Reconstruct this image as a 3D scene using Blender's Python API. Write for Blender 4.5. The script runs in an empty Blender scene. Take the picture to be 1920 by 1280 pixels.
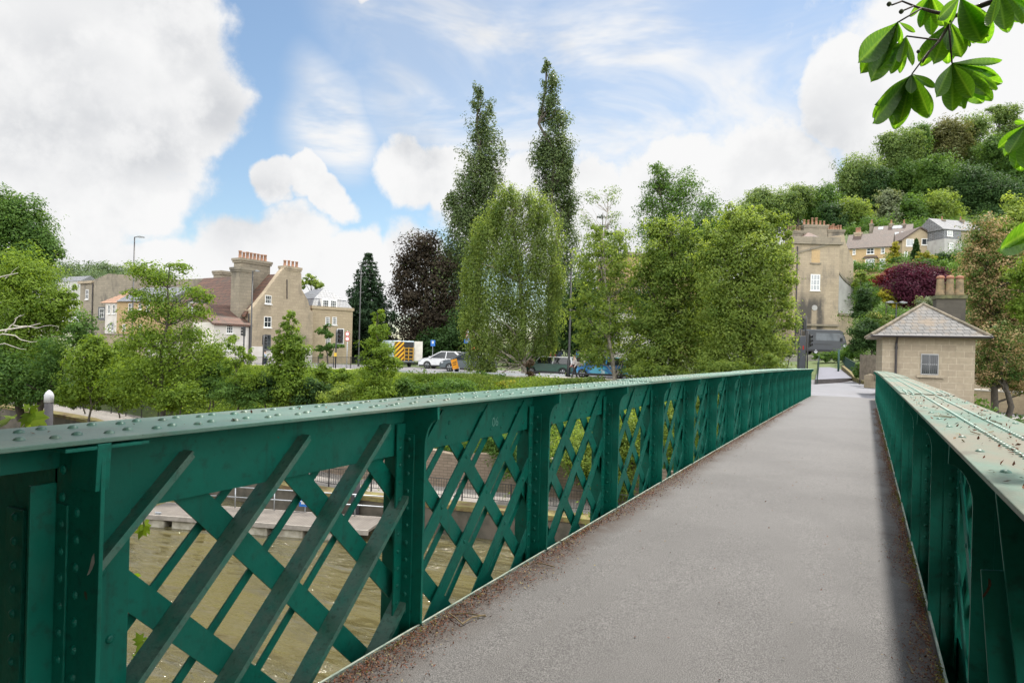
import bpy, math, random
import numpy as np
from mathutils import Vector, Matrix

# ------------------------------------------------------------------ camera, light, exposure
SC = bpy.context.scene
COL = SC.collection
R = math.radians
F_PX, TH, ROLL, EYE = 1250.0, R(28.0012), R(1.50436), 1.6
CT, ST = math.cos(TH), math.sin(TH)
cam_d = bpy.data.cameras.new('camera')
cam_d.sensor_width = 36.0
cam_d.lens = 36.0 * F_PX / 1920.0
cam_d.shift_x = 0.00023
cam_d.shift_y = 0.00873
cam_d.clip_start = 0.05
cam_d.clip_end = 6000
cam = bpy.data.objects.new('camera', cam_d)
COL.objects.link(cam)
_f = Vector((-ST, CT, 0)); _r = Vector((CT, ST, 0)); _u = Vector((0, 0, 1))
_R = _r * math.cos(ROLL) + _u * math.sin(ROLL)
_U = _u * math.cos(ROLL) - _r * math.sin(ROLL)
M = Matrix((( _R.x, _U.x, -_f.x, 0), (_R.y, _U.y, -_f.y, 0), (_R.z, _U.z, -_f.z, EYE), (0, 0, 0, 1)))
cam.matrix_world = M
SC.camera = cam

SUN_AZ, SUN_EL = R(10.5), R(60.0)          # azimuth from the bridge axis (+Y) towards +X
SKY_STRENGTH, SUN_STRENGTH, EXPOSURE = 0.098, 4.2, 0.64
SC.view_settings.view_transform = 'Standard'
SC.view_settings.look = 'None'
SC.view_settings.gamma = 1.0
SC.view_settings.exposure = EXPOSURE
SC.view_settings.use_curve_mapping = False
SC.cycles.max_bounces = 7
SC.cycles.diffuse_bounces = 4
SC.cycles.glossy_bounces = 3
SC.cycles.transmission_bounces = 4
SC.cycles.transparent_max_bounces = 6
SC.cycles.caustics_reflective = False
SC.cycles.caustics_refractive = False

sun_d = bpy.data.lights.new('sun', 'SUN')
sun_d.energy = SUN_STRENGTH
sun_d.angle = R(4.0)
sun_d.color = (1.0, 0.955, 0.88)
sun = bpy.data.objects.new('sun', sun_d)
COL.objects.link(sun)
SUNV = Vector((math.sin(SUN_AZ) * math.cos(SUN_EL), math.cos(SUN_AZ) * math.cos(SUN_EL), math.sin(SUN_EL)))
sun.rotation_euler = (-SUNV).to_track_quat('-Z', 'Y').to_euler()


def ray(px, py):
    """photo pixel -> direction (x, y, z) with unit depth along the camera axis"""
    c, s = math.cos(ROLL), math.sin(ROLL)
    dx, dy = px - 960.0, py - 640.0
    X = (c * dx + s * dy) / F_PX
    Y = (-s * dx + c * dy - 16.78) / F_PX
    return (X * CT - ST, X * ST + CT, -Y)


def P(px, py, D):
    a = ray(px, py)
    return Vector((a[0] * D, a[1] * D, EYE + a[2] * D))


def onz(px, py, z):
    a = ray(px, py)
    k = (z - EYE) / a[2]
    return Vector((a[0] * k, a[1] * k, z))


# ------------------------------------------------------------------ node helpers
class NT:
    def __init__(self, tree):
        self.t = tree; self.n = tree.nodes; self.l = tree.links

    def new(self, typ, **kw):
        nd = self.n.new(typ)
        for k, v in kw.items():
            setattr(nd, k, v)
        return nd

    def set(self, sock, v):
        if v is None:
            return
        if isinstance(v, bpy.types.NodeSocket):
            self.l.new(v, sock)
        else:
            if sock.type == 'RGBA' and not hasattr(v, '__len__'):
                v = (v, v, v, 1)
            if sock.type == 'RGBA' and len(v) == 3:
                v = (*v, 1)
            sock.default_value = v

    def math(self, op, a, b=None, c=None, clamp=False):
        nd = self.new('ShaderNodeMath', operation=op, use_clamp=clamp)
        self.set(nd.inputs[0], a); self.set(nd.inputs[1], b); self.set(nd.inputs[2], c)
        return nd.outputs[0]

    def _nop(self): pass

    def vmath(self, op, a, b=None, scale=None):
        nd = self.new('ShaderNodeVectorMath', operation=op)
        self.set(nd.inputs[0], a); self.set(nd.inputs[1], b)
        if scale is not None:
            self.set(nd.inputs['Scale'], scale)
        return nd.outputs['Value'] if op in ('DISTANCE', 'DOT_PRODUCT', 'LENGTH') else nd.outputs['Vector']

    def mix(self, f, a, b, mode='MIX'):
        nd = self.new('ShaderNodeMix', data_type='RGBA', blend_type=mode)
        self.set(nd.inputs['Factor'], f)
        self.set(nd.inputs[6], a); self.set(nd.inputs[7], b)
        return nd.outputs[2]

    def noise(self, scale, detail=4, vec=None, rough=0.55, dist=0.0):
        nd = self.new('ShaderNodeTexNoise')
        nd.inputs['Scale'].default_value = scale
        nd.inputs['Detail'].default_value = detail
        nd.inputs['Roughness'].default_value = rough
        nd.inputs['Distortion'].default_value = dist
        if vec is not None:
            self.l.new(vec, nd.inputs['Vector'])
        return nd.outputs['Fac']

    def noisec(self, scale, detail=3, vec=None):
        nd = self.new('ShaderNodeTexNoise')
        nd.inputs['Scale'].default_value = scale
        nd.inputs['Detail'].default_value = detail
        if vec is not None:
            self.l.new(vec, nd.inputs['Vector'])
        return nd.outputs['Color']

    def remap(self, v, a, b, c=0.0, d=1.0, smooth=True):
        nd = self.new('ShaderNodeMapRange', interpolation_type='SMOOTHSTEP' if smooth else 'LINEAR')
        self.set(nd.inputs[0], v)
        for i, q in enumerate((a, b, c, d)):
            self.set(nd.inputs[1 + i], q)
        return nd.outputs[0]

    def obj(self, scale=None):
        o = self.new('ShaderNodeTexCoord').outputs['Object']
        if scale is not None:
            m = self.new('ShaderNodeMapping')
            m.inputs['Scale'].default_value = scale
            self.l.new(o, m.inputs['Vector'])
            o = m.outputs['Vector']
        return o

    def sep(self, v):
        nd = self.new('ShaderNodeSeparateXYZ'); self.l.new(v, nd.inputs[0]); return nd.outputs

    def comb(self, x, y, z):
        nd = self.new('ShaderNodeCombineXYZ')
        self.set(nd.inputs[0], x); self.set(nd.inputs[1], y); self.set(nd.inputs[2], z)
        return nd.outputs[0]

    def bump(self, h, strength=0.3, dist=0.02):
        nd = self.new('ShaderNodeBump')
        nd.inputs['Strength'].default_value = strength
        nd.inputs['Distance'].default_value = dist
        self.l.new(h, nd.inputs['Height'])
        return nd.outputs['Normal']


_mats = {}


def newmat(name):
    m = bpy.data.materials.new(name)
    m.use_nodes = True
    t = NT(m.node_tree)
    b = t.n['Principled BSDF']
    _mats[name] = m
    return m, t, b


def simple(name, col, rough=0.6, col2=None, scale=3.0, amt=0.5, bump=0.0, bscale=40, metal=0.0, spec=0.5):
    """plain procedural surface: two tones mixed by noise, slight bump"""
    if name in _mats:
        return _mats[name]
    m, t, b = newmat(name)
    o = t.obj()
    if col2 is None:
        col2 = tuple(c * 0.7 for c in col)
    f = t.remap(t.noise(scale, 5, o), 0.35, 0.7, 0, amt)
    t.set(b.inputs['Base Color'], t.mix(f, col, col2))
    b.inputs['Roughness'].default_value = rough
    b.inputs['Metallic'].default_value = metal
    b.inputs['Specular IOR Level'].default_value = spec
    if bump:
        t.set(b.inputs['Normal'], t.bump(t.noise(bscale, 4, o), bump))
    return m


def stone(name, col, col2, mortar, bw=0.7, bh=0.3, stain=(0.05, 0.045, 0.04), stain_amt=0.6, rough=0.85, msize=0.012, sscale=0.5):
    """coursed stone on upright walls (object x+y runs along either wall, z up)"""
    if name in _mats:
        return _mats[name]
    m, t, b = newmat(name)
    o = t.obj()
    x, y, z = t.sep(o)
    v = t.comb(t.math('ADD', x, y), z, 0.0)
    br = t.new('ShaderNodeTexBrick')
    t.l.new(v, br.inputs['Vector'])
    t.set(br.inputs['Color1'], col); t.set(br.inputs['Color2'], col2); t.set(br.inputs['Mortar'], mortar)
    br.inputs['Scale'].default_value = 1.0
    br.inputs['Mortar Size'].default_value = msize
    br.inputs['Mortar Smooth'].default_value = 0.3
    br.inputs['Bias'].default_value = 0.0
    br.inputs['Brick Width'].default_value = bw
    br.inputs['Row Height'].default_value = bh
    n1 = t.noise(sscale, 6, t.obj((1, 1, 0.45)), 0.62)
    n2 = t.noise(6.0, 4, o)
    c = t.mix(t.remap(n2, 0.35, 0.75, 0, 0.45), br.outputs['Color'], tuple(q * 0.6 for q in col))
    c = t.mix(t.remap(n1, 0.48, 0.72, 0, stain_amt), c, stain)
    t.set(b.inputs['Base Color'], c)
    b.inputs['Roughness'].default_value = rough
    h = t.math('ADD', t.math('MULTIPLY', br.outputs['Fac'], -0.6), n2)
    t.set(b.inputs['Normal'], t.bump(h, 0.4, 0.02))
    return m


def tiles(name, col, col2, sx=0.3, sz=0.22, dirt=(0.05, 0.05, 0.04), dirt_amt=0.5, rough=0.7, msize=0.02):
    if name in _mats:
        return _mats[name]
    m, t, b = newmat(name)
    o = t.obj()
    x, y, z = t.sep(o)
    v = t.comb(t.math('ADD', x, t.math('MULTIPLY', y, 0.35)), z, 0.0)
    br = t.new('ShaderNodeTexBrick')
    t.l.new(v, br.inputs['Vector'])
    t.set(br.inputs['Color1'], col); t.set(br.inputs['Color2'], col2); t.set(br.inputs['Mortar'], tuple(q * 0.3 for q in col2))
    br.inputs['Scale'].default_value = 1.0
    br.inputs['Mortar Size'].default_value = msize
    br.inputs['Brick Width'].default_value = sx
    br.inputs['Row Height'].default_value = sz
    n1 = t.noise(1.3, 6, o, 0.65)
    c = t.mix(t.remap(n1, 0.45, 0.68, 0, dirt_amt), br.outputs['Color'], dirt)
    t.set(b.inputs['Base Color'], c)
    b.inputs['Roughness'].default_value = rough
    h = t.math('ADD', t.math('MULTIPLY', br.outputs['Fac'], -1.0), t.noise(9, 3, o))
    t.set(b.inputs['Normal'], t.bump(h, 0.5, 0.03))
    return m


def leafmat(name, dark, light, extra=None, trans=0.35, rough=0.62, tcol=None, stops=(0.8, 0.9)):
    """leaves: tone per leaf (attribute) picks the colour, part of the light passes through"""
    if name in _mats:
        return _mats[name]
    m, t, b = newmat(name)
    at = t.new('ShaderNodeAttribute'); at.attribute_name = 'tone'
    rp = t.new('ShaderNodeValToRGB')
    t.l.new(at.outputs['Fac'], rp.inputs[0])
    e = rp.color_ramp.elements
    e[0].position = 0.0; e[0].color = (*dark, 1)
    e[1].position = stops[0] if extra else 1.0; e[1].color = (*light, 1)
    if extra:
        k = rp.color_ramp.elements.new(stops[1]); k.color = (*extra, 1)
    c = rp.outputs[0]
    t.set(b.inputs['Base Color'], c)
    b.inputs['Roughness'].default_value = rough
    b.inputs['Specular IOR Level'].default_value = 0.12
    tr = t.new('ShaderNodeBsdfTranslucent')
    t.set(tr.inputs['Color'], t.mix(1.0, c, tcol or (1.75, 1.65, 0.75), 'MULTIPLY'))
    mx = t.new('ShaderNodeMixShader')
    mx.inputs[0].default_value = trans
    t.l.new(b.outputs[0], mx.inputs[1]); t.l.new(tr.outputs[0], mx.inputs[2])
    t.l.new(mx.outputs[0], t.n['Material Output'].inputs['Surface'])
    return m


# ------------------------------------------------------------------ world
def cdir(px, py):
    return Vector(ray(px, py)).normalized()


def make_world():
    w = bpy.data.worlds.new('World')
    SC.world = w
    w.use_nodes = True
    t = NT(w.node_tree)
    bg = t.n['Background']
    sky = t.new('ShaderNodeTexSky')
    sky.sky_type = 'NISHITA'
    sky.sun_disc = False
    sky.sun_elevation = SUN_EL
    sky.sun_rotation = SUN_AZ
    sky.air_density = 1.0; sky.dust_density = 0.6; sky.ozone_density = 1.6
    g = t.new('ShaderNodeTexCoord').outputs['Generated']
    n8 = t.noisec(6.5, 7, g)
    fine = t.noise(17.0, 6, g, 0.62)
    n2 = t.noisec(2.3, 3, g)
    d1 = t.vmath('ADD', g, t.vmath('SCALE', t.vmath('SUBTRACT', n8, (0.5, 0.5, 0.5)), scale=0.12))
    d2 = t.vmath('ADD', g, t.vmath('SCALE', t.vmath('SUBTRACT', n2, (0.5, 0.5, 0.5)), scale=0.35))

    def blobs(lst, vec):
        """smallest (distance / radius) to a set of round patches of sky"""
        acc = None
        for (px, py, r) in lst:
            v = t.math('MULTIPLY', t.vmath('DISTANCE', vec, tuple(cdir(px, py))), F_PX / r)
            acc = v if acc is None else t.math('MINIMUM', acc, v)
        return acc
    # heaped white clouds
    cum = blobs([(130, 50, 215), (300, 110, 150), (385, 195, 98), (200, 230, 185), (50, 270, 225), (255, 325, 98), (120, 335, 110), (-220, 150, 400),
                 (140, 505, 100), (300, 522, 92), (430, 492, 92), (530, 492, 94), (650, 515, 86), (765, 520, 92),
                 (520, 352, 40), (570, 352, 38), (612, 388, 40),
                 (768, 332, 74), (845, 330, 82), (930, 380, 130), (1090, 420, 140), (1250, 400, 150), (1420, 390, 150),
                 (1600, 140, 72), (1575, 225, 66), (1700, 210, 140), (1870, 160, 175), (2250, 200, 500), (700, 0, 32), (765, 42, 24)], d1)
    cum = t.math('ADD', cum, t.math('MULTIPLY', t.math('SUBTRACT', fine, 0.5), 0.62))
    cm = t.remap(cum, 1.02, 0.76)
    # thin veils
    veil = blobs([(900, 140, 320), (1200, 150, 330), (1080, 290, 330), (1330, 280, 260), (600, 300, 130), (1470, 230, 180)], d2)
    streak = t.noise(3.0, 5, t.vmath('MULTIPLY', g, (1.0, 1.0, 3.0)), 0.62, 0.6)
    vm = t.math('MULTIPLY', t.remap(veil, 0.98, 0.35), t.remap(streak, 0.34, 0.62, 0.22, 0.97))
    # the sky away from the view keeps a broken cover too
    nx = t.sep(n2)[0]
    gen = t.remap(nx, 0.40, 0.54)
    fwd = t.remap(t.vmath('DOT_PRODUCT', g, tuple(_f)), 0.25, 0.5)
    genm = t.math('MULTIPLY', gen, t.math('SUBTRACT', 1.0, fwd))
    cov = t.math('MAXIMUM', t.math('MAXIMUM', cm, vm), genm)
    grey = blobs([(350, 228, 80), (300, 80, 90), (80, 180, 140), (210, 270, 110), (1540, 280, 95), (800, 350, 80), (1140, 310, 90), (440, 490, 110)], d2)
    gsh = t.math('MULTIPLY', t.remap(grey, 1.0, 0.15), 0.36)
    gsh = t.math('MULTIPLY', gsh, t.remap(fine, 0.3, 0.62, 0.35, 1.15))
    gsh = t.math('ADD', gsh, t.math('MULTIPLY', t.remap(t.math('ADD', t.sep(n8)[1], t.math('MULTIPLY', fine, 0.5)), 0.68, 0.92), 0.2))
    cc = t.mix(gsh, (1.0, 1.0, 1.0), (0.50, 0.53, 0.58))
    # unseen clouds behind the camera, brightened to light the surfaces that face it
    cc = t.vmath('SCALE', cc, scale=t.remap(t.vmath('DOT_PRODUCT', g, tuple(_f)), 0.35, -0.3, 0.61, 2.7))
    skyc = t.vmath('SCALE', sky.outputs[0], scale=SKY_STRENGTH)
    skyc = t.mix(1.0, skyc, (1.02, 1.04, 0.98), 'MULTIPLY')
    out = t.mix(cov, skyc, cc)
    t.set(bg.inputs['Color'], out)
    bg.inputs['Strength'].default_value = 1.0


make_world()
SC.world.cycles.sampling_method = 'MANUAL'
SC.world.cycles.sample_map_resolution = 256


# ------------------------------------------------------------------ mesh helpers
class MB:
    def __init__(self):
        self.v = []; self.f = []

    def add(self, vs, fs):
        k = len(self.v)
        self.v.extend(tuple(p) for p in vs)
        self.f.extend(tuple(i + k for i in f) for f in fs)

    def box(self, x0, x1, y0, y1, z0, z1):
        self.add([(x0, y0, z0), (x1, y0, z0), (x1, y1, z0), (x0, y1, z0), (x0, y0, z1), (x1, y0, z1), (x1, y1, z1), (x0, y1, z1)],
                 [(0, 3, 2, 1), (4, 5, 6, 7), (0, 1, 5, 4), (1, 2, 6, 5), (2, 3, 7, 6), (3, 0, 4, 7)])
        return self

    def bar(self, p, q, w, h, up=(0, 0, 1)):
        p, q = Vector(p), Vector(q)
        d = (q - p).normalized()
        s = d.cross(Vector(up))
        if s.length < 1e-5:
            s = d.cross(Vector((1, 0, 0)))
        s.normalize(); n = s.cross(d)
        s *= w / 2; n *= h / 2
        vs = [p - s - n, p + s - n, p + s + n, p - s + n, q - s - n, q + s - n, q + s + n, q - s + n]
        self.add(vs, [(0, 3, 2, 1), (4, 5, 6, 7), (0, 1, 5, 4), (1, 2, 6, 5), (2, 3, 7, 6), (3, 0, 4, 7)])
        return self

    def tube(self, pts, rad, n=8, cap=True):
        pts = [Vector(p) for p in pts]
        if not hasattr(rad, '__len__'):
            rad = [rad] * len(pts)
        rings = []
        a = None
        for i, p in enumerate(pts):
            d = (pts[min(i + 1, len(pts) - 1)] - pts[max(i - 1, 0)]).normalized()
            if a is None:
                a = d.orthogonal().normalized()
            else:
                a = (a - d * a.dot(d))
                a = a.normalized() if a.length > 1e-6 else d.orthogonal().normalized()
            b = d.cross(a)
            rings.append([p + (a * math.cos(2 * math.pi * j / n) + b * math.sin(2 * math.pi * j / n)) * rad[i] for j in range(n)])
        vs = [v for r in rings for v in r]
        fs = []
        for i in range(len(pts) - 1):
            for j in range(n):
                fs.append((i * n + j, i * n + (j + 1) % n, (i + 1) * n + (j + 1) % n, (i + 1) * n + j))
        if cap:
            fs.append(tuple(range(n - 1, -1, -1)))
            fs.append(tuple((len(pts) - 1) * n + j for j in range(n)))
        self.add(vs, fs)
        return self

    def prism(self, poly, fn, d0, d1):
        """extrude a 2-D outline; fn(u, v, d) -> 3-D"""
        n = len(poly)
        vs = [fn(u, v, d0) for u, v in poly] + [fn(u, v, d1) for u, v in poly]
        fs = [tuple(range(n)), tuple(range(2 * n - 1, n - 1, -1))]
        for i in range(n):
            j = (i + 1) % n
            fs.append((i, i + n, j + n, j))
        self.add(vs, fs)
        return self

    def lathe(self, prof, c=(0, 0, 0), n=12, axis='z'):
        vs, fs = [], []
        for (r, h) in prof:
            for j in range(n):
                a = 2 * math.pi * j / n
                if axis == 'z':
                    vs.append((c[0] + r * math.cos(a), c[1] + r * math.sin(a), c[2] + h))
                elif axis == 'y':
                    vs.append((c[0] + r * math.cos(a), c[1] + h, c[2] + r * math.sin(a)))
                else:
                    vs.append((c[0] + h, c[1] + r * math.cos(a), c[2] + r * math.sin(a)))
        for i in range(len(prof) - 1):
            for j in range(n):
                fs.append((i * n + j, i * n + (j + 1) % n, (i + 1) * n + (j + 1) % n, (i + 1) * n + j))
        fs.append(tuple(range(n - 1, -1, -1)))
        fs.append(tuple((len(prof) - 1) * n + j for j in range(n)))
        self.add(vs, fs)
        return self

    def dome(self, c, nrm, r, seg=8, h=0.6):
        nrm = Vector(nrm).normalized(); a = nrm.orthogonal().normalized(); b = nrm.cross(a); c = Vector(c)
        vs = []
        for rr, hh in ((1.0, 0.0), (0.8, 0.55 * h), (0.45, 0.9 * h)):
            for j in range(seg):
                t = 2 * math.pi * j / seg
                vs.append(c + (a * math.cos(t) + b * math.sin(t)) * r * rr + nrm * r * hh)
        vs.append(c + nrm * r * h)
        fs = []
        for i in range(2):
            for j in range(seg):
                fs.append((i * seg + j, i * seg + (j + 1) % seg, (i + 1) * seg + (j + 1) % seg, (i + 1) * seg + j))
        for j in range(seg):
            fs.append((2 * seg + j, 2 * seg + (j + 1) % seg, 3 * seg))
        self.add(vs, fs)
        return self

    def build(self, name, mat, parent=None, smooth=False, loc=None, bevel=0.0):
        me = bpy.data.meshes.new(name)
        me.from_pydata([tuple(v) for v in self.v], [], self.f)
        me.update()
        if smooth:
            me.shade_smooth()
        me.materials.append(mat)
        o = bpy.data.objects.new(name, me)
        COL.objects.link(o)
        if parent is not None:
            o.parent = parent
        if loc is not None:
            o.location = loc
        if bevel:
            b = o.modifiers.new('bevel', 'BEVEL'); b.width = bevel; b.segments = 2; b.limit_method = 'ANGLE'; b.angle_limit = R(40)
        return o


def tag(o, label=None, cat=None, group=None, kind=None):
    if label: o['label'] = label
    if cat: o['category'] = cat
    if group: o['group'] = group
    if kind: o['kind'] = kind
    return o


def thing(name, label, cat, loc=(0, 0, 0), rz=0.0, group=None):
    o = bpy.data.objects.new(name, None)
    COL.objects.link(o)
    o.empty_display_size = 0.2
    o.location = loc
    o.rotation_euler = (0, 0, rz)
    return tag(o, label, cat, group)


def child(o, parent, loc=(0, 0, 0), rot=(0, 0, 0)):
    """copy of a part (sharing its mesh) under another parent, with its own sub-parts"""
    c = o.copy(); COL.objects.link(c); c.parent = parent; c.location = loc; c.rotation_euler = rot
    for k in o.children:
        q = k.copy(); COL.objects.link(q); q.parent = c
    return c


def copy_tree(o, parent=None):
    c = o.copy(); COL.objects.link(c); c.parent = parent
    for k in o.children:
        copy_tree(k, c)
    return c


def npmesh(name, V, Fq, mat, parent=None, tone=None, loc=None):
    """quads from numpy arrays; tone = one value per face, stored on its corners"""
    me = bpy.data.meshes.new(name)
    nf = len(Fq)
    me.vertices.add(len(V)); me.vertices.foreach_set('co', np.asarray(V, np.float32).ravel())
    me.loops.add(nf * 4); me.loops.foreach_set('vertex_index', np.asarray(Fq, np.int32).ravel())
    me.polygons.add(nf)
    me.polygons.foreach_set('loop_start', np.arange(0, nf * 4, 4, dtype=np.int32))
    me.update(calc_edges=True)
    if tone is not None:
        at = me.attributes.new('tone', 'FLOAT', 'POINT')
        at.data.foreach_set('value', np.asarray(tone, np.float32))
    me.materials.append(mat)
    o = bpy.data.objects.new(name, me)
    COL.objects.link(o)
    if parent is not None: o.parent = parent
    if loc is not None: o.location = loc
    return o


def leaves(C, N, size, rng, tone, asp=0.55, droop=None):
    """rhombic leaves at C with normals N -> V, F, tone per vertex"""
    n = len(C)
    N = N / (np.linalg.norm(N, axis=1, keepdims=True) + 1e-9)
    A = rng.normal(size=(n, 3))
    if droop is not None:
        A = A * (1 - abs(droop)) + np.array([0, 0, -1.0]) * droop * 2
    A = A - N * (A * N).sum(1, keepdims=True)
    A /= (np.linalg.norm(A, axis=1, keepdims=True) + 1e-9)
    B = np.cross(N, A)
    s = (size * rng.uniform(0.6, 1.35, size=n))[:, None]
    bend = N * s * rng.uniform(-0.18, 0.18, size=(n, 1))
    V = np.empty((n, 4, 3))
    V[:, 0] = C - A * s * 0.5
    V[:, 1] = C + B * s * asp * 0.5 + bend + A * s * 0.05
    V[:, 2] = C + A * s * 0.5
    V[:, 3] = C - B * s * asp * 0.5 + bend + A * s * 0.05
    Fq = np.arange(n * 4).reshape(n, 4)
    return V.reshape(-1, 3), Fq, np.repeat(tone, 4)


def crown_pts(ells, n, rng, clump=0.2, per=45, shell=0.45, stretch=(1, 1, 1), flat=1.0):
    """leaf centres gathered in tight sprays spread through a set of ellipsoids [(centre, (rx, ry, rz))], with gaps between the sprays"""
    vol = np.array([e[1][0] * e[1][1] * e[1][2] for e in ells]) ** (2 / 3.0)
    w = vol / vol.sum()
    C, N, T = [], [], []
    for (c, r), wi in zip(ells, w):
        c = np.array(c); r = np.array(r)
        m = max(40, int(n * wi))
        k = max(8, int(m / (per * 1.35)))
        d = rng.normal(size=(k, 3)); d /= np.linalg.norm(d, axis=1, keepdims=True)
        rad = rng.uniform(0.03, 1, size=(k, 1)) ** shell * rng.uniform(0.72, 1.14, size=(k, 1))
        cc = d * rad
        csz = rng.uniform(0.5, 1.6, size=k)
        ctone = rng.normal(0, 0.17, size=k)
        pw = csz ** 1.8; pw /= pw.sum()
        idx = rng.choice(k, size=m, p=pw)
        q = rng.normal(size=(m, 3)); q /= np.linalg.norm(q, axis=1, keepdims=True)
        q *= rng.uniform(0, 1, size=(m, 1)) ** 0.42
        # each spray is a flattened tuft lying along its own branch direction
        ax = d * 0.8 + rng.normal(size=(k, 3)) * 0.5; ax /= np.linalg.norm(ax, axis=1, keepdims=True)
        al = (q * ax[idx]).sum(1, keepdims=True)
        q = q + ax[idx] * al * 0.75
        q = q * np.array([1, 1, 0.72])
        off = q * clump * 1.75 * csz[idx][:, None] * np.array(stretch)
        rr = r * np.array([1, 1, flat])
        p = c + cc[idx] * r + off * (rr.mean() * 0.6 + rr * 0.4)
        nn = q * 0.75 + d[idx] * 0.25 + rng.normal(size=(m, 3)) * 0.34 + np.array([0, 0, 0.5])
        C.append(p); N.append(nn); T.append(ctone[idx] + q[:, 2] * 0.06)
    return np.concatenate(C), np.concatenate(N), np.concatenate(T)


BARK = simple('bark', (0.085, 0.07, 0.055), 0.9, (0.04, 0.035, 0.03), 8, 0.8, 0.5, 30)
BARK_PALE = simple('pale_bark', (0.32, 0.28, 0.23), 0.85, (0.10, 0.085, 0.07), 5, 0.8, 0.4, 25)
BARK_DEAD = simple('dead_wood', (0.42, 0.39, 0.34), 0.85, (0.22, 0.2, 0.17), 5, 0.6, 0.3, 25)


def limb(mb, a, b, r0, r1, rng, n=6, seg=5, wob=0.06):
    a, b = Vector(a), Vector(b)
    L = (b - a).length
    pts, rr = [], []
    for i in range(seg + 1):
        s = i / seg
        p = a.lerp(b, s)
        if 0 < i < seg:
            p += Vector(rng.normal(size=3)) * L * wob
        p.z += math.sin(s * math.pi) * L * 0.02
        pts.append(p); rr.append(r0 + (r1 - r0) * s)
    mb.tube(pts, rr, n, False)
    return pts


def tree(name, label, D, ells, base, mat, n=None, leaf=None, seed=1, trunk_r=0.2, bark=BARK, clump=0.17, per=40, shell=0.45, cov=2.15, lpx=5.0, rs=0.86,
         stretch=(1, 1, 1), flat=1.0, droop=None, asp=0.55, group=None, cat='tree', top=None, fork=True, tone0=0.45, gz=None, branch_n=None, dep=1.0, parts=('trunk', 'crown')):
    """a tree from ellipsoids given as photo pixels at its own distance; they become volumes in metres"""
    rng = np.random.default_rng(seed)
    k = D / F_PX
    if leaf is None: leaf = lpx * k
    if n is None: n = int(cov * sum(math.pi * e[2] * e[3] for e in ells) / (0.16 * (leaf / k) ** 2))
    E3 = [(np.array(P(px, py, D + (dd if len(q) else 0))), (rx * k * rs, rx * k * dep * rs, ry * k * rs)) for (px, py, rx, ry, *q) in ells for dd in [q[0] if q else 0]]
    b = P(base[0], base[1], D)
    if gz is None:
        b.z = min(b.z, ground(b.x, b.y) + 0.0) if base[1] > 560 else ground(b.x, b.y)
    else:
        b.z = gz
    root = thing(name, label, cat, b, 0, group)
    bn = np.array(b)
    C, N, T = crown_pts(E3, n, rng, clump, per, shell, stretch, flat)
    tone = np.clip(tone0 + T + rng.normal(0, 0.16, size=len(C)), 0, 1)
    V, Fq, tv = leaves(C - bn, N, leaf, rng, tone, asp, droop)
    npmesh(parts[1], V, Fq, mat, root, tv)
    mb = MB()
    tops = sorted(E3, key=lambda e: -e[0][2])
    tp = Vector(tops[0][0]) - b if top is None else Vector(P(top[0], top[1], D)) - b
    tr = limb(mb, (0, 0, -0.3), tp, trunk_r, trunk_r * 0.18, rng, 9, 9, 0.012)
    if fork:
        lst = E3 if branch_n is None else [E3[i % len(E3)] for i in range(branch_n)]
        for c, r in lst:
            cz = Vector(c) - b
            for q in range(3):
                tgt = cz + Vector(np.clip(rng.normal(size=3), -1.2, 1.2) * np.array(r) * 0.5)
                # leave the trunk below the target
                j = 1
                for jj in range(1, len(tr)):
                    if tr[jj].z < tgt.z - 0.35 * (Vector((tgt.x - tr[jj].x, tgt.y - tr[jj].y, 0)).length):
                        j = jj
                limb(mb, tr[j], tgt, trunk_r * (0.42 - 0.03 * j), trunk_r * 0.07, rng, 5, 4, 0.05)
    mb.build(parts[0], bark, root, True)
    return root


# ------------------------------------------------------------------ terrain
ZW = -7.2


def yb(x):
    return np.interp(x, [-400, -200, -120, -55, -45, -25, -12, 0, 6, 40, 120, 400], [60, 40, 34, 30, 28.5, 26.4, 28.7, 31.0, 32, 40, 62, 130])


def yr(x):
    return np.interp(x, [-400, -120, -60, -31, -17.5, -8, -4, 4, 9, 40, 400], [70, 41, 37.5, 38.5, 41.5, 43.3, 34.6, 34.7, 42, 52, 190])


def zp(x):
    return np.interp(x, [-400, -50, -28, 400], [-4.0, -4.3, -5.9, -5.9])


def ztop(x):
    return np.interp(x, [-400, -9, -4, 4.3, 6, 400], [-0.35, -0.35, -0.55, -0.55, -2.0, -2.0])


def hillz(x, y):
    y = np.asarray(y, float); x = np.asarray(x, float)
    r = x / np.maximum(y, 1)
    A = np.interp(r, [-1.2, -0.6, -0.35, -0.2, -0.14, 0.0, 0.06, 0.12, 0.3, 1.0], [0, 3, 12, 28, 38, 56, 58, 54, 46, 44])
    p = np.interp(y, [50, 70, 90, 105, 125, 143, 181, 249, 330, 420, 700], [0, 0.012, 0.035, 0.06, 0.16, 0.285, 0.50, 0.90, 1.08, 1.12, 1.0])
    return A * p


def ground(x, y):
    x = np.asarray(x, float); y = np.asarray(y, float)
    d = y - yb(x)
    top = ztop(x) * np.interp(y, [60, 90], [1, 0])
    D = np.maximum(yr(x) - yb(x), 4.2)
    lo = zp(x) + np.where(x > -30, 1.7, 0.4)
    s = np.clip((d - 3.3) / np.maximum(D - 4.3, 0.6), 0, 1)
    z = lo + (top - lo) * (s * 0.75 + 0.25 * s * s * (3 - 2 * s))
    z = np.where(d < 3.2, zp(x), z)
    z = z + hillz(x, y)
    return float(z) if z.ndim == 0 else z


GRASS = None


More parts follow.
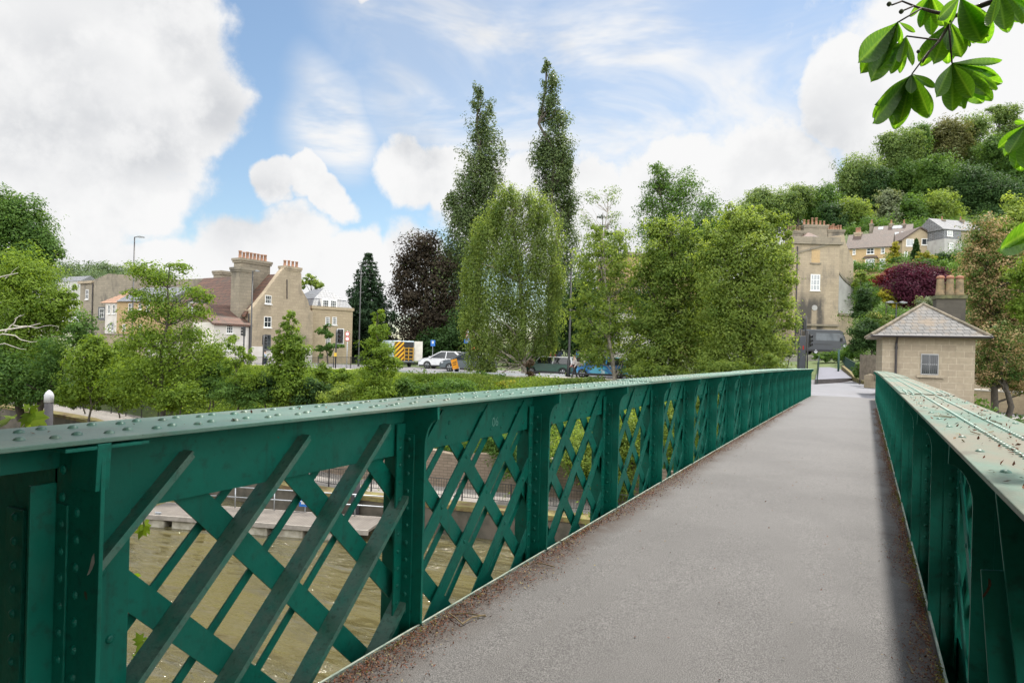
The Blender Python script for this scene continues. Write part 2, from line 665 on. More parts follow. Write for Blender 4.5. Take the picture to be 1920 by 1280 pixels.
def make_ground():
    m, t, b = newmat('earth_and_grass')
    o = t.obj()
    n1 = t.noise(0.35, 6, o); n2 = t.noise(4.0, 5, o)
    c = t.mix(t.remap(n1, 0.35, 0.65), (0.055, 0.085, 0.02), (0.09, 0.12, 0.03))
    c = t.mix(t.remap(n2, 0.5, 0.75, 0, 0.6), c, (0.07, 0.06, 0.035))
    t.set(b.inputs['Base Color'], c)
    b.inputs['Roughness'].default_value = 0.95
    t.set(b.inputs['Normal'], t.bump(n2, 0.6, 0.1))
    xs = np.unique(np.concatenate([np.linspace(-420, -60, 37), np.linspace(-60, 20, 81), np.linspace(20, 300, 36)]))
    ds = np.unique(np.concatenate([[0, 3.19, 3.3], np.linspace(3.3, 22, 32), np.linspace(22, 60, 30), np.linspace(60, 200, 40), np.linspace(200, 700, 20)]))
    X, Dd = np.meshgrid(xs, ds, indexing='ij')
    Y = yb(X) + Dd
    Z = ground(X, Y)
    V = np.stack([X, Y, Z], -1).reshape(-1, 3)
    a = len(ds)
    I = (np.arange(len(xs) - 1)[:, None] * a + np.arange(a - 1)[None]).ravel()
    Fq = np.stack([I, I + a, I + a + 1, I + 1], 1)
    o = npmesh('ground', V, Fq, m)
    o.data.shade_smooth()
    tag(o, kind='structure')
    # bed of the river and the bank the camera stands on
    mb = MB().box(-400, 400, -80, 60, -11, -9.5)
    tag(mb.build('riverbed', simple('mud', (0.08, 0.065, 0.035), 0.95)), kind='structure')
    mb = MB()
    pts = [(-400, -3), (-60, -3.5), (-10, -3), (-2.6, -1.4), (0.8, -1.2), (10, -2), (60, -8), (400, -60), (400, -80), (-400, -80)]
    mb.prism(pts, lambda u, v, d: (u, v, d), -9.6, -0.06)
    tag(mb.build('near_bank', m), kind='structure')


make_ground()


def make_water():
    m, t, b = newmat('river_water')
    o = t.obj((1, 1, 1))
    mp = t.new('ShaderNodeMapping'); t.l.new(o, mp.inputs['Vector'])
    mp.inputs['Rotation'].default_value = (0, 0, R(-20)); mp.inputs['Scale'].default_value = (0.45, 1.25, 1)
    v = mp.outputs['Vector']
    n1 = t.noise(0.8, 3, v, 0.5, 0.7); n2 = t.noise(2.6, 4, v, 0.6, 0.5); n3 = t.noise(0.30, 3, v)
    h = t.math('ADD', t.math('MULTIPLY', n1, 1.0), t.math('MULTIPLY', n2, 0.55))
    h = t.math('MULTIPLY', h, t.remap(n3, 0.40, 0.60, 0.25, 1.1))
    c = t.mix(t.remap(n3, 0.4, 0.65), (0.096, 0.081, 0.032), (0.078, 0.068, 0.028))
    t.set(b.inputs['Base Color'], c)
    b.inputs['Roughness'].default_value = 0.06
    b.inputs['IOR'].default_value = 1.5
    t.set(b.inputs['Normal'], t.bump(h, 0.8, 0.9))
    V = [(-400, -60, ZW), (400, -60, ZW), (400, 140, ZW), (-400, 70, ZW)]
    mb = MB(); mb.add(V, [(0, 1, 2, 3)])
    tag(mb.build('water', m), kind='structure')


make_water()


def ribbon(name, pts, mat, kind='structure', z=None):
    """strip between pairs of points [(left, right)]"""
    mb = MB(); vs = []; fs = []
    for (a, b) in pts:
        vs += [a, b]
    for i in range(len(pts) - 1):
        fs.append((2 * i, 2 * i + 1, 2 * i + 3, 2 * i + 2))
    mb.add(vs, fs)
    return tag(mb.build(name, mat), kind=kind)


def asphalt(name, c1, c2, speck=220, amt=0.5):
    m, t, b = newmat(name)
    o = t.obj()
    n1 = t.noise(1.1, 6, o, 0.6); n2 = t.noise(speck, 2, o, 0.7); n3 = t.noise(14, 4, o)
    c = t.mix(t.remap(n1, 0.3, 0.7), c1, c2)
    c = t.mix(t.remap(n2, 0.42, 0.68, 0, amt), c, tuple(q * 2.0 for q in c1))
    c = t.mix(t.remap(n2, 0.56, 0.34, 0, amt), c, tuple(q * 0.42 for q in c1))
    c = t.mix(t.remap(n3, 0.55, 0.8, 0, 0.3), c, tuple(q * 0.55 for q in c2))
    t.set(b.inputs['Base Color'], c)
    b.inputs['Roughness'].default_value = 0.85
    t.set(b.inputs['Normal'], t.bump(t.math('ADD', n2, n3), 0.35, 0.006))
    return m, t, b, c, o


ROADM = asphalt('road_asphalt', (0.14, 0.135, 0.14), (0.11, 0.105, 0.11), 60)[0]
PAVE = asphalt('path_tarmac', (0.17, 0.17, 0.185), (0.145, 0.145, 0.16), 90, 0.25)[0]
PAVE2 = asphalt('path_paving', (0.22, 0.20, 0.18), (0.17, 0.155, 0.14), 40, 0.4)[0]
CONC = simple('concrete', (0.33, 0.31, 0.27), 0.9, (0.16, 0.15, 0.12), 2.5, 0.8, 0.3, 20)
WHITE_LINE = simple('road_paint', (0.75, 0.75, 0.72), 0.7, (0.5, 0.5, 0.48), 6, 0.5)


def make_roads():
    xs = np.concatenate([np.linspace(-160, -60, 12), np.linspace(-58, 40, 60)])
    yl = lambda x: np.interp(x, [-160, -60, -31, -17.5, -8, 0, 40], [43, 37.9, 38.9, 41.9, 44, 46.5, 60])
    zz = lambda x, y: float(max(ground(x, y), ground(x, y + 2))) + 0.05
    W = 11.5
    pts = []
    for x in xs:
        y0 = float(yl(x))
        pts.append(((x, y0 + 1.6, zz(x, y0 + 1.6) + 0.03), (x - 2.5, y0 + 1.6 + W, zz(x, y0 + W) + 0.06)))
    ribbon('road', pts, ROADM)
    # near pavement, a kerb step above the road
    mb = MB()
    for i in range(len(xs) - 1):
        a, b = xs[i], xs[i + 1]
        ya, ybb = float(yl(a)), float(yl(b))
        za, zb = zz(a, ya + 1.6) + 0.14, zz(b, ybb + 1.6) + 0.14
        mb.add([(a, ya, za), (b, ybb, zb), (b, ybb + 1.55, zb), (a, ya + 1.55, za), (a, ya, za - 0.6), (b, ybb, zb - 0.6), (b, ybb + 1.55, zb - 0.3), (a, ya + 1.55, za - 0.3)],
               [(0, 1, 2, 3), (4, 5, 1, 0), (3, 2, 6, 7)])
    tag(mb.build('pavement', simple('pavement_slabs', (0.36, 0.33, 0.29), 0.9, (0.26, 0.24, 0.21), 3, 0.6)), kind='structure')
    mb = MB()
    for i in range(len(xs) - 1):
        if i % 3 == 0:
            x = xs[i]; y = float(yl(x)) + 1.6 + W * 0.5
            z = zz(x, float(yl(x)) + 1.6) + 0.055
            mb.add([(x, y, z + 0.0), (x + 1.4, y + 0.3, z + 0.0), (x + 1.4, y + 0.42, z), (x, y + 0.12, z)], [(0, 1, 2, 3)])
    tag(mb.build('road_line', WHITE_LINE), kind='structure')


make_roads()

# riverside path with its wall, coping and the stone retaining wall behind
RUBBLE = stone('rubble_wall', (0.22, 0.17, 0.125), (0.17, 0.13, 0.095), (0.11, 0.085, 0.06), 0.55, 0.16, (0.06, 0.06, 0.03), 0.6, msize=0.02)
QUAY = simple('old_quay_wall', (0.10, 0.085, 0.065), 0.9, (0.035, 0.035, 0.025), 1.2, 0.9, 0.5, 12)
MOSSY = simple('mossy_coping', (0.17, 0.15, 0.05), 0.95, (0.10, 0.055, 0.03), 2.5, 0.9, 0.6, 30)


def wall_strip(mb, xs, off0, off1, z0f, z1f):
    vs = []; fs = []
    for x in xs:
        y = float(yb(x))
        z0, z1 = z0f(x), z1f(x)
        vs += [(x, y + off0, z0), (x, y + off1, z0), (x, y + off1, z1), (x, y + off0, z1)]
    n = len(xs)
    for i in range(n - 1):
        for j in range(4):
            fs.append((4 * i + j, 4 * i + 4 + j, 4 * i + 4 + (j + 1) % 4, 4 * i + (j + 1) % 4))
    fs += [(0, 1, 2, 3), (4 * n - 1, 4 * n - 2, 4 * n - 3, 4 * n - 4)]
    mb.add(vs, fs)


def riverside():
    xs = np.linspace(-90, 30, 61)
    pts = [((x, float(yb(x)) + 0.1, float(zp(x)) + 0.012), (x, float(yb(x)) + 3.15, float(zp(x)) + 0.012)) for x in xs]
    ribbon('riverside_path', pts, PAVE2)
    root = thing('river_wall', 'dark stained quay wall rising from the river below the riverside path', 'wall')
    mb = MB(); wall_strip(mb, xs, -1.1, 0.1, lambda x: -9.5, lambda x: float(zp(x)) - 0.12); mb.build('wall_face', QUAY, root)
    mb = MB(); wall_strip(mb, xs, -1.16, -0.1, lambda x: float(zp(x)) - 0.118, lambda x: float(zp(x)) + 0.1); mb.build('coping', MOSSY, root)
    mb = MB(); wall_strip(mb, np.linspace(-32, -6.5, 27), 3.0, 3.5, lambda x: -6.2, lambda x: -4.0 + 0.12 * math.sin(x * 1.7))
    tag(mb.build('retaining_wall', RUBBLE), 'brown rubble stone retaining wall behind the lower riverside path', 'wall')


riverside()

IRON = simple('black_iron', (0.022, 0.022, 0.024), 0.5, (0.012, 0.012, 0.012), 5, 0.5)
GALV = simple('galvanised_steel', (0.42, 0.44, 0.46), 0.42, (0.28, 0.29, 0.3), 6, 0.5, metal=0.6)


def railing(name, label, pts, h, mat, gap=0.13, post=2.0, group=None, rail=0.02, bar=0.007):
    """uprights between two rails along a line of points; posts and infill are its parts"""
    pts = [Vector(p) for p in pts]
    root = thing(name, label, 'railing', pts[0], 0, group)
    o = pts[0]
    m1, m2, pst = MB(), MB(), []
    for a, b in zip(pts[:-1], pts[1:]):
        a = a - o; b = b - o
        up = Vector((0, 0, 1))
        L = (b - a).length
        m1.bar(a + up * h, b + up * h, rail * 1.8, rail * 1.4); m1.bar(a + up * 0.1, b + up * 0.1, rail * 1.5, rail * 1.2)
        n = max(1, int(L / gap))
        for i in range(1, n):
            p = a.lerp(b, i / n)
            m2.bar(p + up * 0.1, p + up * (h - 0.01), bar * 2, bar * 2, (1, 0, 0))
        k = max(1, int(round(L / post)))
        for i in range(k + 1):
            p = a.lerp(b, i / k)
            pst.append(p)
    m1.build('rail', mat, root); m2.build('balusters', mat, root)
    pm = None
    for p in pst:
        if pm is None:
            pm = MB().bar((0, 0, -0.25), (0, 0, h + 0.04), 0.055, 0.055, (1, 0, 0)).build('post', mat, root, loc=p)
        elif (p - last).length > 0.3:
            child(pm, root, p)
        else:
            continue
        last = p
    return root


railing('riverside_railing', 'black iron railing along the lower riverside path above the quay wall',
        [(x, float(yb(x)) + 0.35, float(zp(x)) + 0.1) for x in np.linspace(-27.5, 0, 12)], 0.92, IRON, 0.14)
railing('riverside_railing', 'black iron railing below the trees on the far left, behind the mooring pile',
        [(x, float(yb(x)) + 0.8 + (1.6 if x < -45 else 1.2), float(zp(x)) + 0.02) for x in np.linspace(-66, -38, 12)], 1.15, IRON, 0.16)


# ------------------------------------------------------------------ bridge
def zc(y):
    return -7.68e-5 * y - 1.58e-4 * y * y


def paint(name, worn=False, brown=0.0):
    """green bridge paint: dirt, chips and chalky weathering on the flat tops"""
    m, t, b = newmat(name)
    o = t.obj()
    n1 = t.noise(1.6, 6, o, 0.65); n2 = t.noise(22, 5, o, 0.6); n3 = t.noise(5.5, 5, o)
    if worn:
        st = t.noise(2.2, 6, t.obj((1.0, 0.35, 1.0)), 0.7)
        c = t.mix(t.remap(n1, 0.3, 0.7), (0.065, 0.15, 0.11), (0.13, 0.205, 0.16))
        c = t.mix(t.remap(n2, 0.5, 0.72, 0, 0.6), c, (0.06, 0.17, 0.13))
        c = t.mix(t.remap(st, 0.46 - 0.12 * brown, 0.64, 0, 0.5 + 0.45 * brown), c, (0.175, 0.16, 0.115))
        c = t.mix(t.remap(n3, 0.58, 0.74, 0, 0.35 + 0.35 * brown), c, (0.09, 0.075, 0.05))
        c = t.mix(t.remap(t.noise(60, 3, o), 0.66, 0.74, 0, 0.7), c, (0.05, 0.035, 0.02))
        r = 0.42
    else:
        c = t.mix(t.remap(n1, 0.3, 0.7), (0.0012, 0.098, 0.066), (0.0024, 0.135, 0.092))
        c = t.mix(t.remap(n2, 0.52, 0.72, 0, 0.55), c, (0.008, 0.045, 0.032))
        c = t.mix(t.remap(n3, 0.60, 0.74, 0, 0.28), c, (0.03, 0.075, 0.05))
        c = t.mix(t.remap(t.noise(0.9, 6, o, 0.7), 0.5, 0.68, 0, 0.5), c, (0.022, 0.15, 0.112))
        rs_ = t.noise(7.0, 4, t.obj((1.4, 1.4, 0.12)), 0.6)
        c = t.mix(t.remap(rs_, 0.66, 0.76, 0, 0.55), c, (0.055, 0.038, 0.02))
        c = t.mix(t.remap(t.noise(16.0, 3, o, 0.55), 0.735, 0.75, 0, 0.9), c, (0.08, 0.04, 0.02))
        c = t.mix(t.remap(t.noise(3.2, 5, t.obj((1, 2.5, 0.35)), 0.65), 0.56, 0.72, 0, 0.45), c, (0.012, 0.035, 0.024))
        r = t.remap(n3, 0.3, 0.7, 0.38, 0.6)
    t.set(b.inputs['Base Color'], c)
    t.set(b.inputs['Roughness'], r)
    b.inputs['Specular IOR Level'].default_value = 0.42 if worn else 0.28
    t.set(b.inputs['Normal'], t.bump(t.math('ADD', t.noise(55, 3, o), t.math('MULTIPLY', n3, 1.5)), 0.22, 0.006))
    return m


GREEN = paint('green_bridge_paint')
GREEN_TOP = paint('weathered_green_top', True, 0.0)
GREEN_TOP_R = paint('weathered_brown_green_top', True, 1.25)
# sloping ledges that hold grime
m, t, b = newmat('grimy_green_ledge')
o = t.obj()
c = t.mix(t.remap(t.noise(7, 6, o, 0.7), 0.34, 0.62), (0.018, 0.145, 0.100), (0.075, 0.15, 0.11))
c = t.mix(t.remap(t.noise(40, 4, o), 0.52, 0.72, 0, 0.7), c, (0.022, 0.06, 0.042))
t.set(b.inputs['Base Color'], c); b.inputs['Roughness'].default_value = 0.6
t.set(b.inputs['Normal'], t.bump(t.noise(60, 4, o), 0.4, 0.006))
GREEN_LEDGE = m
WORN_EDGE = simple('worn_pale_edge', (0.30, 0.33, 0.27), 0.7, (0.10, 0.16, 0.12), 9, 0.8, 0.3, 60)

LE, RE = -2.2325, 0.384


def deck():
    m, t, b, c, o = asphalt('deck_asphalt', (0.113, 0.107, 0.102), (0.090, 0.085, 0.081), 170, 0.9)
    x, y, z = t.sep(o)
    wob = t.math('MULTIPLY', t.math('SUBTRACT', t.noise(2.2, 5, o), 0.5), 0.36)
    xl = t.math('ADD', x, wob)
    # grime that gathers along both edges
    dl = t.remap(xl, LE + 0.05, LE + 0.42, 1.0, 0.0)
    dr = t.remap(xl, RE - 0.22, RE - 0.02, 0.0, 1.0)
    gr = t.math('MULTIPLY', t.math('ADD', dl, dr, clamp=True), t.remap(t.noise(9, 5, o), 0.25, 0.6, 0.55, 1.0))
    c = t.mix(t.remap(t.noise(0.45, 4, o, 0.6), 0.38, 0.62, 0, 0.28), c, (0.062, 0.058, 0.055))
    crk = t.math('ABSOLUTE', t.math('SUBTRACT', t.noise(1.3, 5, o, 0.6, 0.4), 0.5))
    c = t.mix(t.math('MULTIPLY', t.remap(crk, 0.0035, 0.0, 0.0, 0.55), t.remap(t.noise(0.7, 2, o), 0.52, 0.6)), c, (0.035, 0.03, 0.028))
    c2 = t.mix(gr, c, (0.052, 0.037, 0.028))
    far = t.remap(y, 9.0, 28.0, 0.0, 0.5)  # far end paler: sky sheen at a low angle put into the colour
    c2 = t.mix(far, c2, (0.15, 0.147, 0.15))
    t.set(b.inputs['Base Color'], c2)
    mb = MB(); vs = []; fs = []
    ys = np.linspace(-4, 35.4, 60)
    xsr = np.linspace(LE + 0.012, RE + 0.006, 9)
    for yy in ys:
        for xx in xsr:
            u = (xx - LE) / (RE - LE)
            vs.append((xx, yy, zc(yy) + 0.02 * math.sin(u * math.pi)))
    for i in range(len(ys) - 1):
        for j in range(8):
            k = i * 9 + j
            fs.append((k, k + 1, k + 10, k + 9))
    mb.add(vs, fs)
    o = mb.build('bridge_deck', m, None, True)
    tag(o, kind='structure')
    mb = MB()
    for i in range(len(ys) - 1):
        a, bb = ys[i], ys[i + 1]
        mb.add([(LE - 0.5, a, zc(a) - 0.45), (RE + 0.5, a, zc(a) - 0.45), (RE + 0.5, bb, zc(bb) - 0.45), (LE - 0.5, bb, zc(bb) - 0.45)], [(0, 3, 2, 1)])
        mb.add([(LE, a, zc(a) - 0.08), (RE, a, zc(a) - 0.08), (RE, bb, zc(bb) - 0.08), (LE, bb, zc(bb) - 0.08)], [(0, 1, 2, 3)])
    tag(mb.build('bridge_soffit', GREEN), kind='structure')


deck()


def girder(side):
    """one lattice girder; side = +1 is the left one, whose inner side faces +x; -1 mirrors it"""
    left = side > 0
    ex = LE if left else RE
    X = (lambda u: ex - u) if left else (lambda u: ex + u)         # u = distance outwards from the deck edge
    label = ('green riveted lattice girder parapet left of the deck, towards the road' if left
             else 'green riveted girder parapet right of the deck, littered brown top, by the toll house')
    root = thing('lattice_girder', label, 'bridge parapet', (0, 0, 0), 0, 'lattice girder parapets of the footbridge')
    if left:
        posts = [1.277, 3.172] + [3.172 + 1.7135 * k for k in range(1, 19)]
        Y1 = 35.2
    else:
        posts = [1.30, 3.18] + [3.18 + 1.862 * k for k in range(1, 17)]
        Y1 = 34.2
    fi, fo = -0.086, 0.368                                            # flange edges
    web = 0.17
    top = 1.2865

    def strip(mb, u0, u1, z0, z1, y0, y1, step=1.0):
        n = max(1, int((y1 - y0) / step))
        vs, fs = [], []
        for i in range(n + 1):
            y = y0 + (y1 - y0) * i / n
            d = zc(y)
            vs += [(X(u0), y, z0 + d), (X(u1), y, z0 + d), (X(u1), y, z1 + d), (X(u0), y, z1 + d)]
        for i in range(n):
            for j in range(4):
                fs.append((4 * i + j, 4 * i + 4 + j, 4 * i + 4 + (j + 1) % 4, 4 * i + (j + 1) % 4))
        fs += [(0, 1, 2, 3), (4 * n + 3, 4 * n + 2, 4 * n + 1, 4 * n)]
        mb.add(vs, fs)

    # top flange plates, cover plates and rivets
    mb = MB()
    strip(mb, fi, fo, top - 0.016, top, -2.0, Y1)
    covers = [(7.5, 30.0, 0.013), (15.2, 24.0, 0.026)]
    for (a, bq, dz) in covers:
        strip(mb, fi + 0.004, fo - 0.004, top + dz - 0.0125, top + dz, a, bq)
    rv = MB()

    def lift(y):
        dz = 0.0
        for (a, bq, q) in covers:
            if a < y < bq: dz = q
        return top + dz + zc(y)
    y = -0.6
    k = 0
    while y < Y1 - 0.1:
        near = y < 9
        seg = 10 if near else 6
        if left:
            rows = [(0.02 if k % 2 else 0.055), (0.235 if k % 2 else 0.27)]
            if y > 6.5:
                rows = [-0.03 if k % 2 else 0.0, 0.085, 0.2, 0.3 if k % 2 else 0.27]
            rows = rows if near else rows
        else:
            rows = [0.095, 0.205]
            if k % 8 == 0: rows = rows + [-0.02, 0.32]
        for u in rows:
            rv.dome((X(u), y, lift(y) - 0.001), (0, 0, 1), 0.0185 if left else 0.0165, seg, 0.62)
        if not left and 7.3 < y < 8.2:
            for u in (-0.03, 0.02, 0.27, 0.32):
                rv.dome((X(u), y, lift(y)), (0, 0, 1), 0.016, seg)
        y += 0.085 if left else (0.062 if y < 9 else 0.075)
        k += 1
    fl = mb.build('top_flange', GREEN_TOP if left else GREEN_TOP_R, root, bevel=0.003)
    rv.build('rivets', GREEN_TOP, fl, True)
    # flange angles and shallow web plate under the flange
    mb = MB()
    strip(mb, web - 0.1, web + 0.1, top - 0.03, top - 0.017, -2.0, Y1)
    strip(mb, web - 0.018, web + 0.018, top - 0.12, top - 0.031, -2.0, Y1)
    mb.build('flange_angle', GREEN, root)
    mb = MB()
    strip(mb, web - 0.006, web + 0.006, 0.975, 1.265, 1.27 if left else -2.0, Y1)
    wp = mb.build('web_plate', GREEN, root)
    mb = MB()
    strip(mb, 0.0, 0.013, -0.10, 0.013, -2.0, Y1)
    mb.build('kerb_strip', WORN_EDGE, root)
    mb = MB()
    strip(mb, web - 0.2, web + 0.2, -0.44, -0.425, -2.0, Y1)
    strip(mb, web - 0.006, web + 0.006, -0.43, -0.12, -2.0, Y1)
    mb.build('bottom_flange', GREEN, root)

    # ---- posts: a cross plate with a bracket that flares under the flange, and two angles with rivets
    def post_mesh():
        mb = MB()
        po = [(0.0, -0.42), (0.0, 1.03)]
        for i in range(0, 7):
            a = math.pi / 2 * i / 6
            po.append((-0.085 + 0.085 * math.cos(a) , 1.03 + 0.165 * math.sin(a)))
        po += [(-0.083, 1.268), (web + 0.2, 1.268), (web + 0.2, 1.16), (web + 0.12, 1.05), (web + 0.12, -0.42)]
        fn = lambda u, v, d: (X(u), d, v)
        mb.prism(po, fn, -0.010, 0.010)
        return mb
    pm = post_mesh()
    proto = pm.build('post', GREEN, root, bevel=0.0025)
    am = MB()
    for s in (-1, 1):
        ya, yb_ = (-0.085, -0.0105) if s < 0 else (0.0105, 0.085)
        am.box(min(X(web - 0.03), X(web - 0.02)), max(X(web - 0.03), X(web - 0.02)), ya, yb_, -0.3, 1.16)
        yc, yd = (-0.020, -0.0105) if s < 0 else (0.0105, 0.020)
        am.box(min(X(web - 0.1), X(web - 0.03)), max(X(web - 0.1), X(web - 0.03)), yc, yd, -0.3, 1.10)
        for q in range(11):
            z = 0.02 + q * 0.1
            am.dome((X(web - 0.03), s * 0.05, z), (1 if left else -1, 0, 0), 0.014, 8)
            am.dome((X(web - 0.062), s * 0.020, z + 0.05), (0, s, 0), 0.014, 8)
    angle = am.build('angle', GREEN, proto)
    inner = [p for p in posts if p > 2]
    for i, p in enumerate(inner):
        if i == 0:
            proto.location = (0, p, zc(p))
        else:
            child(proto, root, (0, p, zc(p)))

    # ---- lattice bays
    def lattice(a, b, first, leg):
        """bars of one bay, authored with y from the bay's start; rising bars, falling bars, thin bars behind"""
        L = b - a
        fr, bk, th = MB(), MB(), MB()
        z0, z1 = -0.25, 1.18
        sgn = 1 if left else -1

        def clipbar(c, up):
            # centre line y - z = c (rising) or y + z = c (falling) within the bay
            if up:
                ya, yb_ = max(0.0, c + z0), min(L, c + z1)
                return (ya, ya - c, yb_, yb_ - c)
            ya, yb_ = max(0.0, c - z1), min(L, c - z0)
            return (ya, c - ya, yb_, c - yb_)
        n = 3
        sp = L / n
        for i in range(-3, 5):
            c = first + i * sp
            ya, za, ybb, zb = clipbar(c, True)
            if ybb - ya > 0.12:
                if leg:
                    fr.bar((X(web - 0.055), ya, za), (X(web - 0.055), ybb, zb), 0.105, 0.011, (0, -1, 1))
                    fr.bar((X(web - 0.008), ya, za - 0.052), (X(web - 0.008), ybb, zb - 0.052), 0.011, 0.09, (0, -1, 1))
                else:
                    fr.bar((X(web - 0.022), ya, za), (X(web - 0.022), ybb, zb), 0.010, 0.098, (0, -1, 1))
            c = 1.142 + 0.03 + (i - 1) * sp if leg else first + 1.6 + 0.15 + (i - 1) * sp
            ya, za, ybb, zb = clipbar(c, False)
            if ybb - ya > 0.12:
                bk.bar((X(web + 0.012), ya, za), (X(web + 0.012), ybb, zb), 0.010, 0.105, (0, 1, 1))
            c = first + (i + 0.55) * sp
            ya, za, ybb, zb = clipbar(c, True)
            if ybb - ya > 0.12:
                th.bar((X(web + 0.06), ya, za), (X(web + 0.06), ybb, zb), 0.010, 0.05, (0, -1, 1))
        # rivets where rising and falling bars cross
        if not leg:
            for i in range(-3, 5):
                for j in range(-3, 6):
                    cu = first + i * sp; cd = first + 1.75 + (j - 1) * sp
                    y = (cu + cd) / 2; z = (cd - cu) / 2
                    if 0.08 < y < L - 0.08 and 0.03 < z < 0.95:
                        fr.dome((X(web - 0.027), y, z), (sgn, 0, 0), 0.017, 7)
            for yy in (0.14, 0.3, 0.46, 0.9, 1.05, 1.2, 1.4, 1.56):
                if yy < L - 0.06:
                    for z in (1.03, 1.12):
                        fr.dome((X(web - 0.006), yy + (0.03 if z > 1.1 else 0), z), (sgn, 0, 0), 0.015, 7)
        return fr, bk, th

    def place_panel(fr, bk, th, y0, mfr):
        pr = fr.build('lattice_panel', mfr, root, loc=(0, y0, zc(y0 + 0.85)))
        bk.build('falling_bars', GREEN, pr)
        th.build('thin_bars', GREEN, pr)
        return pr
    bays = list(zip(posts[1:-1], posts[2:])) + [(posts[-1], Y1)]
    a, b = bays[0]
    # first bay next to the camera has heavier angle bars
    f1 = 2.165 + 0.0 - posts[0] if left else 0.35
    fr, bk, th = lattice(posts[0], posts[1], f1 - 1.6 + 1.6 * 0 , True)
    fr, bk, th = lattice_first(posts[0], posts[1], X, web, left) if left else lattice(posts[0], posts[1], 0.3, False)
    place_panel(fr, bk, th, posts[0], GREEN_LEDGE if left else GREEN)
    fr, bk, th = lattice(a, b, 4.583 - 1.6 - a if left else 0.2, False)
    pr = place_panel(fr, bk, th, a, GREEN)
    for (a2, b2) in bays[1:]:
        child(pr, root, (0, a2, zc(a2 + 0.85)))
    # closed end of the girder at the camera's end
    mb = MB()
    if left:
        mb.box(min(X(web - 0.012), X(web)), max(X(web - 0.012), X(web)), 1.277, 1.525, -0.4, 1.17)
        for (yy, zz) in ((1.36, 0.86), (1.46, 0.865), (1.42, 0.77), (1.46, 0.52), (1.40, 0.3), (1.46, 0.1)):
            mb.dome((X(web - 0.012), yy, zz), (1, 0, 0), 0.018, 10)
        mb.build('end_plate', GREEN, root, bevel=0.002)
        mb = MB()
        po = [(-0.075, -0.42), (-0.085, 1.268), (web + 0.18, 1.268), (web + 0.26, 1.12), (1.25, 1.02), (1.25, -0.42)]
        fn = lambda u, v, d: (X(u), d, v)
        mb.prism(po, fn, 1.270, 1.284)
        mb.prism([(-0.080, 1.14), (-0.078, 1.115), (0.06, 1.115), (0.06, 1.268), (-0.087, 1.268)], fn, 1.256, 1.300)
        mb.prism([(-0.0845, 1.262), (-0.0845, 1.250), (0.06, 1.250), (0.06, 1.262)], fn, 1.16, 1.43)
        for q in range(14):
            z = -0.05 + q * 0.09
            mb.dome((X(0.045), 1.270, z), (0, -1, 0), 0.017, 10)
            mb.dome((X(0.115), 1.262, z + 0.045), (0, -1, 0), 0.017, 10)
        mb.box(min(X(0.085), X(0.16)), max(X(0.085), X(0.16)), 1.26, 1.269, -0.4, 1.05)
        mb.box(min(X(0.145), X(0.158)), max(X(0.145), X(0.158)), 1.18, 1.26, -0.4, 1.12)
        for u0 in (0.34, 0.62):
            mb.box(min(X(u0), X(u0 + 0.11)), max(X(u0), X(u0 + 0.11)), 1.255, 1.2695, -0.42, 1.0)
            for q in range(13): mb.dome((X(u0 + 0.055), 1.255, -0.05 + q * 0.085), (0, -1, 0), 0.017, 10)
        mb.build('end_post', GREEN, root, bevel=0.0025)
        mb = MB()
        # bare primer where the paint has flaked off the end post
        mb.add([(X(-0.022), 1.2693, 0.835), (X(-0.034), 1.2693, 0.862), (X(-0.046), 1.2693, 0.90), (X(-0.058), 1.2693, 0.915), (X(-0.062), 1.2693, 0.885), (X(-0.05), 1.2693, 0.862), (X(-0.036), 1.2693, 0.845)], [tuple(range(7))])
        mb.build('paint_chip', simple('bare_primer', (0.36, 0.33, 0.29), 0.8, (0.22, 0.2, 0.18), 40, 0.6), root)
    else:
        fn = lambda u, v, d: (X(u), d, v)
        # raking end stiffener: overlapping plates closing the girder beside the camera
        k = (0.384, 2.95)
        def pl(px, py, y):
            a = ray(px, py); s = y / a[1]
            return (a[0] * s - ex, EYE + a[2] * s)
        A = [pl(1864, 906, 2.62), pl(1906, 1282, 2.62)]
        po = [(A[0][0], A[0][1]), (A[1][0], A[1][1]), (A[1][0] + 0.03, -0.42), (0.62, -0.42), (0.62, 1.262), (A[0][0], 1.262)]
        mb.prism(po, fn, 2.61, 2.625)
        mb.build('end_plate', GREEN, root, bevel=0.003)
        mb = MB()
        q = [pl(1838, 1066, 2.66), pl(1884, 1068, 2.66), pl(1905, 1285, 2.66), pl(1853, 1285, 2.66)]
        mb.prism([(u, v) for u, v in q], fn, 2.648, 2.66)
        dp = mb.build('doubler_plate', GREEN, root, bevel=0.003)
        mb = MB()
        c = [(1853, 1083), (1858, 1087), (1859, 1096), (1854, 1107), (1848, 1116), (1843, 1121), (1842, 1115), (1848, 1108), (1852, 1100), (1853, 1092)]
        mb.add([(X(pl(x, y, 2.646)[0]), 2.646, pl(x, y, 2.646)[1]) for x, y in c], [tuple(range(10))])
        mb.build('rust_patch', simple('rust', (0.10, 0.045, 0.02), 0.9, (0.05, 0.03, 0.02), 60, 0.7, 0.4, 90), dp)
        mb = MB()
        mb.prism([(0.0, -0.42), (0.0, 1.02), (-0.08, 1.2), (-0.08, 1.262), (0.5, 1.262), (0.5, -0.42)], fn, 1.29, 1.31)
        mb.build('end_post', GREEN, root, bevel=0.003)
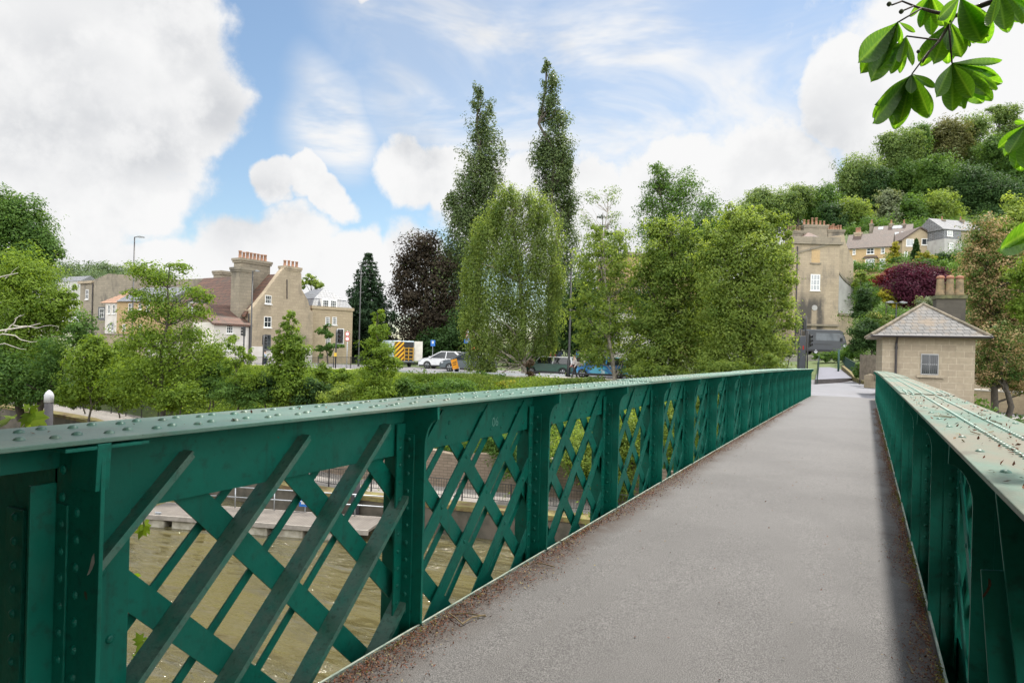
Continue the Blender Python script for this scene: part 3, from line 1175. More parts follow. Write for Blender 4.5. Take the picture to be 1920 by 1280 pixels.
    # painted bay number, faint, on the second bay's web plate
    if left:
        for txt, yy, zz, sz in (('06', 4.23, 1.045, 0.095), ('9', 5.64, 1.06, 0.06)):
            cu = bpy.data.curves.new('bay_number', 'FONT')
            cu.body = txt; cu.size = sz; cu.extrude = 0.0006
            tmp = bpy.data.objects.new('bay_number', cu)
            me = bpy.data.meshes.new_from_object(tmp)
            bpy.data.objects.remove(tmp)
            ob = bpy.data.objects.new('bay_number', me)
            COL.objects.link(ob)
            ob.parent = wp
            ob.rotation_euler = (R(90), 0, R(90))
            ob.location = (X(web - 0.0068), yy, zz + zc(yy))
            me.materials.clear(); me.materials.append(simple('faded_stencil', (0.10, 0.25, 0.20), 0.7, (0.03, 0.15, 0.11), 30, 0.9))
    return root


def lattice_first(a, b, X, web, left):
    """first bay: rising bars carry a leg that stands out towards the deck (edges measured on the photo)"""
    fr, bk, th = MB(), MB(), MB()
    L = b - a
    for c in (2.165, 2.79, 3.40, 4.02, 4.64):
        c = c - a - 1.6                        # y - z, from the bay's start, z from the deck
        ya, yb_ = max(0.02, c - 0.3), min(L, c + 1.17)
        if yb_ - ya < 0.1: continue
        fr.bar((X(web - 0.02), ya, ya - c), (X(web - 0.02), yb_, yb_ - c), 0.105, 0.011, (0, -1, 1))
        fr.bar((X(web - 0.066), ya, ya - c - 0.012), (X(web - 0.066), yb_, yb_ - c - 0.012), 0.012, 0.026, (0, -1, 1))
    for c in (0.61, 1.178, 1.745, 2.31, 2.88, 3.45):
        c = c - a + 1.6 - 0.0                  # y + z
        ya, yb_ = max(0.0, c - 1.17), min(L, c + 0.3)
        if yb_ - ya < 0.1: continue
        bk.bar((X(web + 0.04), ya, c - ya), (X(web + 0.04), yb_, c - yb_), 0.010, 0.112, (0, 1, 1))
    for c in (2.54, 3.08, 3.05 + 0.14 + 0.42, 4.15):
        c = c + 0.13 - a - 1.6
        ya, yb_ = max(0.02, c - 0.3), min(L, c + 1.17)
        if yb_ - ya < 0.1: continue
        th.bar((X(web + 0.085), ya, ya - c), (X(web + 0.085), yb_, yb_ - c), 0.010, 0.04, (0, -1, 1))
    return fr, bk, th


girder(1)
girder(-1)


# ------------------------------------------------------------------ small building kit
GLASS = None
m, t, b = newmat('window_glass')
o = t.obj()
t.set(b.inputs['Base Color'], t.mix(t.remap(t.noise(1.1, 2, o), 0.4, 0.6), (0.02, 0.024, 0.028), (0.06, 0.065, 0.07)))
b.inputs['Roughness'].default_value = 0.06
GLASS = m
m, t, b = newmat('curtained_glass')
o = t.obj((14, 14, 0.4))
t.set(b.inputs['Base Color'], t.mix(t.remap(t.noise(1.0, 2, o), 0.4, 0.6), (0.26, 0.28, 0.29), (0.42, 0.43, 0.43)))
b.inputs['Roughness'].default_value = 0.12
CURTAIN = m
FRAMEW = simple('white_window_paint', (0.78, 0.77, 0.74), 0.5, (0.6, 0.59, 0.56), 8, 0.5)
LEAD = simple('lead_grey', (0.10, 0.105, 0.11), 0.6, (0.06, 0.06, 0.065), 4, 0.6)
PIPE = simple('dark_pipe', (0.03, 0.024, 0.026), 0.5, (0.02, 0.018, 0.018), 4, 0.6)
POT = simple('clay_pot', (0.32, 0.16, 0.095), 0.85, (0.19, 0.125, 0.085), 5, 0.8, 0.2, 20)
POT_BUFF = simple('buff_pot', (0.22, 0.155, 0.085), 0.9, (0.10, 0.085, 0.05), 4, 0.9, 0.3, 20)

BATH = stone('bath_stone', (0.40, 0.325, 0.225), (0.34, 0.275, 0.19), (0.27, 0.22, 0.155), 0.75, 0.3, (0.085, 0.075, 0.062), 0.62)
BATH_CLEAN = stone('clean_bath_stone', (0.42, 0.335, 0.22), (0.38, 0.30, 0.195), (0.30, 0.24, 0.16), 0.7, 0.3, (0.22, 0.18, 0.13), 0.35)
BATH_DARK = stone('weathered_bath_stone', (0.27, 0.23, 0.17), (0.22, 0.19, 0.14), (0.15, 0.13, 0.10), 0.8, 0.3, (0.05, 0.047, 0.042), 0.8)
BATH_GOLD = stone('golden_stone', (0.47, 0.33, 0.17), (0.43, 0.30, 0.155), (0.38, 0.27, 0.15), 0.6, 0.28, (0.25, 0.19, 0.12), 0.4)
RENDER_W = simple('white_render', (0.62, 0.58, 0.53), 0.9, (0.48, 0.44, 0.39), 0.9, 0.7, 0.15, 20)
RENDER_G = simple('grey_render', (0.40, 0.39, 0.37), 0.9, (0.28, 0.27, 0.255), 0.8, 0.7, 0.15, 20)
PANTILE = tiles('red_pantiles', (0.135, 0.066, 0.042), (0.090, 0.047, 0.033), 0.26, 0.32, (0.05, 0.042, 0.032), 0.75)
PLAIN_TILE = tiles('brown_tiles', (0.115, 0.078, 0.058), (0.085, 0.058, 0.045), 0.22, 0.24, (0.06, 0.05, 0.042), 0.5)
SLATE = tiles('grey_slate', (0.20, 0.205, 0.215), (0.15, 0.155, 0.165), 0.35, 0.25, (0.10, 0.095, 0.085), 0.5, 0.5)
SLATE_OLD = tiles('old_stone_slate', (0.118, 0.114, 0.108), (0.078, 0.075, 0.071), 0.27, 0.17, (0.14, 0.10, 0.06), 0.85, 0.75, 0.016)


class Fr:
    """a building's own axes: x along the front, y into the depth, z up; helps to read sizes off the photo"""
    def __init__(s, pxL, D_L, pxR, D_R, z):
        a = P(pxL, 640, D_L); b = P(pxR, 640, D_R)
        s.o = Vector((a.x, a.y, z)); d = (b - a); d.z = 0
        s.w = d.length; s.u = d.normalized(); s.n = Vector((-s.u.y, s.u.x, 0))
        if s.n.dot(Vector((a.x, a.y, 0))) < 0: s.n = -s.n
        s.rz = math.atan2(s.u.y, s.u.x)

    def xz(s, px, py, y0=0.0):
        r = Vector(ray(px, py)); c = Vector((0, 0, EYE))
        q = s.o + s.n * y0
        k = (q - c).dot(s.n) / r.dot(s.n)
        p = c + r * k - s.o
        return p.dot(s.u), p.z

    def yz(s, px, py, x0=0.0):
        r = Vector(ray(px, py)); c = Vector((0, 0, EYE))
        q = s.o + s.u * x0
        k = (q - c).dot(s.u) / r.dot(s.u)
        p = c + r * k - s.o
        return p.dot(s.n), p.z


def window(root, x0, x1, z0, z1, y=0.0, cols=2, rows=2, mat=None, frame=None, sill=True, fw=0.06, side=None, door=False):
    """a window as one part (frame and bars) with its pane, standing a little proud of a recessed dark reveal"""
    fr = MB()
    B = (lambda a, b, c, d, e, f: fr.box(a, b, c, d, e, f)) if side is None else (lambda a, b, c, d, e, f: fr.box(side + (-1) * d, side + (-1) * c, a, b, e, f))
    y0, y1 = y - 0.045, y + 0.03
    B(x0, x1, y0, y1, z0, z0 + fw); B(x0, x1, y0, y1, z1 - fw, z1)
    B(x0, x0 + fw, y0, y1, z0 + fw, z1 - fw); B(x1 - fw, x1, y0, y1, z0 + fw, z1 - fw)
    for i in range(1, cols):
        xx = x0 + (x1 - x0) * i / cols
        B(xx - fw * 0.3, xx + fw * 0.3, y0 + 0.012, y1, z0 + fw, z1 - fw)
    for i in range(1, rows):
        zz = z0 + (z1 - z0) * i / rows
        B(x0 + fw, x1 - fw, y0 + 0.008, y1, zz - fw * 0.35, zz + fw * 0.35)
    if sill:
        B(x0 - 0.08, x1 + 0.08, y - 0.12, y + 0.01, z0 - 0.1, z0 - 0.002)
    w = fr.build('door' if door else 'window', frame or FRAMEW, root)
    pn = MB()
    if side is None:
        pn.box(x0 + 0.01, x1 - 0.01, y - 0.022, y + 0.02, z0 + 0.01, z1 - 0.01)
    else:
        pn.box(side - y - 0.02, side - y + 0.022, x0 + 0.01, x1 - 0.01, z0 + 0.01, z1 - 0.01)
    pn.build('pane', mat or GLASS, w)
    return w


def pots(root, xs, y, z, h=0.7, r=0.15, mat=None, jit=0.06, seed=0, axis='x'):
    rr = random.Random(seed)
    for x in xs:
        hh = h * (1 + rr.uniform(-jit, jit)); q = r * (1 + rr.uniform(-jit, jit))
        mb = MB().lathe([(q * 1.12, 0), (q * 1.12, 0.08), (q, 0.1), (q * 0.85, hh - 0.12), (q * 1.08, hh - 0.1), (q * 1.08, hh), (q * 0.8, hh), (q * 0.8, hh - 0.1)], (x, y, z) if axis == 'x' else (y, x, z), 10)
        mb.build('chimney_pot', mat or POT, root, True)


def stack(root, x0, x1, y0, y1, z0, z1, mat, cap=0.14):
    mb = MB().box(x0, x1, y0, y1, z0, z1 - 0.45)
    mb.box(x0 - cap * 0.6, x1 + cap * 0.6, y0 - cap * 0.6, y1 + cap * 0.6, z1 - 0.449, z1 - 0.25)
    mb.box(x0 - cap, x1 + cap, y0 - cap, y1 + cap, z1 - 0.249, z1)
    return mb.build('chimney', mat, root)


def hip_roof(mb, x0, x1, y0, y1, z, h, ov=0.3, ridge=None):
    x0 -= ov; x1 += ov; y0 -= ov; y1 += ov
    cx, cy = (x0 + x1) / 2, (y0 + y1) / 2
    r = ((x1 - x0) - (y1 - y0)) / 2 if ridge is None else ridge
    if r >= 0:
        a, b = (cx - r, cy, z + h), (cx + r, cy, z + h)
        mb.add([(x0, y0, z), (x1, y0, z), (x1, y1, z), (x0, y1, z), a, b], [(0, 1, 5, 4), (1, 2, 5), (2, 3, 4, 5), (3, 0, 4), (3, 2, 1, 0)])
    else:
        a, b = (cx, cy + r, z + h), (cx, cy - r, z + h)
        mb.add([(x0, y0, z), (x1, y0, z), (x1, y1, z), (x0, y1, z), a, b], [(0, 1, 4), (1, 2, 5, 4), (2, 3, 5), (3, 0, 4, 5), (3, 2, 1, 0)])


def gable_roof_x(mb, x0, x1, y0, y1, z, h, ov=0.25, th=0.12):
    """ridge along x"""
    cy = (y0 + y1) / 2
    s = h / ((y1 - y0) / 2)
    poly = [(y0 - ov, z - ov * s), (y1 + ov, z - ov * s), (y1 + ov, z - ov * s + th), (cy, z + h + th), (y0 - ov, z - ov * s + th)]
    mb.prism(poly, lambda u, v, d: (d, u, v), x0 - ov, x1 + ov)


# ------------------------------------------------------------------ the gabled stone house by the road
def gabled_house():
    f = Fr(470, 64.0, 586, 70.5, -0.7)
    root = thing('gabled_house', 'old stone house with a tall gable, red pantiled roof and rows of chimney pots', 'house', f.o, f.rz)
    X = lambda px, py: f.xz(px, py)
    xl, ze = X(472, 580)
    xr, zr = X(586, 584)
    xa, za = X(523, 509)
    xb, zb = X(548, 497)
    x2, z2 = X(566, 543)
    Ld = 13.0
    mb = MB()
    out = [(0, 0), (f.w, 0), (f.w, zr), (f.w - 0.35, zr + 0.1), (X(577, 562)[0], X(577, 562)[1]), (x2, z2), (X(565, 512)[0], X(565, 512)[1]), (X(536, 500)[0], X(536, 500)[1]), (X(527, 508)[0], X(527, 508)[1]), (X(500, 545)[0], X(500, 545)[1]), (0, ze)]
    mb.prism(out, lambda u, v, d: (u, d, v), 0, 0.55)
    mb.box(0.0, f.w - 0.02, 0.55, Ld, 0, ze - 0.02)
    mb.build('wall', BATH, root)
    # long roof slope towards the lower ground on the left, ridge running into the depth
    zrg = X(523, 509)[1] - 0.15
    xrg = X(533, 500)[0]
    mb = MB()
    mb.prism([(-0.35, ze - 0.5), (xrg, zrg), (xrg, zrg - 0.25), (-0.35, ze - 0.72)], lambda u, v, d: (u, d, v), 0.45, Ld + 0.3)
    mb.prism([(xrg, zrg), (f.w + 0.3, zr - 0.2), (f.w + 0.3, zr - 0.42), (xrg, zrg - 0.25)], lambda u, v, d: (u, d, v), 0.45, Ld + 0.3)
    rf = mb.build('roof', PANTILE, root)
    for px0, px1, py0, py1 in ((497, 508, 553, 570), (495, 508, 593, 614)):
        a, z1 = X(px0, py0); b, z0 = X(px1, py1)
        window(root, a, b, z0, z1, 0, 3 if py0 < 560 else 2, 2)
    a, z1 = X(495, 627); b, z0 = X(507, 655)
    window(root, a, b, z0, z1, 0, 2, 2, frame=LEAD)
    # painted lower wall
    a, zt = X(471, 649)
    MB().box(-0.02, f.w, -0.02, -0.002, 0, max(0.4, zt)).build('painted_plinth', RENDER_W, root)
    # chimneys: on the gable, the tall breast by the corner, the long row behind it
    c0, cz0 = X(536, 498); c1, cz1 = X(564, 498)
    stack(root, c0, c1, 0.02, 0.9, cz0 - 1.4, cz0 + 0.0, BATH)
    pots(root, np.linspace(c0 + 0.2, c1 - 0.2, 4), 0.4, cz0, 0.62, 0.14, POT, seed=1)
    MB().tube([(X(537.5, 524)[0], -0.06, X(537.5, 524)[1]), (X(537.5, 560)[0], -0.06, X(537.5, 560)[1])], 0.05, 6).build('iron_tie', PIPE, root)
    y = 1.0
    a, zt = f.xz(450, 500, y); b, _ = f.xz(474, 500, y)
    zb_ = f.xz(455, 600, y)[1]
    stack(root, a, b, y, y + 1.3, 0, zt, BATH_DARK)
    y2 = 2.4
    a, zt = f.xz(452, 487, y2); b, _ = f.xz(507, 487, y2)
    stack(root, a, b, y2, y2 + 1.1, ze - 1.0, zt + 0.2, BATH_DARK, 0.18)
    pots(root, np.linspace(a + 0.25, b - 0.25, 8), y2 + 0.5, zt + 0.2, 0.72, 0.15, POT, seed=2)
    # back stack at the far end of the roof
    y3 = Ld - 1.2
    a, zt = f.xz(415, 507, y3); b, _ = f.xz(449, 507, y3)
    stack(root, a, b, y3, y3 + 1.4, ze - 1, zt, BATH_DARK)
    # dormer low on the long slope
    yd = 8.2
    dx = -0.25
    zt = ze + 0.55
    mb = MB().box(-0.3, 1.6, yd, yd + 1.7, ze - 0.6, ze + 1.0)
    d = mb.build('dormer', LEAD, root)
    window(root, yd + 0.25, yd + 1.45, ze - 0.35, ze + 0.8, 0, 2, 2, side=-0.3, sill=False)
    for yy in (0.25,):
        MB().tube([(-0.1, yy, 0), (-0.1, yy, ze - 0.4)], 0.06, 8).build('downpipe', PIPE, root)
    # ---------- white lean-to with its own pantiles, set against the long side
    f2 = Fr(401, 60.75, 469, 63.9, -0.8)
    r2 = thing('white_cottage', 'white rendered lean-to cottage with a small red pantiled roof against the gabled house', 'house', f2.o, f2.rz)
    X2 = f2.xz
    ztop = X2(440, 606)[1]
    MB().box(0, f2.w, 0.05, 3.4, 0, ztop).build('wall', RENDER_W, r2)
    zr2 = X2(430, 583)[1] + 0.7
    MB().prism([(-0.25, ztop - 0.08), (3.4, zr2), (3.4, zr2 - 0.2), (-0.25, ztop - 0.26)], lambda u, v, d: (d, u, v), -0.3, f2.w + 0.02).build('roof', PANTILE, r2)
    a, z1 = X2(425, 606.5); b, z0 = X2(437, 625); window(r2, a, b, z0, z1 - 0.05, 0.05, 3, 3)
    a, z1 = X2(426, 644); b, z0 = X2(434, 657); window(r2, a, b, z0, z1, 0.05, 2, 2)
    MB().tube([(f2.w - 0.15, -0.08, 0), (f2.w - 0.15, -0.08, ztop - 0.1)], 0.055, 8).build('downpipe', PIPE, r2)
    return root


gabled_house()


def slate_house():
    f = Fr(584, 71, 660, 74, -0.6)
    root = thing('slate_roofed_house', 'pale stone house with a grey slate mansard roof behind the gabled house', 'house', f.o, f.rz)
    ze = f.xz(610, 580)[1]; zm = f.xz(610, 560)[1]
    MB().box(0, f.w, 0, 8, 0, ze).build('wall', BATH_CLEAN, root)
    MB().box(-0.12, f.w + 0.1, -0.15, 8, ze + 0.003, ze + 0.32).build('cornice', BATH_CLEAN, root)
    zt = f.xz(610, 537)[1]
    mb = MB()
    mb.add([(0, 0.1, ze + 0.32), (f.w, 0.1, ze + 0.32), (f.w, 8, ze + 0.32), (0, 8, ze + 0.32), (0.5, 0.7, zm), (f.w - 0.5, 0.7, zm), (f.w - 0.5, 7.5, zm), (0.5, 7.5, zm)],
           [(0, 1, 5, 4), (1, 2, 6, 5), (2, 3, 7, 6), (3, 0, 4, 7), (4, 5, 6, 7)])
    hip_roof(mb, 0.6, f.w - 0.6, 0.8, 7.4, zm + 0.01, zt - zm, 0.15)
    mb.build('roof', SLATE, root)
    a, z1 = f.xz(605, 562); b, z0 = f.xz(630, 578)
    MB().box(a - 0.1, b + 0.1, -0.02, 2.0, z0 - 0.1, z1 + 0.1).build('dormer', FRAMEW, root)
    w = (b - a) / 2
    window(root, a, a + w - 0.1, z0, z1, -0.02, 3, 3, sill=False); window(root, a + w + 0.1, b, z0, z1, -0.02, 3, 3, sill=False)
    for p in ((610, 618, 594, 609), (623, 631, 594, 609), (611, 619, 632, 648)):
        a, z1 = f.xz(p[0], p[2]); b, z0 = f.xz(p[1], p[3]); window(root, a, b, z0, z1, 0, 3, 4)


slate_house()


def left_block():
    # tall block with the downpipe
    f = Fr(148, 92, 262, 84, -1.0)
    root = thing('stone_block', 'large brown stone building with a plain gable behind the trees on the left', 'house', f.o, f.rz)
    zl = f.xz(150, 531)[1]
    a = [f.xz(162, 532), f.xz(203, 513), f.xz(262, 517)]
    out = [(0, 0), (f.w, 0), (f.w, a[2][1]), (a[1][0], a[1][1]), (a[0][0], a[0][1] + 0.1), (0, zl)]
    MB().prism(out, lambda u, v, d: (u, d, v), 0, 9).build('wall', BATH_DARK, root)
    MB().box(-0.25, f.xz(175, 540)[0], -0.25, 9.2, zl - 0.1, zl + 0.25).build('cornice', BATH, root)
    MB().prism([(-0.1, zl + 0.26), (a[1][0] - 0.3, a[1][1] - 0.1), (a[1][0] - 0.3, zl + 0.26)], lambda u, v, d: (u, d, v), 0.6, 8.5).build('roof', SLATE, root)
    p0, z1 = f.xz(161, 543); p1, z0 = f.xz(166, 561); window(root, p0, p1, z0, z1, 0, 2, 2)
    px = f.xz(174.5, 560)[0]
    MB().tube([(px, -0.1, 1), (px, -0.1, f.xz(175, 530)[1])], 0.07, 8).build('downpipe', PIPE, root)
    # row of cottages in front: white one and a tan one under slate and old tiles
    f = Fr(196, 80, 288, 77, -1.0)
    root = thing('terrace_cottages', 'white and tan cottages with an orange tiled roof behind the street lamp', 'house', f.o, f.rz)
    X = f.xz
    xm, zt = X(221, 567)
    MB().box(0, xm, 0, 6, 0, zt).build('white_wall', RENDER_W, root)
    MB().box(xm + 0.003, f.w + 2, -0.1, 6, 0, zt + 0.1).build('tan_wall', BATH_GOLD, root)
    mb = MB(); mb.prism([(-0.2, zt - 0.05), (3.2, X(215, 553)[1] + 0.6), (6.2, zt)], lambda u, v, d: (d, u, v), -0.8, xm)
    mb.build('tiled_roof', tiles('orange_tiles', (0.40, 0.23, 0.14), (0.30, 0.17, 0.11), 0.25, 0.25, (0.12, 0.09, 0.07), 0.5), root)
    mb = MB(); mb.prism([(-0.35, zt + 0.1), (3.2, X(250, 545)[1] + 0.7), (6.2, zt + 0.1)], lambda u, v, d: (d, u, v), xm + 0.01, f.w + 2.2)
    mb.build('slate_roof', SLATE, root)
    for p in ((203, 207, 572, 588), (212, 216, 571, 588), (203, 207, 606, 618), (209, 214, 605, 620)):
        a, z1 = X(p[0], p[2]); b, z0 = X(p[1], p[3]); window(root, a, b, z0, z1, 0, 2, 2)
    for p in ((243, 249, 569, 584), (262, 267, 568, 580), (232, 237, 608, 620), (262, 267, 608, 618), (276, 282, 568, 584)):
        a, z1 = X(p[0], p[2]); b, z0 = X(p[1], p[3]); window(root, a, b, z0, z1, -0.1, 2, 2)
    a, z1 = X(183, 578); b, z0 = X(191, 595)
    MB().box(a - 0.3, b + 0.5, 0.3, 2.5, z0 - 0.3, z1 + 0.2).build('dormer', LEAD, root)
    window(root, a, b, z0, z1, 0.3, 2, 2, sill=False)
    # yard wall
    f = Fr(188, 74, 268, 72, -1.1)
    root = thing('yard_wall', 'long stone yard wall with a white garage door below the cottages', 'wall', f.o, f.rz)
    z = f.xz(230, 628)[1]
    MB().box(0, f.w, 0, 0.6, 0, z).build('wall_face', BATH, root)
    MB().box(-0.05, f.w, -0.06, 0.66, z + 0.002, z + 0.14).build('coping', BATH_DARK, root)
    f = Fr(268, 72, 340, 70, -1.1)
    root = thing('garage', 'low stone garage with white doors half hidden behind the layered tree', 'garage', f.o, f.rz)
    z = f.xz(290, 630)[1]
    MB().box(0, f.w, 0, 4, 0, z).build('wall', BATH, root)
    MB().box(-0.2, f.w + 0.2, -0.4, 4.2, z + 0.002, z + 0.2).build('roof', LEAD, root)
    for i in range(2):
        MB().box(0.4 + i * 3.6, 3.6 + i * 3.6, -0.05, -0.002, 0.1, z - 0.5).build('garage_door', RENDER_W, root)
    # parapet house between the tree and the gabled house
    f = Fr(282, 84, 402, 78, -1.0)
    root = thing('parapet_house', 'stone house with a flat parapet and white windows behind the layered tree', 'house', f.o, f.rz)
    X = f.xz
    z = X(350, 542)[1]
    MB().box(0, f.w, 0, 8, 0, z).build('wall', BATH, root)
    MB().box(-0.1, f.w + 0.1, -0.2, 8, z + 0.002, z + 0.3).build('cornice', BATH_DARK, root)
    mb = MB(); mb.box(0, f.w, 0, 0.4, z + 0.302, z + 1.2)
    mb.build('parapet', BATH_DARK, root)
    stack(root, f.w * 0.30, f.w * 0.48, 2.5, 3.6, z, X(330, 519)[1], BATH_DARK)
    for p in ((336, 344, 565, 580), (358, 366, 566, 580), (332, 340, 600, 612), (352, 362, 600, 618), (352, 362, 615, 626)):
        a, z1 = X(p[0], p[2]); b, z0 = X(p[1], p[3]); window(root, a, b, z0, z1, 0, 2, 2)
    a, z1 = X(385, 553)
    stack(root, f.w - 2.2, f.w - 0.9, -2.6, -1.5, 0, X(385, 562)[1] + 0.3, BATH_DARK)
    # aerial on the parapet
    mb = MB(); x = f.w * 0.93
    mb.tube([(x, 2, z), (x, 2, X(397, 508)[1])], 0.035, 6)
    for k in range(6): mb.bar((x - 0.9 + k * 0.3, 1.7, X(397, 509)[1]), (x - 0.9 + k * 0.3, 2.3, X(397, 509)[1]), 0.02, 0.02)
    mb.bar((x - 1, 2, X(397, 509)[1]), (x + 0.7, 2, X(397, 509)[1]), 0.025, 0.025)
    mb.build('aerial', GALV, root)


left_block()


def sooty_wall(X):
    m0 = stone('tall_building_stone', (0.40, 0.325, 0.225), (0.34, 0.275, 0.19), (0.22, 0.185, 0.135), 0.75, 0.3, (0.10, 0.09, 0.075), 0.6)
    t = NT(m0.node_tree); b = t.n['Principled BSDF']
    c = b.inputs['Base Color'].links[0].from_socket
    o = t.obj(); x, y, z = t.sep(o)
    (xa, za), (xb, zb) = X(1497, 545), X(1542, 607)
    n = t.noise(0.9, 5, t.obj((1, 1, 0.4)), 0.65)
    xw = t.math('ADD', x, t.math('MULTIPLY', t.math('SUBTRACT', n, 0.5), 2.2))
    mk = t.math('MULTIPLY', t.remap(xw, xa - 0.5, xa + 0.5), t.remap(xw, xb - 0.2, xb + 0.5, 1.0, 0.0))
    mk = t.math('MULTIPLY', mk, t.remap(z, za + 0.5, za - 1.8))
    mk = t.math('MULTIPLY', mk, t.remap(n, 0.3, 0.55, 0.35, 0.92))
    (xs, zs) = X(1527, 578)
    run = t.math('MULTIPLY', t.remap(t.math('ABSOLUTE', t.math('SUBTRACT', x, xs)), 0.22, 0.5, 1.0, 0.0), t.remap(z, zs + 0.4, zs - 0.2))
    mk = t.math('MULTIPLY', mk, t.math('SUBTRACT', 1.0, t.math('MULTIPLY', run, 0.85)))
    t.set(b.inputs['Base Color'], t.mix(mk, c, (0.05, 0.046, 0.042)))
    return m0


def right_building():
    f = Fr(1484, 92, 1570, 92, float(1.0))
    root = thing('tall_stone_building', 'tall weathered stone building with bricked-up window and crowded chimney pots above the van', 'house', f.o, f.rz)
    X = f.xz
    zc_ = X(1520, 458)[1]
    MB().box(0, f.w, 0, 7, -2, zc_).build('wall', sooty_wall(X), root)
    MB().box(-0.3, f.w + 0.35, -0.35, 7, zc_ + 0.003, zc_ + 0.35).build('cornice', BATH_DARK, root)
    MB().box(-0.1, f.w + 0.1, -0.1, 0.4, zc_ + 0.352, X(1520, 444)[1]).build('parapet', BATH_DARK, root)
    # raking string across the top of the facade
    a = X(1493, 474); b = X(1566, 455)
    MB().prism([(a[0], a[1] - 0.12), (b[0], b[1] - 0.12), (b[0], b[1] + 0.2), (a[0], a[1] + 0.12)], lambda u, v, d: (u, d, v), -0.18, -0.003).build('string_course', BATH_DARK, root)
    a, z1 = X(1522, 468); b, z0 = X(1537, 493)
    MB().box(a, b, -0.02, -0.002, z0, z1).build('blocked_window', BATH_GOLD, root)
    MB().box(a - 0.15, b + 0.15, -0.16, -0.003, z0 - 0.18, z0 - 0.002).build('sill', BATH_DARK, root)
    a, z1 = X(1520, 514); b, z0 = X(1537, 545)
    window(root, a, b, z0, z1, 0, 3, 3, CURTAIN, fw=0.1)
    a, z1 = X(1520, 574)
    cx, cz = X(1527, 577)
    MB().lathe([(0.38, -0.1), (0.38, 0.0), (0.24, 0.0), (0.24, -0.06), (0.02, -0.06)], (cx, -0.003, cz), 14, 'y').build('round_vent', RENDER_G, root)
    MB().box(-0.1, f.w + 0.1, -0.25, -0.004, X(1520, 611)[1], X(1520, 607)[1]).build('plinth', BATH_DARK, root)
    px = X(1494, 500)[0]
    MB().tube([(px, -0.12, 0), (px, -0.12, X(1494, 462)[1])], 0.08, 8).build('downpipe', PIPE, root)
    # small hipped tile roof behind the parapet
    mb = MB(); a, zt = X(1528, 433); hip_roof(mb, X(1509, 445)[0], X(1548, 445)[0], 0.8, 4.0, X(1520, 444)[1] - 0.1, zt - X(1520, 444)[1] + 0.3, 0.1)
    mb.build('roof', PANTILE, root)
    y = 3.2
    for (p0, p1, pt, npot, mt, hh) in ((1478, 1506, 432, 6, POT_BUFF, 0.8), (1508, 1552, 421, 6, POT, 0.9), (1553, 1583, 430, 6, POT, 0.75)):
        a, zt = f.xz(p0, pt, y); b, _ = f.xz(p1, pt, y)
        stack(root, a, b, y, y + 1.2, zc_ - 0.5, zt, BATH_DARK)
        pots(root, np.linspace(a + 0.25, b - 0.25, npot), y + 0.6, zt, hh, 0.17, mt, 0.25, seed=p0)
    # taller plain flank on the right
    f2 = Fr(1570, 93.5, 1600.5, 96, 1.0)
    r2 = thing('plastered_flank', 'sloping stone flank wall with a pale plaster patch right of the tall stone building', 'house', f2.o, f2.rz)
    Y = f2.xz
    out = [(0, -2), (f2.w, -2), Y(1600.5, 534), Y(1600, 489), Y(1586, 456), Y(1583, 440), (0, Y(1570, 440)[1])]
    MB().prism(out, lambda u, v, d: (u, d, v), 0, 6).build('wall', BATH, r2)
    out = [Y(1571, 588), Y(1599.5, 588), Y(1600, 534), Y(1594, 533), Y(1585, 527), Y(1578, 519), Y(1571, 511)]
    MB().prism(out, lambda u, v, d: (u, d, v), -0.07, -0.003).build('plaster', RENDER_G, r2)
    MB().prism([Y(1571, 509), Y(1578, 517), Y(1585, 525), Y(1594, 531), Y(1600.4, 532), Y(1600.4, 536), Y(1592, 535), Y(1584, 529), Y(1577, 521), Y(1571, 513)], lambda u, v, d: (u, d, v), -0.22, -0.072).build('drip_mould', BATH_DARK, r2)
    MB().box(-0.1, f2.w - 0.3, -0.3, -0.003, Y(1585, 592)[1], Y(1585, 588)[1]).build('ledge', BATH_DARK, r2)


right_building()


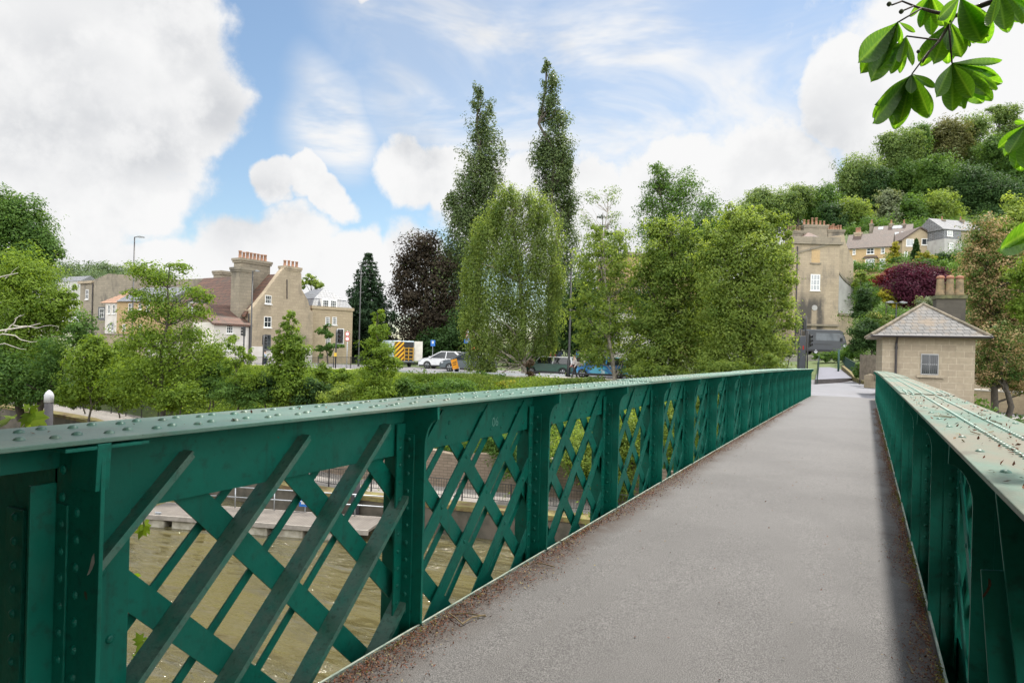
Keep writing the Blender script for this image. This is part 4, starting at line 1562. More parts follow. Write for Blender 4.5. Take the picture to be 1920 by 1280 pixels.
def toll_house():
    f = Fr(1655, 33.0, 1829, 31.4, -3.0)
    # facade lies square to the bridge
    root = thing('toll_house', 'small square stone toll house with a low slate pyramid roof at the bridge end', 'house', f.o, f.rz)
    X = f.xz
    ze = X(1740, 632)[1]
    wall = stone('toll_house_ashlar', (0.36, 0.30, 0.215), (0.30, 0.245, 0.175), (0.47, 0.40, 0.30), 0.62, 0.30, (0.27, 0.21, 0.15), 0.45, msize=0.011)
    Dp = f.w
    MB().box(0, f.w, 0, Dp, -2, ze).build('wall', wall, root)
    zt = X(1741, 571, Dp / 2)[1]
    mb = MB(); hip_roof(mb, 0, f.w, 0, Dp, ze + 0.05, zt - ze, 0.52, 0.0)
    rf = mb.build('roof', SLATE_OLD, root)
    mb = MB()
    cx = f.w / 2
    for (a, b) in (((-0.52, -0.52), (cx, Dp / 2)), ((f.w + 0.52, -0.52), (cx, Dp / 2)), ((-0.52, Dp + 0.52), (cx, Dp / 2)), ((f.w + 0.52, Dp + 0.52), (cx, Dp / 2))):
        mb.tube([(a[0], a[1], ze + 0.06), (b[0], b[1], zt + 0.03)], 0.085, 8)
    mb.build('ridge_tiles', simple('mossy_ridge', (0.20, 0.165, 0.12), 0.9, (0.085, 0.075, 0.05), 4, 0.9, 0.5, 20), rf)
    MB().box(-0.5, f.w + 0.5, -0.5, Dp + 0.5, ze - 0.04, ze + 0.045).build('soffit', simple('eaves_board', (0.32, 0.27, 0.21), 0.8), root)
    mb = MB(); mb.tube([(-0.56, -0.56, ze + 0.02), (f.w + 0.56, -0.56, ze + 0.02)], 0.06, 8); mb.tube([(f.w + 0.56, -0.56, ze + 0.02), (f.w + 0.56, Dp, ze + 0.02)], 0.06, 8)
    mb.build('gutter', PIPE, root)
    a, z1 = X(1727, 663); b, z0 = X(1759, 703)
    window(root, a, b, z0, z1, 0.0, 2, 2, None, simple('grey_window_paint', (0.42, 0.42, 0.42), 0.5), False, 0.045)
    mb = MB()
    for k in range(9):
        x = a + (b - a) * (k + 0.5) / 9
        mb.bar((x, -0.062, z0 + 0.03), (x, -0.062, z1 - 0.03), 0.014, 0.014, (1, 0, 0))
    mb.build('window_bars', LEAD, root)
    a, _ = X(1718, 705); b, _ = X(1769, 705)
    MB().box(a, b, -0.13, -0.004, z0 - 0.14, z0 - 0.012).build('sill', wall, root)
    px = X(1680, 660)[0]
    mb = MB(); mb.tube([(px, -0.5, ze - 0.02), (px, -0.08, ze - 0.3), (px, -0.08, -1)], 0.05, 8)
    for z in (ze - 0.6, ze - 1.9): mb.tube([(px, -0.08, z), (px, -0.08, z + 0.12)], 0.07, 8)
    mb.build('downpipe', PIPE, root)
    # big chimney block behind
    f = Fr(1754, 37.5, 1809, 37.0, -2.0)
    root = thing('chimney_block', 'dark mossy stone chimney with three tall buff pots behind the toll house', 'chimney', f.o, f.rz)
    z = f.xz(1780, 556)[1]
    dk = stone('sooty_stone', (0.085, 0.075, 0.058), (0.065, 0.058, 0.045), (0.07, 0.06, 0.05), 0.8, 0.3, (0.03, 0.03, 0.025), 0.8)
    MB().box(0, f.w, 0, 0.9, -1, z - 0.12).build('shaft', dk, root)
    MB().box(-0.07, f.w + 0.07, -0.08, 0.98, z - 0.118, z + 0.08).build('cap', simple('mossy_cap', (0.13, 0.13, 0.06), 0.95, (0.06, 0.06, 0.035), 5, 0.9, 0.5, 20), root)
    for px in (1763, 1781, 1799):
        x = f.xz(px, 540, 0.45)[0]
        zt = f.xz(px, 519, 0.45)[1]
        h = zt - z - 0.08
        p = MB().lathe([(0.25, 0), (0.25, 0.1), (0.23, 0.12), (0.20, h * 0.6), (0.185, h - 0.12)], (x, 0.45, z + 0.08), 14).build('chimney_pot', POT_BUFF, root, True)
        MB().lathe([(0.2, h - 0.118), (0.215, h - 0.1), (0.215, h - 0.04), (0.17, h + 0.04), (0.05, h + 0.08)], (x, 0.45, z + 0.08), 14).build('hood', simple('terracotta_hood', (0.26, 0.11, 0.06), 0.8, (0.17, 0.08, 0.05), 8, 0.6), p, True)


toll_house()


def hill_houses():
    def g(px, py, D): return P(px, py, D).z
    # golden semi-detached pair
    f = Fr(1585, 128, 1664, 124, g(1625, 512, 126) - 1.5)
    root = thing('golden_stone_pair', 'golden stone houses with a brown roof and an arched white door on the hillside', 'house', f.o, f.rz)
    X = f.xz
    ze = X(1625, 463)[1]
    MB().box(0, f.w, 0, 7, 0, ze).build('wall', BATH_GOLD, root)
    mb = MB(); zr = X(1625, 440, 3.5)[1]; gable_roof_x(mb, 0, f.w, 0, 7, ze + 0.05, zr - ze, 0.4); mb.build('roof', PLAIN_TILE, root)
    MB().box(-0.1, f.w + 0.1, -0.15, -0.003, ze - 0.35, ze - 0.02).build('fascia', FRAMEW, root)
    for p in ((1599, 1604, 467, 477), (1625, 1639, 465, 476), (1652, 1659, 464, 475)):
        a, z1 = X(p[0], p[2]); b, z0 = X(p[1], p[3]); window(root, a, b, z0, z1, 0, 2, 2, fw=0.1)
    a, z1 = X(1624, 487); b, z0 = X(1641, 502)
    MB().box(a - 0.3, b + 0.3, -0.9, -0.003, z0 - 0.5, z1 + 0.15).build('bay', BATH_GOLD, root)
    window(root, a, b, z0, z1, -0.9, 3, 2, CURTAIN, fw=0.1)
    hp = MB(); hp.add([(a - 0.5, -1.1, z1 + 0.153), (b + 0.5, -1.1, z1 + 0.153), (b + 0.2, -0.004, z1 + 0.7), (a - 0.2, -0.004, z1 + 0.7), (a - 0.5, -0.004, z1 + 0.153), (b + 0.5, -0.004, z1 + 0.153)], [(0, 1, 2, 3), (0, 3, 4), (1, 5, 2)])
    hp.build('bay_roof', PLAIN_TILE, root)
    a, z1 = X(1649, 485); b, z0 = X(1660, 505)
    window(root, a, b, z0, z1, 0, 1, 1, CURTAIN, fw=0.28, sill=False, door=True)
    a, z1 = X(1600, 488); b, z0 = X(1605, 502); window(root, a, b, z0, z1, 0, 1, 2, fw=0.1)
    a, zt = X(1602, 436, 3); b, _ = X(1615, 436, 3)
    stack(root, a, b, 3, 4.2, ze + 1, zt, BATH); pots(root, np.linspace(a + 0.3, b - 0.3, 5), 3.6, zt, 0.9, 0.16, POT, 0.2, 5)
    # gable-fronted house
    f = Fr(1687, 132, 1761, 132, g(1720, 490, 132) - 1.5)
    root = thing('gable_fronted_house', 'wide gable-fronted stone house with two picture windows on the hillside', 'house', f.o, f.rz)
    X = f.xz
    zl = X(1690, 450)[1]; a = X(1725, 428)
    MB().prism([(0, 0), (f.w, 0), (f.w, zl), (a[0], a[1]), (0, zl)], lambda u, v, d: (u, d, v), 0, 8).build('wall', BATH_CLEAN, root)
    s = (a[1] - zl) / a[0]
    mb = MB()
    mb.prism([(-0.4, zl - 0.4 * s), (a[0], a[1]), (a[0], a[1] + 0.3), (-0.4, zl - 0.4 * s + 0.3)], lambda u, v, d: (u, d, v), -0.3, 8.3)
    s = (a[1] - zl) / (f.w - a[0])
    mb.prism([(a[0], a[1] + 0.3), (a[0], a[1]), (f.w + 0.4, zl - 0.4 * s), (f.w + 0.4, zl - 0.4 * s + 0.3)], lambda u, v, d: (u, d, v), -0.3, 8.3)
    mb.build('roof', PLAIN_TILE, root)
    for p, mt in (((1699, 1713, 448, 462), CURTAIN), ((1728, 1747, 447, 460), GLASS), ((1695, 1702, 472, 482), CURTAIN), ((1744, 1753, 466, 474), GLASS)):
        a, z1 = X(p[0], p[2]); b, z0 = X(p[1], p[3]); window(root, a, b, z0, z1, 0, 2, 1, mt, fw=0.12)
    # grey semi with slate roof
    f = Fr(1766, 128, 1842, 130, g(1790, 478, 128) - 1.0)
    root = thing('slate_hung_house', 'grey houses with pale slate roofs and a white lower wall on the hillside', 'house', f.o, f.rz)
    X = f.xz
    ze = X(1800, 431)[1]; zm = X(1785, 448)[1]; xm = X(1805, 440)[0]
    MB().box(0, xm, 0, 7, 0, zm).build('white_wall', RENDER_G, root)
    MB().box(0.05, xm - 0.02, 0.3, 7, zm + 0.003, ze).build('slate_wall', SLATE, root)
    MB().box(xm, f.w, 0.5, 7, 0, ze - 0.02).build('stone_wall', BATH, root)
    mb = MB(); zr = X(1800, 418, 3.5)[1]; gable_roof_x(mb, 0, f.w, 0.3, 7, ze + 0.05, zr - ze + 0.3, 0.2); mb.build('roof', tiles('pale_slate', (0.21, 0.21, 0.215), (0.16, 0.16, 0.165), 0.4, 0.3, (0.16, 0.15, 0.14), 0.4), root)
    for p in ((1778, 1788, 432, 443), (1780, 1787, 455, 467), (1824, 1834, 430, 436)):
        a, z1 = X(p[0], p[2]); b, z0 = X(p[1], p[3]); window(root, a, b, z0, z1, 0.25 if p[0] == 1778 else (0.5 if p[0] > 1800 else 0), 2, 2, CURTAIN, fw=0.12)
    for px in (1766, 1801, 1839):
        a, zt = X(px - 2, 413, 3.5); b, _ = X(px + 2, 413, 3.5)
        stack(root, a, b, 3, 4, ze, zt, BATH_DARK); pots(root, [(a + b) / 2], 3.5, zt, 0.8, 0.15, POT, 0.1, px)
    # brown roofs behind
    f = Fr(1632, 150, 1700, 146, g(1660, 455, 148) - 1)
    root = thing('brown_roofed_terrace', 'row of brown tiled roofs with skylights and chimneys above the golden pair', 'house', f.o, f.rz)
    X = f.xz
    ze = X(1660, 449)[1]
    MB().box(0, f.w, 0, 9, 0, ze).build('wall', BATH_DARK, root)
    mb = MB(); zr = X(1660, 425, 4.5)[1]; gable_roof_x(mb, 0, f.w, 0, 9, ze + 0.05, zr - ze, 0.4); rf = mb.build('roof', PLAIN_TILE, root)
    k = (zr - ze) / 4.5
    for px, py in ((1648, 443), (1661, 443), (1680, 442), (1694, 440), (1677, 427), (1687, 426), (1651, 430)):
        yy = 1.0 if py > 435 else 3.3
        x = X(px, py, yy)[0]
        z = ze + 0.19 + yy * k
        sk = MB(); sk.add([(x - 0.5, yy, z + 0.06), (x + 0.5, yy, z + 0.06), (x + 0.5, yy + 0.9, z + 0.06 + 0.9 * k), (x - 0.5, yy + 0.9, z + 0.06 + 0.9 * k), (x - 0.5, yy, z - 0.2), (x + 0.5, yy, z - 0.2), (x + 0.5, yy + 0.9, z - 0.2 + 0.9 * k), (x - 0.5, yy + 0.9, z - 0.2 + 0.9 * k)], [(0, 1, 2, 3), (4, 5, 1, 0), (5, 6, 2, 1), (7, 4, 0, 3)])
        sk.build('skylight', CURTAIN, root)
    for px in (1634, 1671, 1695):
        a, zt = X(px - 3, 420, 4.5); b, _ = X(px + 3, 420, 4.5)
        stack(root, a, b, 4, 5.2, ze + 1, zt, BATH_DARK); pots(root, np.linspace(a + .3, b - .3, 2), 4.6, zt, 0.9, 0.18, POT, 0.1, px)
    # stone house half hidden behind the middle trees
    f = Fr(1176, 98, 1330, 104, 0.0)
    root = thing('hidden_stone_house', 'golden stone house with a parapet mostly hidden behind the tall riverside trees', 'house', f.o, f.rz)
    z = f.xz(1210, 482)[1]
    MB().box(0, f.w, 0, 9, -1, z).build('wall', BATH_GOLD, root)
    MB().box(-0.3, f.w + 0.3, -0.3, 9, z + 0.003, z + 0.5).build('cornice', BATH_DARK, root)
    px = f.xz(1198, 510)[0]
    MB().tube([(px, -0.12, 0), (px, -0.12, z)], 0.1, 8).build('downpipe', GALV, root)
    f = Fr(1150, 74, 1270, 78, -0.3)
    root = thing('white_shop', 'low white building with a dark door behind the riverside trees across the road', 'building', f.o, f.rz)
    z = f.xz(1210, 588)[1]
    MB().box(0, f.w, 0, 6, -1, z).build('wall', RENDER_W, root)
    MB().box(-0.2, f.w + 0.2, -0.3, 6.2, z + 0.002, z + 0.3).build('roof', LEAD, root)
    a, z1 = f.xz(1184, 636); b, z0 = f.xz(1200, 660)
    MB().box(a, b, -0.05, -0.003, 0, z1).build('door', PIPE, root)


hill_houses()

# distant houses on the left skyline
f = Fr(105, 330, 150, 320, 20)
root = thing('distant_terrace', 'far pale terrace of houses below the wooded skyline on the left', 'house', f.o, f.rz)
f.o.z = 0
z0 = P(125, 545, 325).z; z1 = P(125, 527, 325).z
root.location.z = z0 - 12
MB().box(0, f.w, 0, 8, 0, 12 + z1 - z0).build('wall', RENDER_G, root)
mb = MB(); gable_roof_x(mb, 0, f.w, 0, 8, 12 + z1 - z0 + 0.05, 2.6, 0.3); mb.build('roof', SLATE, root)
for i in range(5):
    window(root, 1 + i * f.w / 5, 2.4 + i * f.w / 5, 8.5 + z1 - z0, 10.3 + z1 - z0, 0, 2, 2, sill=False)


# ------------------------------------------------------------------ trees
FRESH = leafmat('fresh_leaves', (0.046, 0.096, 0.012), (0.20, 0.285, 0.042), trans=0.47)
MIDG = leafmat('mid_green_leaves', (0.034, 0.081, 0.017), (0.123, 0.210, 0.045), trans=0.42)
DEEP = leafmat('deep_green_leaves', (0.016, 0.043, 0.014), (0.061, 0.115, 0.032), trans=0.33)
BIRCH = leafmat('birch_leaves', (0.066, 0.116, 0.028), (0.255, 0.32, 0.092), trans=0.52)
YELLOWG = leafmat('yellow_green_leaves', (0.070, 0.124, 0.024), (0.265, 0.335, 0.080), trans=0.52)
GOLD = leafmat('golden_leaves', (0.14, 0.15, 0.012), (0.38, 0.34, 0.04), trans=0.4)
POPLAR = leafmat('poplar_leaves', (0.036, 0.066, 0.022), (0.14, 0.185, 0.07), rough=0.4, trans=0.32)
CONIFER = leafmat('conifer_needles', (0.012, 0.031, 0.014), (0.044, 0.081, 0.036), trans=0.15)
COPPER = leafmat('copper_leaves', (0.016, 0.014, 0.010), (0.062, 0.048, 0.030), (0.060, 0.085, 0.022), tcol=(1.5, 1.0, 0.8), trans=0.25)
PURPLE = leafmat('purple_leaves', (0.034, 0.008, 0.018), (0.111, 0.026, 0.047), tcol=(1.8, 0.6, 0.8), trans=0.30)
REDL = leafmat('red_leaves', (0.08, 0.010, 0.010), (0.24, 0.035, 0.030), trans=0.3, tcol=(1.6, 0.7, 0.6))
TAN = leafmat('seeding_leaves', (0.030, 0.070, 0.014), (0.12, 0.175, 0.04), (0.40, 0.285, 0.15), stops=(0.5, 0.62), tcol=(1.2, 1.1, 0.8), trans=0.35)
OLIVE = leafmat('olive_leaves', (0.052, 0.100, 0.028), (0.205, 0.275, 0.085), trans=0.45)
SILVER = leafmat('grey_green_leaves', (0.07, 0.10, 0.05), (0.24, 0.27, 0.16), trans=0.3)

tree('broad_tree', 'tall broad leafy tree at the far left edge, its round crown against the clouds', 62,
     [(10, 420, 80, 70), (45, 405, 45, 55), (75, 460, 42, 48), (-40, 500, 100, 130), (40, 490, 70, 60), (-20, 380, 50, 50), (100, 478, 22, 30)], (0, 760), MIDG, seed=11, trunk_r=0.45)
tree('bright_tree', 'bright green tree below the broad left tree, with bare pale branches', 50,
     [(40, 520, 70, 62), (75, 575, 62, 62), (20, 600, 75, 70), (110, 590, 40, 48), (60, 650, 70, 50), (130, 560, 22, 26)], (40, 770), FRESH, seed=12, trunk_r=0.3, tone0=0.55)
tree('shade_tree', 'dark green low tree in shade at the left edge above the railing', 46,
     [(20, 700, 70, 55), (100, 680, 45, 60), (70, 725, 70, 35), (-30, 680, 60, 80), (148, 625, 34, 46)], (60, 770), MIDG, seed=13, trunk_r=0.22, tone0=0.3)
tree('young_tree', 'light feathery young tree right of the dark left tree, above the railing', 43,
     [(155, 690, 45, 50), (190, 670, 38, 40), (175, 645, 28, 30), (215, 715, 40, 36), (140, 735, 45, 28)], (165, 770), FRESH, seed=14, trunk_r=0.08, tone0=0.5, cov=2.2)
# bare branches reaching out of the left crown
rng = np.random.default_rng(3)
root = thing('bare_branch', 'bare pale dead branches reaching out of the bright left tree', 'branch', P(-60, 640, 45))
mb = MB(); o = P(-60, 640, 45)
for a, b_, r0 in (((-60, 632), (76, 606), 0.10), ((10, 622), (40, 590), 0.06), ((-60, 545), (34, 512), 0.09), ((10, 522), (36, 500), .03), ((25, 610), (110, 612), 0.04), ((-20, 628), (70, 640), 0.06), ((-40, 640), (50, 655), .05), ((28, 598), (46, 588), .03)):
    limb(mb, P(*a, 45) - o, P(*b_, 45) - o, r0, r0 * 0.25, rng, 6, 6, 0.03)
mb.build('wood', BARK_DEAD, root, True)

tree('layered_tree', 'open layered tree with dark trunk before the lamp and stone houses', 41,
     [(332, 500, 24, 13), (270, 505, 34, 13), (300, 522, 48, 15), (245, 548, 22, 11), (290, 560, 40, 15), (362, 548, 34, 13), (390, 555, 14, 9), (318, 588, 52, 17), (255, 592, 32, 14), (372, 585, 28, 14),
      (285, 625, 58, 19), (360, 625, 40, 19), (330, 655, 65, 22), (395, 655, 34, 22), (250, 645, 34, 16), (290, 690, 70, 30), (390, 690, 42, 28), (250, 722, 60, 32), (345, 725, 70, 32)],
     (299, 775), FRESH, seed=21, trunk_r=0.17, clump=0.26, cov=2.0, rs=1.04, tone0=0.5, per=30, top=(318, 500))
tree('alder_sapling', 'bushy young green tree in front of the gabled stone house', 38,
     [(543, 598, 16, 24), (540, 632, 32, 26), (552, 662, 38, 30), (540, 695, 48, 34), (552, 735, 55, 34), (520, 660, 24, 22)], (545, 770), FRESH, seed=22, trunk_r=0.09, tone0=0.4, cov=2.6)
tree('alder_sapling', 'slender light green young tree left of the yellow-backed van', 38,
     [(708, 590, 13, 20), (708, 622, 28, 24), (716, 655, 38, 28), (706, 690, 42, 32), (700, 730, 52, 32), (735, 680, 22, 22)], (707, 770), FRESH, seed=23, trunk_r=0.08, tone0=0.6, cov=2.3)
tree('alder_sapling', 'thin sparse sapling in front of the white cottage wall', 37,
     [(440, 640, 20, 24), (456, 672, 26, 30), (432, 690, 30, 26), (462, 712, 40, 26)], (452, 765), FRESH, seed=24, trunk_r=0.05, tone0=0.55, cov=1.2)
tree('small_street_tree', 'small grey-green tree beside the traffic light on the left', 66,
     [(612, 625, 18, 22), (622, 650, 20, 18), (605, 655, 16, 16)], (615, 690), MIDG, seed=25, trunk_r=0.1, cov=2.0)
tree('skyline_tree', 'yellow-green tree peeping over the roof between gabled house and slate house', 120, [(583, 525, 20, 14), (592, 535, 16, 14), (572, 533, 12, 10)], (585, 600), YELLOWG, seed=26, trunk_r=0.3, gz=2)


def conifer(name, label, D, top, base, half, mat, seed, tiers=26, trunk_r=0.3, lpx=4.5, up=0.0, n_per=75, gz=None):
    """tiers of drooping boughs on a straight stem; half(s) = half width in pixels at s (0 top, 1 bottom)"""
    rng = np.random.default_rng(seed)
    k = D / F_PX
    t0, b0 = P(*top, D), P(*base, D)
    b0.z = ground(b0.x, b0.y) if gz is None else gz
    zb = P(*base, D).z
    root = thing(name, label, 'tree', b0)
    C, N, T = [], [], []
    mb = MB()
    H = t0.z - zb
    mb.tube([(0, 0, -0.3), (0, 0, (zb - b0.z) + H * 0.5), (0, 0, t0.z - b0.z)], [trunk_r, trunk_r * 0.6, 0.03], 8)
    for i in range(tiers):
        s = (i + 0.5) / tiers
        L = half(s) * k
        z = t0.z - b0.z - s * H
        m = max(5, int(6 + 9 * s))
        a0 = rng.uniform(0, 6.28)
        for j in range(m):
            a = a0 + 6.283 * j / m + rng.normal(0, 0.15)
            l = L * rng.uniform(0.65, 1.12)
            dirv = np.array([math.cos(a), math.sin(a), 0])
            q = int(n_per * (0.35 + s) * max(0.5, L * 0.35))
            u = rng.uniform(0.12, 1, size=q) ** 0.75
            w = rng.normal(0, 1, size=q) * (0.06 + 0.16 * l * (1 - u * 0.75))
            zz = z + up * l * u - (0.16 + 0.1 * s) * l * u ** 1.6 + rng.normal(0, 0.09 + 0.02 * l, size=q)
            perp = np.array([-dirv[1], dirv[0], 0])
            C.append(dirv * (u * l)[:, None] + perp * w[:, None] + np.stack([0 * u, 0 * u, zz], 1))
            N.append(rng.normal(size=(q, 3)) * 0.55 + np.array([0, 0, 1.0]) + dirv * 0.2)
            T.append(np.full(q, 0.42 + rng.normal(0, 0.12)))
            mb.tube([(0, 0, z), tuple(dirv * l * 0.9 + np.array([0, 0, z + up * l - 0.18 * l]))], [0.05, 0.012], 4, False)
    C = np.concatenate(C); N = np.concatenate(N); T = np.concatenate(T)
    T = np.clip(T + rng.normal(0, 0.15, size=len(T)), 0, 1)
    V, Fq, tv = leaves(C, N, lpx * k, rng, T, 0.45)
    npmesh('crown', V, Fq, mat, root, tv)
    mb.build('trunk', BARK, root, True)
    return root


conifer('conifer', 'tall dark drooping conifer right of the pale slate-roofed house', 80, (688, 474), (685, 690),
        lambda s: 5 + 52 * min(1, s * 1.9) ** 0.8, CONIFER, 31, 30, 0.35, n_per=190, lpx=5.0)
conifer('flat_topped_cedar', 'dark flat-tiered cedar rising behind the bare birch in the middle', 92, (1127, 398), (1125, 610),
        lambda s: 14 + 50 * min(1, s * 2.2), CONIFER, 32, 12, 0.4, up=0.12, n_per=60)
conifer('garden_conifer', 'small dark pointed conifer in front of the gable-fronted house', 110, (1718, 448), (1717, 492), lambda s: 2 + 11 * s, DEEP, 33, 16, 0.1, n_per=55)
tree('copper_tree', 'large dark copper-leaved tree between the conifer and the left poplar', 82,
     [(795, 468, 44, 40), (765, 505, 36, 42), (815, 510, 45, 50), (770, 555, 40, 42), (825, 570, 50, 50), (790, 610, 62, 42), (850, 610, 40, 45), (800, 645, 60, 28)], (800, 680), COPPER, seed=34, trunk_r=0.5, clump=0.2, cov=2.6)
for nm, ell, sd, base, lb in (
    ('l', [(898, 172, 10, 16), (906, 200, 19, 30), (909, 240, 27, 42), (911, 285, 34, 45), (890, 315, 28, 40), (915, 335, 33, 40), (878, 360, 30, 38), (912, 385, 38, 45), (885, 420, 52, 48), (865, 395, 30, 34), (845, 375, 14, 22), (875, 480, 55, 50), (840, 480, 20, 50), (855, 540, 48, 60), (870, 600, 48, 50)], 41, (890, 680), 'left of two tall dark poplars, shorter and broader'),
    ('r', [(1024, 122, 11, 13), (1030, 150, 17, 26), (1036, 190, 22, 36), (1022, 210, 14, 26), (1043, 235, 26, 40), (1035, 280, 38, 36), (1055, 290, 27, 40), (1020, 300, 26, 30), (1050, 330, 34, 40), (1060, 380, 30, 44), (1030, 350, 32, 36), (1062, 430, 26, 50), (1052, 490, 28, 50), (1050, 560, 30, 60)], 42, (1050, 680), 'right of two tall dark poplars, taller with a thin leaning tip')):
    tree('poplar', lb, 84, ell, base, POPLAR, seed=sd, trunk_r=0.45, stretch=(0.75, 0.75, 1.5), clump=0.21, per=44, cov=1.9, rs=1.03, lpx=4.4, group='pair of tall poplars across the road', tone0=0.42, top=(ell[0][0], ell[0][1]))
tree('weeping_birch', 'large weeping pale green birch in front of the two poplars', 50,
     [(960, 372, 28, 28), (990, 385, 30, 30), (935, 398, 26, 30), (1018, 410, 32, 34), (915, 432, 34, 36), (965, 430, 44, 40), (1025, 458, 36, 44), (895, 482, 32, 44), (945, 490, 50, 46), (1000, 510, 50, 50), (1042, 525, 22, 48), (880, 545, 26, 50),
      (925, 560, 46, 54), (980, 580, 48, 54), (1030, 592, 30, 50), (882, 610, 24, 42), (920, 630, 38, 44), (962, 640, 32, 40), (1012, 645, 28, 34), (892, 668, 20, 34), (915, 692, 22, 32), (1036, 642, 16, 28)],
     (985, 720), BIRCH, seed=43, trunk_r=0.22, bark=BARK_PALE, stretch=(0.6, 0.6, 1.9), clump=0.19, per=36, cov=2.35, rs=1.0, droop=0.6, asp=0.5, lpx=3.9, tone0=0.42)
tree('bare_birch', 'thin nearly leafless birch with pale stem right of the tall poplar', 76,
     [(1110, 375, 22, 26), (1140, 370, 24, 26), (1095, 410, 20, 34), (1150, 405, 18, 30), (1120, 450, 35, 40)], (1125, 690), OLIVE, seed=44, trunk_r=0.16, bark=BARK_PALE, cov=0.28, clump=0.25, branch_n=9, lpx=3.4)
tree('riverside_birch', 'pale-stemmed leaning tree with loose yellowish foliage above the blue car', 45,
     [(1140, 455, 42, 34), (1105, 500, 34, 40), (1160, 500, 40, 40), (1120, 555, 46, 40), (1175, 565, 36, 40), (1095, 615, 34, 36), (1150, 620, 50, 36), (1115, 660, 40, 30), (1180, 660, 40, 32), (1125, 432, 18, 20), (1165, 445, 18, 22), (1190, 530, 18, 26), (1080, 570, 16, 26), (1195, 610, 20, 30)],
     (1154, 735), YELLOWG, seed=45, trunk_r=0.16, bark=BARK_PALE, rs=1.0, cov=1.5, tone0=0.38, per=34)
tree('riverside_ash', 'tallest thin-topped tree of the riverside group, feathery crown against white cloud', 56,
     [(1232, 315, 16, 18), (1244, 338, 24, 24), (1228, 352, 22, 26), (1290, 345, 26, 30), (1265, 362, 30, 26), (1215, 380, 26, 26), (1265, 390, 40, 36), (1325, 385, 28, 36), (1230, 420, 42, 36), (1300, 430, 48, 40), (1345, 420, 28, 30), (1260, 470, 60, 50), (1330, 480, 44, 50)],
     (1275, 720), MIDG, seed=46, trunk_r=0.22, rs=1.0, cov=1.35, tone0=0.5, clump=0.24, per=30, lpx=3.8)
tree('riverside_willow', 'dense yellow-green tree in the middle of the riverside group', 44,
     [(1245, 440, 40, 38), (1225, 490, 42, 44), (1285, 500, 60, 50), (1240, 545, 50, 46), (1300, 560, 56, 46), (1225, 600, 46, 44), (1280, 620, 66, 46), (1235, 660, 58, 38), (1310, 665, 52, 36), (1210, 690, 40, 30), (1255, 412, 16, 22), (1228, 425, 14, 22), (1285, 440, 26, 30), (1310, 470, 24, 36), (1195, 520, 16, 26), (1192, 610, 18, 30), (1320, 520, 26, 40)],
     (1262, 725), YELLOWG, seed=47, trunk_r=0.2, rs=1.0, cov=2.3, tone0=0.36)
tree('riverside_maple', 'broad bright yellow-green tree nearest the tall stone building', 41,
     [(1385, 425, 46, 36), (1435, 430, 40, 34), (1350, 470, 46, 40), (1410, 475, 66, 42), (1460, 470, 32, 38), (1375, 530, 66, 46), (1440, 530, 46, 50), (1350, 585, 56, 44), (1425, 585, 58, 46), (1470, 560, 24, 34), (1375, 635, 62, 42), (1435, 645, 44, 38), (1345, 670, 46, 30), (1410, 680, 56, 22), (1368, 402, 16, 20), (1412, 396, 20, 22), (1452, 408, 18, 20), (1478, 440, 14, 18), (1488, 520, 14, 26), (1480, 610, 18, 24), (1330, 440, 18, 30), (1322, 500, 20, 40)],
     (1395, 720), YELLOWG, seed=48, trunk_r=0.22, rs=1.0, cov=2.5, tone0=0.52)
tree('dark_backing_tree', 'dark leafy tree in shade behind the riverside trees, above the cycles', 72,
     [(1090, 560, 50, 60), (1060, 600, 46, 50), (1120, 610, 56, 50), (1085, 640, 60, 34), (1040, 640, 34, 34)], (1085, 690), DEEP, seed=49, trunk_r=0.3, cov=2.4)
tree('dark_backing_tree', 'dark leafy tree in shade between the left poplar and the weeping birch', 76,
     [(850, 630, 44, 40), (880, 600, 40, 44), (820, 640, 40, 30)], (850, 690), DEEP, seed=50, trunk_r=0.3, cov=2.4)
tree('dark_backing_tree', 'dark spreading tree behind the riverside willow, above the white shop roof', 66,
     [(1215, 560, 46, 50), (1245, 610, 50, 40), (1300, 600, 60, 50), (1360, 620, 60, 46), (1420, 630, 50, 40)], (1290, 700), DEEP, seed=51, trunk_r=0.25, cov=1.8)
tree('hedge', 'dark clipped hedge bank along the far side of the road behind the white car', 76,
     [(770, 655, 40, 20), (830, 660, 40, 20), (890, 660, 40, 22), (950, 665, 40, 20), (1010, 668, 40, 18), (900, 640, 30, 22)], (860, 690), DEEP, seed=52, trunk_r=0.1, cov=2.8, fork=False, cat='hedge', tone0=0.5, parts=('stem', 'foliage'))
tree('leaning_sapling', 'reddish thin sapling by the kerb left of the green car', 46,
     [(992, 690, 12, 20), (1000, 705, 16, 12), (985, 715, 10, 10)], (995, 735), leafmat('bronze_leaves', (0.04, 0.03, 0.02), (0.12, 0.08, 0.05)), seed=53, trunk_r=0.04, cov=1.5)

